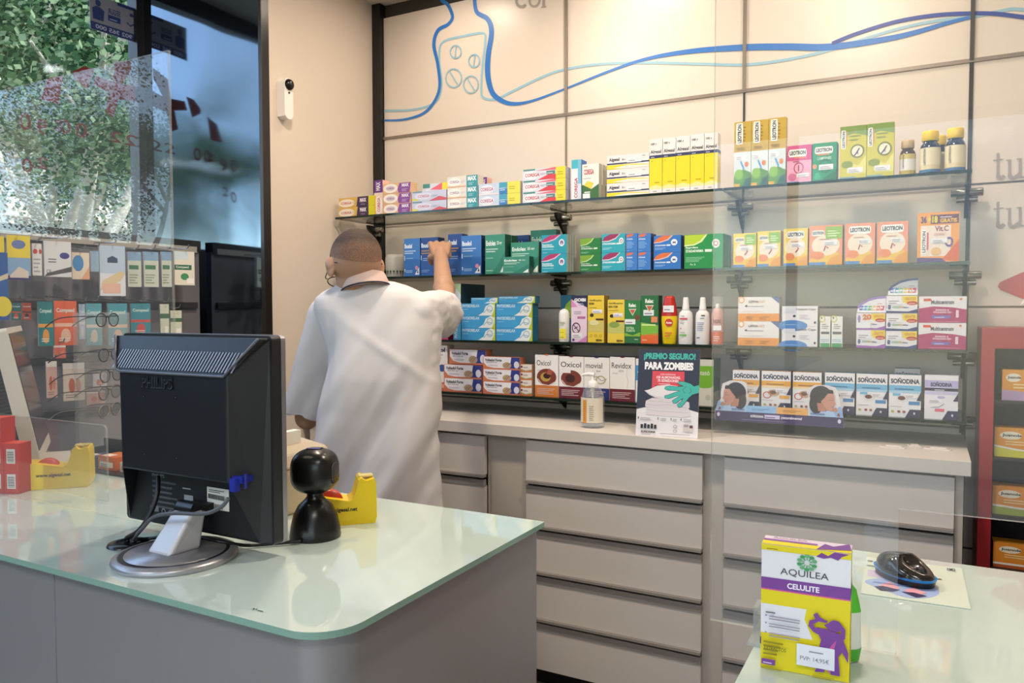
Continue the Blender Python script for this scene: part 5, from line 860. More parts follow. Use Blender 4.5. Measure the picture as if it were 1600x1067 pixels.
def header(xa, xb, yb, yt, col, lab, Y=2.640):
    A_ = PY(xa, yb, Y); B_ = PY(xb, yb, Y); w_ = B_.x-A_.x; h_ = PY(xa, yt, Y).z-A_.z
    P = [(0, 0), (1, 0), (1, 1), (.7, .97), (.4, .82), (.15, .55), (.03, .3)]
    b = MB(); b.prism([(u*w_, v*h_) for u, v in P], .0, .001, '#e8e6ec', 'y')
    f = Face(b, (0, 0, 0), (w_, 0, 0), (0, 0, h_)); f.draw([('s', [(.03, .3), (.15, .55), (.4, .82), (.7, .97), (1, 1)], .007, col), ('l', .7, .55, .95, .62, 1, '#c46a6a')]+[('p', [(.08+i*.145, .14), (.2+i*.145, .14), (.23+i*.145, .44), (.11+i*.145, .44)], c_) for i, c_ in enumerate(('#5a6ac0', '#4aa0d0', '#5ab87a', '#e0c03c', '#e0803c', '#d0485c'))])
    f.draw([('t', 'omega3' if col[1] == '9' else 'defens', .1, .2, .9, .38, '#eef0f6', .03)])
    o = b.build('carton_header', None, (A_.x, Y, A_.z+.0008)); return tag(o, lab, 'display card')
header(1339, 1384, 488.5, 465, '#9a7ac4', 'rounded card with violet arc standing on the left column of vitamin cartons', 2.66)
header(1387, 1434, 461.5, 437, '#3f4f8c', 'rounded card with navy arc standing on the right column of vitamin cartons', 2.66)
# lowest shelf
shelf_item(3, 'ibuw', 681, 699, 539, 'white carton with orange foot half hidden behind the white coat', group=g4, dp=.05)
h1 = PY(693, 568, 2.63).z-SZ[3]
shelf_item(3, 'volt', 693.5, 752.5, 568.5, 'long gel carton with navy end, @ of the left stack', rows=2, group=g4, dp=.05, Y=2.63)
shelf_item(3, 'volt', 702, 759, 545, 'long gel carton lying on top of the left stack', group=g4, dp=.05, Y=2.633, lift=h1)
shelf_item(3, 'volt', 754.5, 812, 556.5, 'long gel carton with navy end, @ of the right stack', rows=3, group=g4, dp=.05, Y=2.625)
shelf_item(3, 'ttny', 812.5, 831, 569, 'tiny white carton with orange swoosh, @ of the four', rows=4, group=g4, dp=.04)
for d_, xa, xb, yt, lab in (('oxi1', 836, 872.5, 553.5, 'white carton with hair curl and orange foot'), ('oxi2', 873.5, 912, 556, 'white carton with hair curl and dark red foot'), ('movi', 912.5, 952.5, 557.5, 'white carton with navy foot behind the pump bottle'), ('revi', 953, 992.5, 557, 'plain white carton with dark red foot'), ('blug', 993.5, 1003, 560, 'white and blue carton half hidden by the zombie poster')):
    shelf_item(3, d_, xa, xb, yt, lab, group=g4, dp=.06)
shelf_item(3, 'gren', 1088, 1115, 561, 'pale carton with lime band just right of the zombie poster', group=g4, dp=.10)
for i, (xa, xb, yt) in enumerate(((1145, 1187, 577.5), (1190, 1236, 579), (1239, 1284, 580.5))):
    shelf_item(3, 'sono', xa, xb, yt, 'sleep aid carton with orange band, %s of the orange three' % ['left', 'middle', 'right'][i], group=g4, dp=.05)
for i, (xa, xb, yt) in enumerate(((1289, 1336, 581.5), (1338.5, 1387, 583), (1389.5, 1440, 584.5))):
    shelf_item(3, 'sonb', xa, xb, yt, 'sleep aid carton with blue band, %s of the blue three' % ['left', 'middle', 'right'][i], group=g4, dp=.05)
shelf_item(3, 'sonp', 1445, 1498, 585, 'sleep aid carton with lilac band at the right end', group=g4, dp=.04)
shelf_item(3, 'sonb', 1398, 1438, 575, 'dark topped blue carton set back behind the blue three', group=g4, dp=.05, Y=2.76)

# ------------------------------------------------------------------ jars and bottles
def at_shelf(k, x, Y): p = PY(x, 400, Y); return (p.x, Y, SZ[k])
def wid(xa, xb, Y): return abs(PY(xb, 400, Y).x-PY(xa, 400, Y).x)*.5*.93
def hgt(k, x, yt, Y): return PY(x, yt, Y).z-SZ[k]
def wraplabel(b, r, z0, z1, a0, a1, cols, seg=14):
    n = len(cols)
    for j, (c_, f0, f1) in enumerate(cols):
        P = []
        for i in range(seg+1):
            a = radians(a0+(a1-a0)*i/seg); P += [(r*cos(a), r*sin(a), z0+(z1-z0)*f0), (r*cos(a), r*sin(a), z0+(z1-z0)*f1)]
        b.add(P, [(2*i, 2*i+2, 2*i+3, 2*i+1) for i in range(seg)], c_, True)
def jar(k, xa, xb, yt, Y, glassc, lidc, cols, lab):
    x, y, z = at_shelf(k, (xa+xb)/2, Y); r = wid(xa, xb, Y); h = hgt(k, (xa+xb)/2, yt, Y); t = empty('vitamin_jar', (x, y, z), lab, 'jar', 'jars on the top shelf')
    b = MB(); b.lathe([(r*.9, 0), (r, .003), (r, h*.58), (r*.9, h*.68), (r*.68, h*.74), (r*.66, h*.80)], M(glassc, .1, coat=.5), 32); b.build('jar_body', t)
    b = MB(); b.lathe([(r*.76, h*.77), (r*.8, h*.78), (r*.8, h*.97), (r*.74, h), (0, h)], M(lidc, .35), 32); b.build('lid', t)
    b = MB(); wraplabel(b, r*1.01, h*.03, h*.60, -170, 10, cols); f = Face(b, (r*1.03*cos(radians(-128)), r*1.03*sin(radians(-128)), h*.18), (r*.28, -r*.14, 0), (0, 0, h*.42)); f.draw([('t', 'LEOTRON', .1, .05, .9, .95, '#20242c', .03, 90)]); b.build('label', t)
lc_ = [('#3f6a9a', 0, .12), ('#d9c79a', .12, .3), ('#e0d4b0', .3, 1.0)]
jar(0, 1401.5, 1429, 220, 2.66, '#4a2a14', '#c9a878', [('#b8a03c', 0, .2), ('#e2dcd4', .2, .75), ('#c9b85c', .75, 1)], 'small brown glass jar with gold lid on the top shelf')
jar(0, 1432, 1468, 206, 2.66, '#15223c', '#e8c41c', lc_, 'dark blue vitamin jar with yellow lid, left one in front')
jar(0, 1471, 1507, 201.5, 2.66, '#15223c', '#e8c41c', lc_, 'dark blue vitamin jar with yellow lid at the end of the top shelf')
jar(0, 1448, 1479, 213, 2.76, '#15223c', '#e8c41c', lc_, 'dark blue vitamin jar with yellow lid standing behind the other two')
def bottle(k, xa, xb, yt, Y, name, lab, parts, labelc=None):
    """parts: list of (part name, profile in (r,h) fractions, colour, flatten)"""
    x, y, z = at_shelf(k, (xa+xb)/2, Y); r = wid(xa, xb, Y); h = hgt(k, (xa+xb)/2, yt, Y); t = empty(name, (x, y, z), lab, 'bottle', None, rz=radians(10))
    for pn, prof, col, fl in parts: b = MB(); b.lathe([(a*r, c*h) for a, c in prof], M(col, .3) if isinstance(col, str) else col, 28, sy=fl); b.build(pn, t)
    if labelc:
        for (u0, v0, u1, v1, ops) in labelc:
            b = MB(); f = Face(b, (-r+2*r*u0, -r*labelc[0][4][0] if False else -r*parts[0][3]-.0012, v0*h), (2*r*(u1-u0), 0, 0), (0, 0, (v1-v0)*h)); f.draw(ops); b.build('label', t)
    return t
wh = '#e9e6e4'
bottle(2, 873.5, 890, 482, 2.63, 'spray_can', 'white spray can with yellow label square', [('can_body', [(.9, 0), (1, .03), (1, .84), (.85, .93), (.4, .98), (0, 1)], wh, 1.0)], [(.2, .1, .8, .4, [('r', 0, 0, 1, 1, '#e6d83a'), ('l', .1, .1, .9, .25, 1, '#7a7420'), ('l', .1, .6, .9, .7, 1, '#a8a030')]), (.2, .5, .8, .62, [('l', 0, 0, 1, 1, 3, '#8a9a6a')])])
A_ = PY(876, 461, 2.70); w_ = PY(893, 461, 2.70).x-A_.x
dz('hall', '#1c4a5c', '#20506a', [('r', 0, 0, 1, 1, '#1f6a86'), ('p', [(.1, .55), (.5, .8), (.95, .9), (.95, .5), (.1, .5)], '#9cc83a'), ('t', 'Halley', .15, .58, .85, .7, '#2a4a2a', .03)])
carton('hall', A_.x, 2.70, SZ[2], w_, .04, A_.z-SZ[2], 'blue and lime carton standing behind the white spray can', g3)
bottle(2, 1033.5, 1060, 462.5, 2.645, 'lotion_bottle', 'yellow lotion bottle with tall red cap', [('bottle_body', [(.72, 0), (.8, .02), (.9, .25), (1, .5), (.97, .60)], '#eccb14', .6), ('cap', [(.98, .58), (.97, .66), (.78, .82), (.62, .96), (.55, 1), (0, 1)], '#c42a22', .6)], [(.2, .33, .8, .56, [('c', .5, .5, .4, .35, '#c4302a'), ('t', 'Autan', .2, .4, .8, .6, '#f0e8d8', .04)]), (.15, .66, .8, .80, [('r', 0, 0, 1, 1, '#ece9ee'), ('l', .1, .3, .8, .7, 1, '#8d8c98')]), (.25, .15, .75, .28, [('l', 0, 0, 1, 1, 2, '#d8682a')])])
def spray(xa, xb, yt, lab, ops, body=wh, cap=wh, Y=2.64):
    return bottle(2, xa, xb, yt, Y, 'spray_bottle', lab, [('bottle_body', [(.95, 0), (1, .02), (1, .58), (.9, .67), (.5, .73), (.42, .74)], body, .75), ('nozzle', [(.50, .73), (.5, .80), (.44, .81), (.40, .97), (.3, 1), (0, 1)], cap, .9)], ops)
spray(1060.5, 1084, 464.5, 'white spray bottle with red and green print', [(.12, .1, .88, .66, [('l', .1, .88, .5, .94, 1, '#888888'), ('r', 0, .76, .7, .82, '#d0485c'), ('l', .05, .6, .5, .68, 2, '#888890'), ('c', .1, .42, .05, .03, '#d04848'), ('r', 0, .14, .62, .2, '#6ab84a'), ('l', .05, .26, .6, .32, 1, '#9a9aa0')])])
spray(1087, 1110.5, 464.5, 'plain white spray bottle with small blue grey print', [(.12, .1, .88, .66, [('r', .4, .9, .75, .94, '#30303c'), ('l', .3, .8, .8, .86, 1, '#55607a'), ('l', .05, .35, .8, .7, 5, '#8a9ab8'), ('r', .0, .06, .3, .1, '#55607a')])])
t = bottle(2, 1112, 1132, 463, 2.64, 'spray_can', 'pink and coral spray can with clear cap', [('can_body', [(.9, 0), (1, .02), (1, .62), (.85, .72), (.5, .76), (0, .77)], '#d9a8a4', 1.0), ('coral_band', [(1.015, .02), (1.015, .27)], '#d9684c', 1.0), ('spray_head', [(.35, .76), (.35, .84), (0, .85)], wh, 1.0), ('clear_cap', [(.95, .68), (.9, .98), (.85, 1), (0, 1)], pane((.97, .95, .95), 1.45, 0, .12), 1.0)], [(.15, .42, .85, .55, [('t', 'NORS', .05, .2, .95, .8, '#7a3a3a', .03)]), (.15, .3, .85, .4, [('r', 0, 0, 1, 1, '#ece9ee')]), (.2, .08, .8, .2, [('l', 0, 0, 1, 1, 3, '#f0d8d0')])])
# pale tub on the second shelf
x, y, z = at_shelf(1, 617, 2.72); r = wid(604, 630, 2.72)
b = MB(); b.lathe([(r*.8, 0), (r*.9, .006), (r, .05), (r, .085), (r*.85, .1), (0, .102)], M('#b9b4ac', .35), 30); t_ = b.build('plastic_tub', None, (x, y, z)); tag(t_, 'pale grey plastic tub with black triangle pattern behind the man', 'tub')
b = MB()
for i in range(9):
    a = radians(-160+i*20); c_, s_ = cos(a), sin(a); rr2 = r*1.012
    b.add([(rr2*cos(a-.09), rr2*sin(a-.09), .030), (rr2*cos(a+.09), rr2*sin(a+.09), .030), (rr2*c_, rr2*s_, .014)], [(0, 1, 2)], '#141414')
b.build('triangle_pattern', t_)

# ------------------------------------------------------------------ pump bottle, poster, display strip, papers on the worktop
q = PZ(926, 667, .95); t = empty('pump_bottle', (q.x, q.y, .9504), 'clear hand gel pump bottle with white pump on the worktop', 'bottle')
clr = pane((.93, .94, .95), 1.4, .02, .10)
Hb = PY(926, 583, q.y).z-.95; rb_ = (PY(945, 640, q.y).x-PY(908, 640, q.y).x)/2*.92
b = MB(); b.lathe([(rb_*.96, 0), (rb_, .004), (rb_, Hb*.50), (rb_*.93, Hb*.60), (rb_*.7, Hb*.70), (rb_*.38, Hb*.755), (rb_*.36, Hb*.79)], clr, 36); b.build('bottle_body', t)
b = MB(); b.lathe([(rb_*.9, .006), (rb_*.92, Hb*.08), (rb_*.9, Hb*.085)], pane((.8, .85, .9), 1.4, .02, .3), 30); b.build('gel', t)
b = MB(); b.lathe([(rb_*.42, Hb*.74), (rb_*.42, Hb*.84), (rb_*.25, Hb*.86), (rb_*.13, Hb*.87), (rb_*.13, Hb*.97)], M(wh, .35), 24)
b.tube([(.006, 0, Hb*.965), (-.012, 0, Hb*.98), (-.034, 0, Hb*.965), (-.042, 0, Hb*.94)], [.007, .007, .005, .004], M(wh, .35), 12); b.tube([(0, 0, Hb*.75), (0, 0, Hb*.55), (0, 0, .01)], [.008, .0035, .003], M(wh, .35), 10); b.build('pump', t)
b = MB(); wraplabel(b, rb_*1.012, Hb*.10, Hb*.56, -165, -10, [('#e4dccb', 0, 1)]); f = Face(b, (-rb_*.5, -rb_*1.03, Hb*.1), (rb_*.4, 0, 0), (0, 0, Hb*.42)); f.draw([('r', .1, 0, .85, 1, '#d9963c'), ('l', .3, .1, .6, .9, 8, '#b87820')]); f = Face(b, (rb_*.05, -rb_*1.03, Hb*.1), (rb_*.6, 0, 0), (0, 0, Hb*.42)); f.draw([('l', .1, .1, .9, .8, 8, '#b8a890'), ('c', .6, .72, .05, .02, '#555555')]); b.build('label', t)
# poster standee
Yp = 2.50; BLp = PZ(993, 680, .95); BRp = PZ(1090, 685.5, .95); TLp = PY(1006, 544, BLp.y+.05); TRp = PY(1098, 548, BRp.y+.05)
b = MB(); o0 = BLp; U = BRp-BLp; V = ((TLp-BLp)+(TRp-BRp))/2; V = V-U*(V.dot(U)/U.length_squared)+U*.0
n = U.cross(V).normalized(); P = [Vector((0, 0, 0)), U, U+V, V]; b.add(P+[p-n*.003 for p in P], [(0, 1, 2, 3), (7, 6, 5, 4), (0, 4, 5, 1), (1, 5, 6, 2), (2, 6, 7, 3), (3, 7, 4, 0)], '#e6e2e4')
f = Face(b, P[0], U, V, .0002, .0001); NV = '#262c42'; TQ = '#3fb4a8'
f.draw([('r', 0, 0, 1, 1, '#e8e4e8'), ('p', [(0, .30), (.2, .335), (.8, .325), (1, .29), (1, 1), (0, 1)], NV), ('r', .24, .58, .76, .745, '#dc4452'), ('p', [(.24, .45), (.3, .6), (.24, .6)], '#dc4452'),
        ('t', '¡PREMIO SEGURO!', .09, .865, .93, .955, TQ, .05), ('t', 'PARA ZOMBIES', .11, .76, .90, .85, '#f2f0f4', .06), ('t', 'CON SOÑODINA', .37, .70, .62, .72, '#f6d8dc', .02), ('t', '100 ALMOHADAS,', .31, .655, .70, .69, '#f8e6e8', .03), ('t', '75 EDREDONES', .33, .62, .67, .652, '#f8e6e8', .03), ('l', .35, .595, .6, .61, 1, '#f8e6e8')])
pil = '#ddd6da'; pls = '#b8afb8'
f.draw([('p', [(.15, .255), (.17, .24), (.8, .225), (.88, .25), (.87, .31), (.84, .33), (.2, .33), (.16, .3)], pil), ('s', [(.16, .3), (.4, .285), (.84, .28)], .001, pls),
        ('p', [(.14, .34), (.16, .325), (.8, .31), (.86, .34), (.85, .40), (.75, .425), (.25, .435), (.15, .40)], '#d8d0d6'), ('s', [(.16, .36), (.3, .35), (.5, .365), (.84, .33)], .0012, pls), ('s', [(.2, .40), (.5, .39), (.8, .40)], .001, pls),
        ('p', [(.12, .515), (.2, .53), (.32, .575), (.5, .59), (.65, .58), (.76, .55), (.8, .48), (.7, .43), (.5, .425), (.3, .44), (.2, .47)], '#e6e0e4'), ('s', [(.13, .51), (.25, .46), (.5, .435), (.7, .44)], .001, pls)])
hand = [(1.0, .60), (.92, .58), (.86, .61), (.76, .63), (.68, .63), (.66, .61), (.70, .595), (.76, .58), (.66, .57), (.52, .575), (.46, .565), (.45, .545), (.50, .53), (.62, .53), (.7, .525), (.6, .50), (.52, .475), (.45, .46), (.46, .44), (.52, .435), (.62, .46), (.7, .475), (.64, .44), (.58, .41), (.6, .385), (.64, .385), (.7, .42), (.76, .45), (.72, .40), (.66, .37), (.68, .34), (.73, .345), (.78, .39), (.84, .45), (.9, .49), (1.0, .51)]
f.draw([('s', hand, .0028, '#143c46'), ('p', hand, TQ), ('s', [(.8, .58), (.74, .54), (.78, .5)], .0014, '#1c5a5c'), ('s', [(.86, .56), (.88, .52), (.84, .5)], .0014, '#1c5a5c')])
f.draw([('t', '1', .03, .19, .045, .215, '#222222', .03), ('t', '2', .35, .19, .37, .215, '#222222', .03), ('t', '3', .56, .19, .58, .215, '#222222', .03), ('t', '4', .72, .19, .74, .215, '#222222', .03), ('l', .07, .18, .25, .215, 2, '#999999'), ('l', .4, .18, .5, .215, 2, '#999999'), ('l', .6, .18, .68, .215, 2, '#999999'), ('l', .77, .18, .95, .215, 2, '#999999')]
       + [('r', .08+i*.055, .085, .12+i*.055, .13+.01*(i % 2), '#26222c') for i in range(5)] + [('r', .77, .07, .92, .15, '#cfc6c6'), ('r', .78, .12, .85, .15, '#a89a9a'), ('r', .87, .11, .92, .14, '#5a3c34'), ('o', .64, .12, .03, .02, .3, '#999999'), ('o', .64, .07, .03, .015, .3, '#999999'),
          ('t', 'SOÑODINA', .09, .035, .33, .065, '#252230', .04), ('l', .1, .015, .3, .025, 1, '#888888'), ('l', .4, .03, .9, .045, 1, '#999999')])
s_ = b.build('poster_standee', None, (BLp.x, BLp.y, BLp.z+.0006)); tag(s_, 'navy card poster with turquoise hand on white pillows standing on the worktop', 'poster')
b = MB(); bk = Vector((0, .006, 0)); e1, e2 = U*.4+bk, U*.6+bk; back_ = Vector((0, .08, 0))
b.add([e1, e2, e2+back_, e1+back_, e1+V*.6, e2+V*.6], [(0, 3, 4), (1, 5, 2), (3, 2, 5, 4)], '#c8c4c0'); b.build('easel_back', s_)
# printed display strip hung on the shelf front
Ys = 2.575; A_ = PY(1117, 654, Ys); B_ = PY(1319, 671, Ys); z0 = (A_.z+B_.z)/2; wS = B_.x-A_.x; hS = PY(1130, 593, Ys).z-z0
b = MB(); out_ = [(0, 0), (1, 0), (.99, .24), (.985, .42), (.965, .62), (.955, .80), (.93, .93), (.86, .97), (.78, .96), (.735, .88), (.735, .40), (.265, .34), (.26, .93), (.22, .985), (.12, .985), (.06, .9), (.045, .66), (.05, .55), (.02, .4), (0, .24)]
b.prism([(u*wS, v*hS) for u, v in out_], 0, .0015, '#e4dfe4', 'y')
f = Face(b, (0, 0, 0), (wS, 0, 0), (0, 0, hS), .0002, .0001)
f.draw([('r', 0.002, 0, .998, .24, '#3a2a5e'), ('r', .255, .24, .495, .40, '#8ab8e4'), ('r', .495, .24, .735, .40, '#e0a85c'), ('l', .3, .29, .46, .35, 2, '#5a86b8'), ('l', .54, .29, .7, .35, 2, '#a8742c'), ('t', 'SOÑODINA', .29, .12, .395, .19, '#f0ecf6', .03), ('r', .402, .11, .52, .2, '#c9c0e8'), ('l', .41, .13, .51, .18, 1, '#5a4a80'), ('t', '¡naturalmente!', .53, .11, .69, .19, '#e8e0f4', .03), ('l', .22, .05, .76, .075, 1, '#8a7cae'), ('c', .03, .15, .012, .05, '#d8d0ea'), ('c', .965, .15, .012, .05, '#d8d0ea')])
def woman(m):
    X = lambda u: (u if not m else 1.0-u)
    sk_ = '#c9917e'; hr = '#2c1f24'
    pts = lambda L: [(X(u), v) for u, v in (L if not m else L[::-1])]
    E_ = lambda u, v, ru, rv, c: ('c', X(u), v, ru, rv, c)
    f.draw([('p', pts([(.005, .24), (.255, .24), (.258, .46), (.21, .44), (.15, .40), (.1, .36), (.05, .38), (.02, .4)]), '#a9c4ea'),
            E_(.172, .70, .082, .25, hr), E_(.205, .52, .052, .22, hr), ('p', pts([(.13, .36), (.19, .36), (.20, .55), (.13, .55)]), '#b57c6a'),
            ('p', pts([(.074, .74), (.09, .80), (.125, .80), (.15, .72), (.16, .60), (.15, .48), (.12, .40), (.095, .385), (.083, .42), (.084, .46), (.076, .475), (.079, .50), (.074, .52), (.062, .545), (.070, .60), (.072, .66)]), sk_),
            ('p', pts([(.085, .86), (.14, .88), (.2, .80), (.17, .62), (.148, .66), (.12, .78), (.08, .78)]), hr),
            ('s', pts([(.082, .635), (.098, .625), (.108, .635)]), .0011, '#3a2424'), ('s', pts([(.079, .675), (.10, .69)]), .0008, '#4a3028'), ('s', pts([(.079, .475), (.094, .47)]), .0014, '#a04a4a'), E_(.160, .58, .009, .045, '#c08a76'),
            ('p', pts([(.012, .26), (.06, .26), (.075, .34), (.05, .46), (.03, .50), (.02, .42)]), '#8fb0e0'), ('p', pts([(.045, .40), (.055, .36), (.085, .38), (.083, .43), (.06, .47)]), '#c08a76'), ('p', pts([(.03, .26), (.05, .27), (.048, .33), (.036, .34)]), '#8a5044')])
woman(0); woman(1)
f.draw([('t', 'SOÑODINA', .14, .27, .245, .33, '#2c4a8c', .03), ('t', 'SOÑODINA', .755, .27, .86, .33, '#2c4a8c', .03)])
s_ = b.build('display_strip', None, (A_.x, Ys, z0)); tag(s_, 'purple card strip with two mirrored portraits hung before the orange cartons', 'display card')
b = MB(); b.box(wS*.2, .0015, hS*.30, wS*.24, 2.606-Ys, hS*.315, '#c8c4cc'); b.box(wS*.76, .0015, hS*.30, wS*.8, 2.606-Ys, hS*.315, '#c8c4cc'); b.build('card_tab', s_)
for i, (x, y_, w2, d2, a_, lab) in enumerate(((1395, 699, .07, .03, -5, 'folded paper slips on the worktop, left one'), (1428, 697, .035, .03, 8, 'small paper slip between the two larger ones on the worktop'), (1465, 702, .07, .03, -10, 'folded paper slips near the right end of the worktop'))):
    q = PZ(x, y_, .95); b = MB(); b.box(-w2/2, -d2/2, 0, w2/2, d2/2, .002, '#e8dfd8'); b.box(-w2/2+.003, -d2/2+.003, .002, w2/2-.006, d2/2-.002, .004, '#d8c8be'); b.box(-w2/4, -d2/2+.002, .004, w2/3, d2/4, .0055, '#efe8e2'); 
    b.add([(-w2/2+.005, -d2/2+.005, .0041), (w2/6, -d2/2+.005, .0041), (w2/6, -d2/2+.012, .0041), (-w2/2+.005, -d2/2+.012, .0041)], [(0, 1, 2, 3)], '#b07a4a')
    o = b.build('paper_slip', None, (q.x, q.y, .9504), radians(a_)); tag(o, lab, 'paper')

# ------------------------------------------------------------------ red display cabinet at the right
Yc = 2.66; xl_ = PY(1530, 700, Yc).x; ztc = PY(1530, 512, Yc).z; xi = PY(1551, 700, Yc).x
t = empty('display_cabinet', ((xl_+.30), 2.80, 0), 'tall red framed display cabinet at the right edge', 'cabinet'); ox, oy = t.location.x, t.location.y
rd = M('#a31c22', .35); drk = M('#2a2022', .5)
b = MB(); b.box(xl_-ox, Yc-oy, .02, xi-ox, 2.92-oy, ztc, rd); b.box(.72-ox, Yc-oy, .02, .79-ox, 2.92-oy, ztc, rd); b.box(xi-ox, Yc-oy, ztc-.06, .72-ox, 2.92-oy, ztc, rd); b.box(xi-ox, Yc-oy, .02, .72-ox, 2.92-oy, .3, rd); b.build('frame', t, bevel=.003)
b = MB(); b.box(xi-ox, 2.90-oy, .3, .72-ox, 2.918-oy, ztc-.06, drk); b.build('back_panel', t)
zz = [PY(1575, y_, Yc+.02).z for y_ in (626, 715, 806, 889)]
for z_ in zz:
    b = MB(); b.box(xi-ox+.002, Yc-oy+.01, z_-.008, .718-ox, 2.90-oy, z_, drk); b.build('shelf', t)
for i, (d_, xa, xb, yt, lab) in enumerate((('juaA', 1565, 1625, 577, 'orange lozenge box with lilac foot, highest in the red cabinet'), ('juaB', 1553, 1640, 667, 'orange lozenge box with yellow green foot, second in the red cabinet'), ('juaC', 1550, 1640, 758, 'orange lozenge box with olive foot, third in the red cabinet'), ('juaD', 1551, 1640, 846, 'orange lozenge box with dark red circle, lowest in the red cabinet'))):
    A_ = PY(xa, yt, Yc+.03); B_ = PY(xb, yt, Yc+.03); carton(d_, A_.x+.002, Yc+.03, zz[i]+.0004, B_.x-A_.x, .06, A_.z-zz[i]-.0004, lab, 'lozenge boxes in the red cabinet')

# ------------------------------------------------------------------ display rack before the left window
XR = -2.62
rk = empty('display_rack', (XR, 1.5, 0), 'grey display rack with hooks standing before the left window', 'rack')
zt_ = 1.62
yR0 = PX(0, 400, XR).y-.5; yR1 = 2.17
zR = PX(150, 362, XR).z
b = MB(); b.box(-.03, yR0-1.5, .05, 0, yR1-1.5, zR, M('#77747a', .5)); b.box(-.035, yR0-1.5, zR-.04, .012, yR1-1.5, zR, M('#2c2b2c', .4)); b.box(-.2, yR0-1.5, 0, .1, yR1-1.5, .12, M('#4a484a', .5)); b.build('back_board', rk)
rails = [PX(150, y_, XR).z for y_ in (378, 476, 560, 640)]
for i, z_ in enumerate(rails): b = MB(); b.box(0.001, yR0-1.5, z_-.012, .014, yR1-1.52, z_+.012, M('#a9a49c' if i == 0 else '#3a383a', .4)); b.build('rail', rk)
def hangpack(x0, x1, y0, y1, ops, lab, depth=.0, hook=True, cat='packet', base='#e4e4e6', thick=.012):
    """pack hanging in front of the rack, facing into the room; pixel box x0..x1, y0 (top)..y1"""
    XX = XR+.10+depth; a = PX(x0, y0, XX); c_ = PX(x1, y0, XX); e = PX(x0, y1, XX); wY = c_.y-a.y; hZ = a.z-e.z
    k = 1.0
    b = MB(); rz = radians(-35); Ux_ = Vector((0, 1, 0)); wY_ = wY/(cos(rz)+abs(sin(rz))*.75) if False else wY*.80
    # the pack turns a little towards the room; u runs along +Y (right in the photo)
    U_ = Vector((.35, .94, 0))*wY_; N_ = Vector((.94, -.35, 0)); V_ = Vector((0, 0, hZ)); o_ = Vector((0, 0, 0))
    P = [o_, U_, U_+V_, V_]; b.add(P+[p-N_*thick for p in P], [(0, 1, 2, 3), (7, 6, 5, 4), (0, 4, 5, 1), (1, 5, 6, 2), (2, 6, 7, 3), (3, 7, 4, 0)], base)
    Face(b, o_, U_, V_).draw(ops); loc = Vector((XX, a.y, e.z))
    o = b.build('hanging_pack', None, loc); tag(o, lab, cat, 'packs hanging on the window rack')
    if hook:
        m_ = loc+U_*.5+V_; b = MB(); hx = XR+.005; b.tube([(hx-m_.x, 0, .012), (.0, 0, .006), (.02, 0, .008), (.028, 0, .02)], .0022, M('#b9b9bc', .2, .9), 8); h = b.build('hook', rk, (m_.x-rk.location.x, m_.y-1.5, m_.z+.004))
    return o
def L(*a): return ('l',)+a
hangpack(10, 50, 367, 437, [('r', 0, .5, 1, 1, '#e8d23c'), ('c', .5, .8, .3, .1, '#6a7ab0'), ('r', 0, 0, 1, .5, '#8ab0d8'), ('r', 0, 0, 1, .1, '#3a3a70'), ('p', [(.1, .1), (.5, .3), (.9, .2), (.9, .05), (.1, .05)], '#e6d8d0')], 'yellow and blue pack, tall one hanging at the far left of the rack')
hangpack(-14, 8, 368, 400, [('r', 0, .2, 1, 1, '#e8d23c'), ('r', 0, 0, 1, .2, '#3a3a70')], 'yellow pack cut by the left picture edge')
hangpack(-12, 14, 394, 500, [('r', 0, 0, 1, 1, '#2c5aa0'), ('c', .6, .2, .6, .15, '#e8d23c'), ('p', [(0, .6), (1, .7), (1, .62), (0, .54)], '#d8c8b0')], 'blue pack with yellow oval at the far left', .05, False)
hangpack(50, 66, 380, 430, [L(.1, .1, .9, .6, 4, '#b0b0b8'), ('c', .3, .75, .25, .08, '#c84a4a'), ('c', .85, .75, .15, .08, '#c84a4a')], 'white card with two red dots hanging on the rack')
hangpack(68, 114, 376, 432, [('r', 0, 0, 1, 1, '#dcdde2'), ('c', .75, .6, .18, .09, '#3f3f8a'), L(.15, .4, .6, .55, 2, '#70707a'), ('p', [(.0, .0), (1, .15), (1, .3), (.1, .1)], '#55555c'), ('t', 'CE', .08, .1, .25, .2, '#333333')], 'wide white pack with small violet logo on the rack')
hangpack(112, 141, 394, 436, [('r', 0, 0, 1, 1, '#e4d4c4'), ('c', .35, .6, .32, .3, '#4a8ac8'), ('p', [(.5, 0), (1, .5), (1, 0)], '#e0a888')], 'cream pack with blue circle on the rack')
hangpack(141, 155, 392, 424, [('r', 0, 0, 1, 1, '#9ab4d0')], 'narrow pale blue pack between the cream and the tall white ones')
hangpack(155, 197, 383, 462, [('r', 0, 0, 1, 1, '#dde3ec'), ('r', 0, .45, 1, 1, '#b8cbe4'), ('p', [(.3, .75), (.5, .8), (.7, .75), (.7, .66), (.3, .66)], '#3a4a6a'), ('p', [(.0, .1), (.8, .3), (1, .45), (.8, .5), (.1, .3)], '#dcc8a0'), ('r', .1, .05, .8, .25, '#e6b8a8')], 'tall bluish white pack hanging lower than its neighbours')
for i, (xa, xb, lab) in enumerate(((199, 221, 'green and white pack right of the tall bluish one'), (224, 248, 'green and white pack second from the right under the screen edge'), (252, 268, 'narrow blue topped pack just inside the screen edge'))):
    hangpack(xa, xb, 393, 448, [('r', 0, 0, 1, 1, '#c9d0c4'), ('r', 0, .75, 1, 1, '#86a8cc'), ('r', .1, .5, .8, .62, '#3f7a5a'), L(.1, .1, .8, .4, 4, '#8a9a84')], lab)
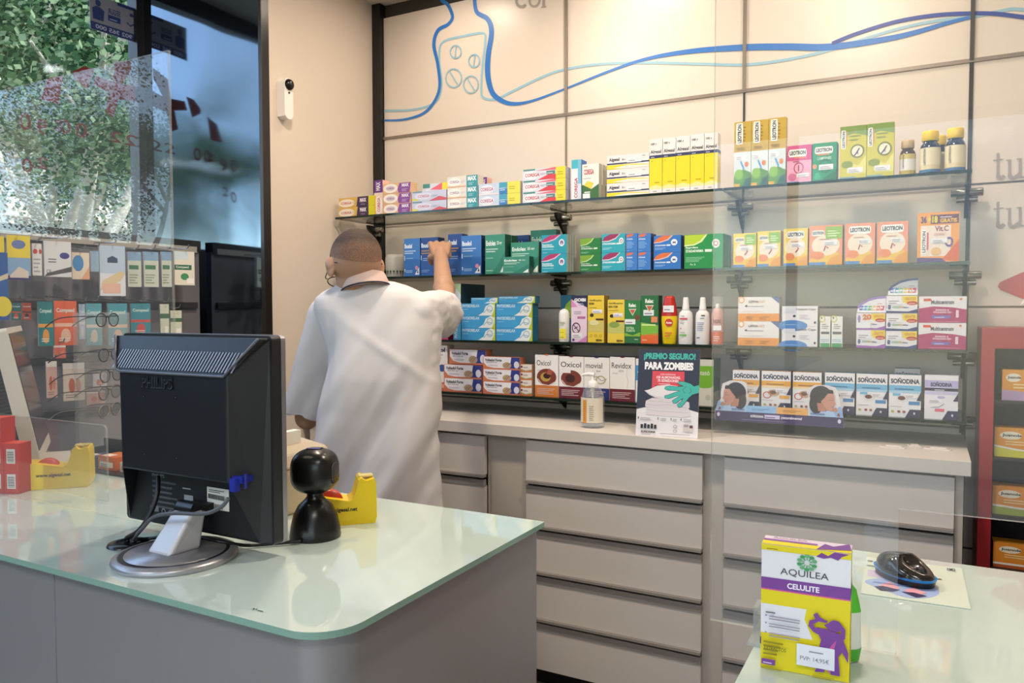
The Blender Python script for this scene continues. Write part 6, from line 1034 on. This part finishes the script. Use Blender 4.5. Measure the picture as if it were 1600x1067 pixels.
hangpack(272, 304, 392, 445, [('r', 0, 0, 1, 1, '#ded9cc'), ('r', 0, .75, .7, 1, '#c8d8e0'), ('r', 0, .45, .85, .6, '#2f6a4c'), ('t', 'Compeed', .08, .48, .7, .57, '#e0e8e0', .02), ('c', .5, .25, .2, .1, '#3f8a60'), ('r', .6, .05, .95, .2, '#f0ece6')], 'cream and green pack at the right end, outside the clear screen')
for i, (xa, xb, yt, yb, c1, c2, lab) in enumerate(((17, 34, 473, 500, '#1f6a6c', '#c9503c', 'small dark teal pack at the left of the second hook row'), (34, 50, 473, 500, '#a8402c', '#1c1c20', 'small dark red pack in the second hook row'),
        (59, 84, 471, 541, '#1c7a80', '#e09a3c', 'deep teal pack with orange stripe in the second hook row'), (84, 122, 470, 540, '#e0653c', '#e8b8a4', 'large coral orange pack in the second hook row'), (123, 133, 475, 530, '#a8c0dc', '#e0e4e8', 'narrow pale blue pack beside the coral one'),
        (134, 160, 474, 540, '#5aa4b4', '#d8d0c4', 'light teal pack with flesh coloured oval, left of two'), (168, 200, 474, 540, '#4a9aac', '#e0b8a0', 'light teal pack with flesh coloured oval, right of two'), (204, 236, 474, 525, '#3c8a9c', '#c85048', 'teal pack with red stripe behind the spectacles'))):
    hangpack(xa, xb, yt, yb, [('r', 0, 0, 1, 1, c1), ('r', 0, .42, 1, .5, c2), ('t', 'Compeed', .1, .72, .9, .84, '#d8ecec', .02), ('c', .5, .22, .22, .16, c2), L(.2, .1, .8, .2, 2, '#e8e0d8')], lab)
for (xa, xb, yt, yb, lab) in ((250, 264, 475, 525, 'green and cream pack partly behind the screen edge in the second row'), (266, 284, 485, 525, 'cream pack outside the screen edge in the second row')):
    hangpack(xa, xb, yt, yb, [('r', 0, 0, 1, 1, '#ccd0bc'), ('r', 0, .55, 1, .7, '#3f6a4c'), ('r', .5, .1, .9, .3, '#ece8e0')], lab)
for (xa, xb, yt, yb, c1, lab) in ((72, 90, 565, 622, '#e4b4a8', 'pink and white card low on the rack, leftmost'), (98, 134, 568, 627, '#e6d4c4', 'cream card with orange foot picture low on the rack'), (84, 104, 540, 560, '#dc6a58', 'coral rounded packet above the low cards'), (145, 168, 583, 608, '#e2dce6', 'small white card with pink heart low on the rack'), (135, 166, 612, 633, '#e4b0a4', 'pink card with three round pads low on the rack')):
    hangpack(xa, xb, yt, yb, [('r', 0, 0, 1, 1, c1), ('r', 0, .85, 1, 1, '#efe6e0'), ('c', .4, .4, .15, .2, '#cf6a4c'), ('c', .7, .4, .12, .18, '#d88a70'), L(.1, .08, .7, .2, 2, '#a08a84')], lab)
# spectacles display in front of the rack
XG = -2.36
t = empty('spectacles_stand', (XG-.03, PX(170, 600, XG).y, 0), 'clear upright stand carrying reading glasses', 'display stand'); 
b = MB(); b.box(-.02, -.085, .02, 0, .10, PX(170, 488, XG).z, pane((.93, .94, .95), 1.4, 0, .12)); b.box(-.12, -.12, 0, .1, .12, .02, M('#5a585a', .5)); b.build('stand_board', t)
def glasses(name, loc, rz, label, s_=1.0, group=None, col='#17171a', parent=None, tilt=0):
    t = empty(name, loc, label, 'glasses', group, rz) if label else None
    if t is None: t = bpy.data.objects.new(name, None); C.objects.link(t); t.location = loc; t.rotation_euler = (tilt, 0, rz); t.parent = parent
    m_ = M(col, .25); b = MB()
    for sg in (-1, 1):
        b.tube([(sg*.034*s_+.027*s_*cos(a)*1.0, 0, .019*s_*sin(a)*(1 if sin(a) < 0 else .85)) for a in [2*pi*i/24 for i in range(25)]], .0016*s_, m_, 6)
        b.tube(smooth_path([(sg*.061*s_, 0, .008*s_), (sg*.068*s_, -.012*s_, .009*s_), (sg*.069*s_, -.09*s_, .004*s_), (sg*.066*s_, -.13*s_, -.02*s_)], 4), .0015*s_, m_, 6)
    b.tube([(-.008*s_, 0, .004*s_), (0, -.001, .008*s_), (.008*s_, 0, .004*s_)], .0016*s_, m_, 6)
    b.build('frame', t)
    for sg in (-1, 1): b = MB(); b.lathe([(.0255*s_, 0), (0, 0.0003)], pane((.95, .96, .97), 1.4), 24, (sg*.034*s_, 0, 0), R=Matrix.Rotation(pi/2, 3, 'X') @ Matrix.Diagonal((1, .7, 1))); b.build('lens', t)
    return t
for i, (x, y_, col) in enumerate(((168, 499, '#1c1a1c'), (172, 553, '#2c2c34'), (174, 585, '#4c4c54'), (172, 612, '#6a645e'), (172, 640, '#8a847c'))):
    q = PX(x, y_, XG+.10); glasses('reading_glasses', (q.x, q.y, q.z), radians(-60), 'reading glasses on the clear stand, %s from the top' % ['highest pair', 'second pair', 'third pair', 'fourth pair', 'lowest pair'][i], 1.15, 'reading glasses on the stand', col)
# ------------------------------------------------------------------ the man at the shelves
La = Vector((cos(YAW), sin(YAW), 0)); De = Vector((-sin(YAW), cos(YAW), 0)); Zu = Vector((0, 0, 1))
def pxw(n, p): return n*((p-EYE).dot(_f))/FPX
skin = noisy(M('#b0876c', .5, sss=.08), 30, .08, .12, 260)
def fuse(b, vox, its, name, parent, mats, fn=None, matfn=None):
    """voxel-fuse the overlapping solids of b into one continuous mesh, smooth it, then apply fn to every vertex"""
    o = b.build(name); m = o.modifiers.new('r', 'REMESH'); m.mode = 'VOXEL'; m.voxel_size = vox; m.use_smooth_shade = True
    if its: s_ = o.modifiers.new('s', 'SMOOTH'); s_.iterations = its; s_.factor = .5
    bpy.context.view_layer.update(); me = bpy.data.meshes.new_from_object(o.evaluated_get(bpy.context.evaluated_depsgraph_get()))
    o.modifiers.clear(); old = o.data; o.data = me; bpy.data.meshes.remove(old); me.name = name; me.materials.clear()
    for q in mats: me.materials.append(q)
    if fn:
        for v, n in [(v, v.normal.copy()) for v in me.vertices]: v.co = v.co+n*fn(v.co)
    for p in me.polygons:
        p.use_smooth = True; p.material_index = matfn(p.center) if matfn else 0
    me.update()
    if parent: o.parent = parent; o.matrix_parent_inverse = Matrix.Identity(4)
    return o
def cone(b, p, q, r0, r1, m='#888888', n=6):
    p, q = Vector(p), Vector(q); b.tube([p.lerp(q, i/n) for i in range(n+1)], [r0+(r1-r0)*i/n for i in range(n+1)], m, 16); b.ell(p, (r0,)*3, m, seg=14, rings=10); b.ell(q, (r1,)*3, m, seg=14, rings=10)
YM = 1.86
Hc = PY(556, 416, YM-.01); hy = radians(28); hp = radians(30)
Fh = (De*cos(hy)-La*sin(hy)); Rh = Vector((Fh.y, -Fh.x, 0)); Fd = Fh*cos(hp)-Zu*sin(hp); Uh = Rh.cross(Fd)
HR = Matrix((Rh, Fd, Uh)).transposed()      # local x right, y forward, z up
def hp_(x, y, z): return Hc+HR @ Vector((x, y, z))
base = Vector((Hc.x+.04, Hc.y, 0))
man = empty('person', base, 'person in a white short sleeved coat seen from behind reaching up to the second shelf', 'person')
def off(b): b.v = [p-base for p in b.v]; return b
nb = PY(577, 452, YM+.01)            # base of neck
pel = PY(600, 800, YM+.03); pel.z = .90
sL = PY(508, 492, YM-.02); sR = PY(648, 484, YM+.09)
eL = PY(480, 652, YM+.03); wL = eL+De*.16-La*.05+Zu*.03
eR = PY(696, 476, 2.22); wR = PY(689, 404, 2.50); K = PY(687, 381, 2.575)
b = MB()
# head
b.ell(hp_(0, -.012, .018), (.0745, .094, .088), '#888888', HR, 28, 20); b.ell(hp_(0, .022, -.035), (.058, .062, .075), '#888888', HR, 24, 16)
b.ell(hp_(0, .05, -.085), (.032, .03, .028), '#888888', HR); cone(b, hp_(0, .088, .006), hp_(0, .108, -.030), .007, .014)
b.ell(hp_(0, .080, -.062), (.022, .012, .010), '#888888', HR); b.ell(hp_(0, .077, .024), (.045, .014, .012), '#888888', HR)
for s_ in (-1, 1):
    b.ell(hp_(s_*.030, .074, .004), (.013, .012, .010), '#888888', HR)
    b.ell(hp_(s_*.078, .002, -.008), (.009, .019, .031), '#888888', HR @ Matrix.Rotation(s_*radians(-22), 3, 'Z'), 16, 12); b.ell(hp_(s_*.083, -.006, .004), (.006, .016, .02), '#888888', HR @ Matrix.Rotation(s_*radians(-30), 3, 'Z'))
cone(b, hp_(0, .012, -.05), nb+De*.03-Zu*.03, .050, .050)
# trunk under the coat
cone(b, nb-Zu*.12+De*.04, pel+Zu*.22+De*.02, .075, .10); cone(b, pel+Zu*.22-La*.04, pel-La*.06, .11, .10); cone(b, pel+Zu*.22+La*.04, pel+La*.06, .11, .10)
cone(b, nb-Zu*.09+De*.03, sL-Zu*.02+De*.01, .045, .042); cone(b, nb-Zu*.09+De*.03, sR-Zu*.02, .045, .042)
cone(b, sL-Zu*.02+De*.01, eL, .042, .040); cone(b, eL, wL, .040, .028); cone(b, wL, wL+De*.08, .026, .03)
cone(b, sR-Zu*.01, eR, .040, .038); cone(b, eR, wR, .040, .0275)
b.ell(eR.lerp(wR, .3), (.040, .043, .05), '#888888')
for s_ in (-1, 1):
    hip = pel+La*s_*.09; kn = Vector((hip.x, hip.y, .50))+De*.03+La*s_*.01; an = Vector((hip.x, hip.y, .09))-De*.02+La*s_*.03
    cone(b, hip-La*s_*.02, kn-La*s_*.01, .072, .055); cone(b, kn-La*s_*.01, an, .055, .036); cone(b, an-Zu*.03, an-Zu*.05+De*.12, .036, .03)
# raised right hand, back of the hand to the viewer
up = (K-wR).normalized(); lat = La.copy(); fwd = lat.cross(up)*-1
if fwd.dot(De) < 0: fwd = -fwd
palm = []
cone(b, wR, wR.lerp(K, .35), .026, .027)
for i, of in enumerate((-.036, -.012, .0125, .036)):
    k0 = K+lat*of+up*(.004-.005*abs(i-1.2)); cone(b, wR.lerp(K, .25)+lat*of*.5, k0, .0165, .0112)
    ln = (.036, .040, .038, .030)[i]; p1 = k0+fwd*ln*.75+up*(.017-.004*abs(i-1.3)); p2 = p1+fwd*.018-up*.014; p3 = p2-up*.020+fwd*.002
    b.ell(k0, (.0125,)*3, '#888888'); cone(b, k0, p1, .0102, .0092, n=3); cone(b, p1, p2, .0098, .0090, n=3); cone(b, p2, p3, .0090, .0075, n=3)
tb = wR.lerp(K, .30)-lat*.022+fwd*.008; t1 = tb-lat*.018+up*.018+fwd*.016; t2 = t1+fwd*.022+up*.010-lat*.002; t3 = t2+fwd*.018+up*.008+lat*.004
cone(b, wR.lerp(K, .15), tb, .018, .0165); cone(b, tb, t1, .0165, .0125, n=3); cone(b, t1, t2, .0125, .011, n=3); cone(b, t2, t3, .011, .009, n=3)
# relaxed left hand
hb = wL+De*.05
for i, of in enumerate((-.03, -.01, .01, .03)):
    cone(b, hb+La*of*.6, hb+De*.05+La*of, .014, .010); cone(b, hb+De*.05+La*of, hb+De*.078+La*of-Zu*.012, .010, .009); cone(b, hb+De*.078+La*of-Zu*.012, hb+De*.085+La*of-Zu*.034, .009, .0075)
cone(b, wL+De*.02+La*.02, wL+De*.06+La*.05, .014, .011); cone(b, wL+De*.06+La*.05, wL+De*.085+La*.045-Zu*.01, .011, .009)
off(b)
body = fuse(b, .0036, 2, 'body', man, [skin])
# hair: close cropped cap that thins into the skin at the nape and above the ears
hm = M('#4a3a30', .75).copy(); t = hm.node_tree; bs = t.nodes['Principled BSDF']
tc = t.nodes.new('ShaderNodeTexCoord'); n1 = t.nodes.new('ShaderNodeTexNoise'); n1.inputs['Scale'].default_value = 420; n1.inputs['Detail'].default_value = 3
t.links.new(tc.outputs['Object'], n1.inputs[0]); rp = t.nodes.new('ShaderNodeValToRGB'); rp.color_ramp.elements[0].position = .38; rp.color_ramp.elements[1].position = .66
rp.color_ramp.elements[0].color = (*lin('#1d1511'), 1); rp.color_ramp.elements[1].color = (*lin('#4d382e'), 1)
t.links.new(n1.outputs[0], rp.inputs[0]); t.links.new(rp.outputs[0], bs.inputs['Base Color'])
bp = t.nodes.new('ShaderNodeBump'); bp.inputs['Strength'].default_value = .6; bp.inputs['Distance'].default_value = .002; t.links.new(n1.outputs[0], bp.inputs['Height']); t.links.new(bp.outputs[0], bs.inputs['Normal'])
fade = M('#8a6450', .7)
b = MB(); P = []; F = []; seg = 56; rg = 26
for j in range(rg+1):
    th = j/rg
    for i in range(seg):
        a = 2*pi*i/seg; back = -sin(a)             # +1 at the back
        lim = 1.52+.75*max(0, back)**.7-.10*abs(cos(a))**6 if back > -.2 else 1.52-.62*min(1, (-back-.2)/.6)
        ph = th*lim; r0 = (.0775, .0970, .0910); k_ = 1-.025*max(0, (th-.8)/.2)
        P.append(hp_(r0[0]*sin(ph)*cos(a)*k_, -.012+r0[1]*sin(ph)*sin(a)*k_, .018+r0[2]*cos(ph)*k_))
F = [(j*seg+i, (j+1)*seg+i, (j+1)*seg+(i+1) % seg, j*seg+(i+1) % seg) for j in range(rg) for i in range(seg)]
b.add(P, F[:seg*(rg-9)], hm, True)
# transition band: mix of hair and skin tone (a barber's fade)
for q in range(9):
    k_ = (q+1)/9; mixc = lambda a, c: tuple(x*(1-k_)+y*k_ for x, y in zip(lin(a), lin(c)))
    fm_ = hm.copy(); r2 = [n for n in fm_.node_tree.nodes if n.type == 'VALTORGB'][0]
    r2.color_ramp.elements[0].color = (*mixc('#1d1511', '#80604e'), 1); r2.color_ramp.elements[1].color = (*mixc('#4d382e', '#a87f66'), 1)
    b.add(P, F[seg*(rg-9+q):seg*(rg-8+q)], fm_, True)
off(b); b.build('hair', man)
# glasses
g = glasses('glasses', hp_(0, .098, .006)-base, 0, None, 1.05, parent=man, col='#101014'); g.rotation_euler = HR.to_euler(); 
for ch in g.children: pass
# coat
cl = noisy(M('#d0ccce', .75), 4, .02, .25, 700)
b = MB(); rings = [(800, 596, 98, .13, .05), (760, 596, 98, .128, .05), (700, 595, 96, .127, .045), (640, 597, 89, .125, .03), (590, 598, 86, .13, .02), (545, 597, 89, .135, .0), (510, 592, 96, .13, -.005), (482, 587, 98, .115, .0), (466, 585, 95, .102, .005), (455, 581, 78, .092, .01), (446, 576, 56, .084, .010), (439, 573, 40, .072, .012)]
P = []; seg = 40
for y_, x_, hw, dp, fo in rings:
    c = PY(x_, y_, YM+.02)+De*(.03-fo); w2 = pxw(hw, c)
    for i in range(seg):
        a = 2*pi*i/seg; ca, sa = cos(a), sin(a); P.append(c+La*(w2*math.copysign(abs(ca)**.8, ca))+De*(dp*math.copysign(abs(sa)**.85, sa)))
n = len(rings); F = [(j*seg+i, j*seg+(i+1) % seg, (j+1)*seg+(i+1) % seg, (j+1)*seg+i) for j in range(n-1) for i in range(seg)]+[tuple(range(seg))[::-1], tuple(range((n-1)*seg, n*seg))]
b.add(P, F, '#888888')
def sleeve(p, q, r0, r1, sz=1.0, mid=None):
    pts = smooth_path([p, mid or p.lerp(q, .5), q], 5); m_ = len(pts); b.tube(pts, [r0+(r1-r0)*i/(m_-1) for i in range(m_)], '#888888', 20); b.ell(p, (r0,)*3, '#888888')
sLq = PY(474, 648, YM+.0); sleeve(PY(512, 494, YM), sLq, .066, pxw(30, sLq))
sRp = PY(650, 483, YM+.05); sRq = PY(692, 488, 2.16)
sleeve(sRp+De*.02-Zu*.012, sRq, .054, .074, mid=sRp.lerp(sRq, .5)+Zu*.004)
cone(b, sRp.lerp(sRq, .25)-Zu*.03, sRq-Zu*.035-De*.02, .055, .052)
off(b)
def folds(p):
    q = p+base; l = (q-pel).dot(La); d = (q-pel).dot(De); z = q.z
    if (q-sRp).dot(La) > .05 and z > 1.2: return .004*noise.noise(Vector((l*30, d*14, z*40)))+.003*noise.noise(Vector((l*50, d*50, z*50)))
    low = max(0, min(1, (1.36-z)/.5)); s_ = .87*l-.5*z; t_ = .5*l+.87*z
    f = (.009+.034*low)*noise.noise(Vector((s_*9, t_*1.6, 3.1+d)))+(.003+.010*low)*noise.noise(Vector((s_*22, t_*4, 9.1)))
    f += .006*low*noise.noise(Vector((l*16, z*1.2, 1.0)))
    x_ = z-1.28; f += .007*math.exp(-((l*.7+x_*1.0+.02)/.018)**2)*math.exp(-(l-.05)**2/.02)*.6
    f -= .006*math.exp(-((l+.145)/.012)**2)*math.exp(-((z-1.22)/.14)**2)
    return f
coat = fuse(b, .007, 6, 'white_coat', man, [cl], folds)
# collar, its navy piping
b = MB(); cc = PY(571, 441, YM)-De*.006; Rc = Matrix.Rotation(radians(-14), 3, La) @ Matrix.Rotation(radians(-9), 3, De)
b.lathe([(.071, -.022), (.068, -.004), (.063, .012), (.060, .019), (.057, .017), (.058, .0), (.062, -.022)], noisy(M('#cdb3ab', .75), 9, .04, .2, 500), 44, cc, R=Rc, sy=1.0, sx=1.04); off(b); b.build('collar', man)
b = MB(); b.tube([cc+Rc @ Vector((.0735*1.04*cos(2*pi*i/44), .0735*sin(2*pi*i/44), -.023)) for i in range(45)], .0022, M('#1c2036', .6), 8, False); off(b); b.build('collar_piping', man)
# coat hem lines
b = MB()
def ring_line(c, ax, r, rr2=1.0):
    u_ = ax.orthogonal().normalized(); v_ = ax.cross(u_); return [c+u_*r*cos(2*pi*i/30)+v_*r*sin(2*pi*i/30) for i in range(31)]
# trousers and shoes
b = MB()
for s_ in (-1, 1):
    hip = pel+La*s_*.085; kn = Vector((hip.x, hip.y, .50))+De*.03+La*s_*.01; an = Vector((hip.x, hip.y, .07))-De*.02+La*s_*.03
    cone(b, hip-La*s_*.02, kn-La*s_*.01, .082, .068); cone(b, kn-La*s_*.01, an, .068, .06)
cone(b, pel-La*.05+Zu*.06, pel+La*.04+Zu*.06, .098, .098); off(b)
fuse(b, .009, 4, 'trousers', man, [noisy(M('#23242c', .8), 20, .1)], lambda p: .004*noise.noise(p*14))
for s_ in (-1, 1):
    hip = pel+La*s_*.085; an = Vector((hip.x, hip.y, 0))-De*.02+La*s_*.03
    b = MB(); b.prism([( .04*cos(a)*1.0, .06+.135*sin(a)*(1 if sin(a) > 0 else .9)) for a in [2*pi*i/20 for i in range(20)]], 0, .03, M('#d9d6d0', .6)); 
    b.ell((0, .02, .05), (.038, .07, .045), M('#2c2c30', .5)); b.ell((0, .10, .035), (.038, .075, .032), M('#2c2c30', .5))
    o = b.build('shoe', man, (an-base), YAW)
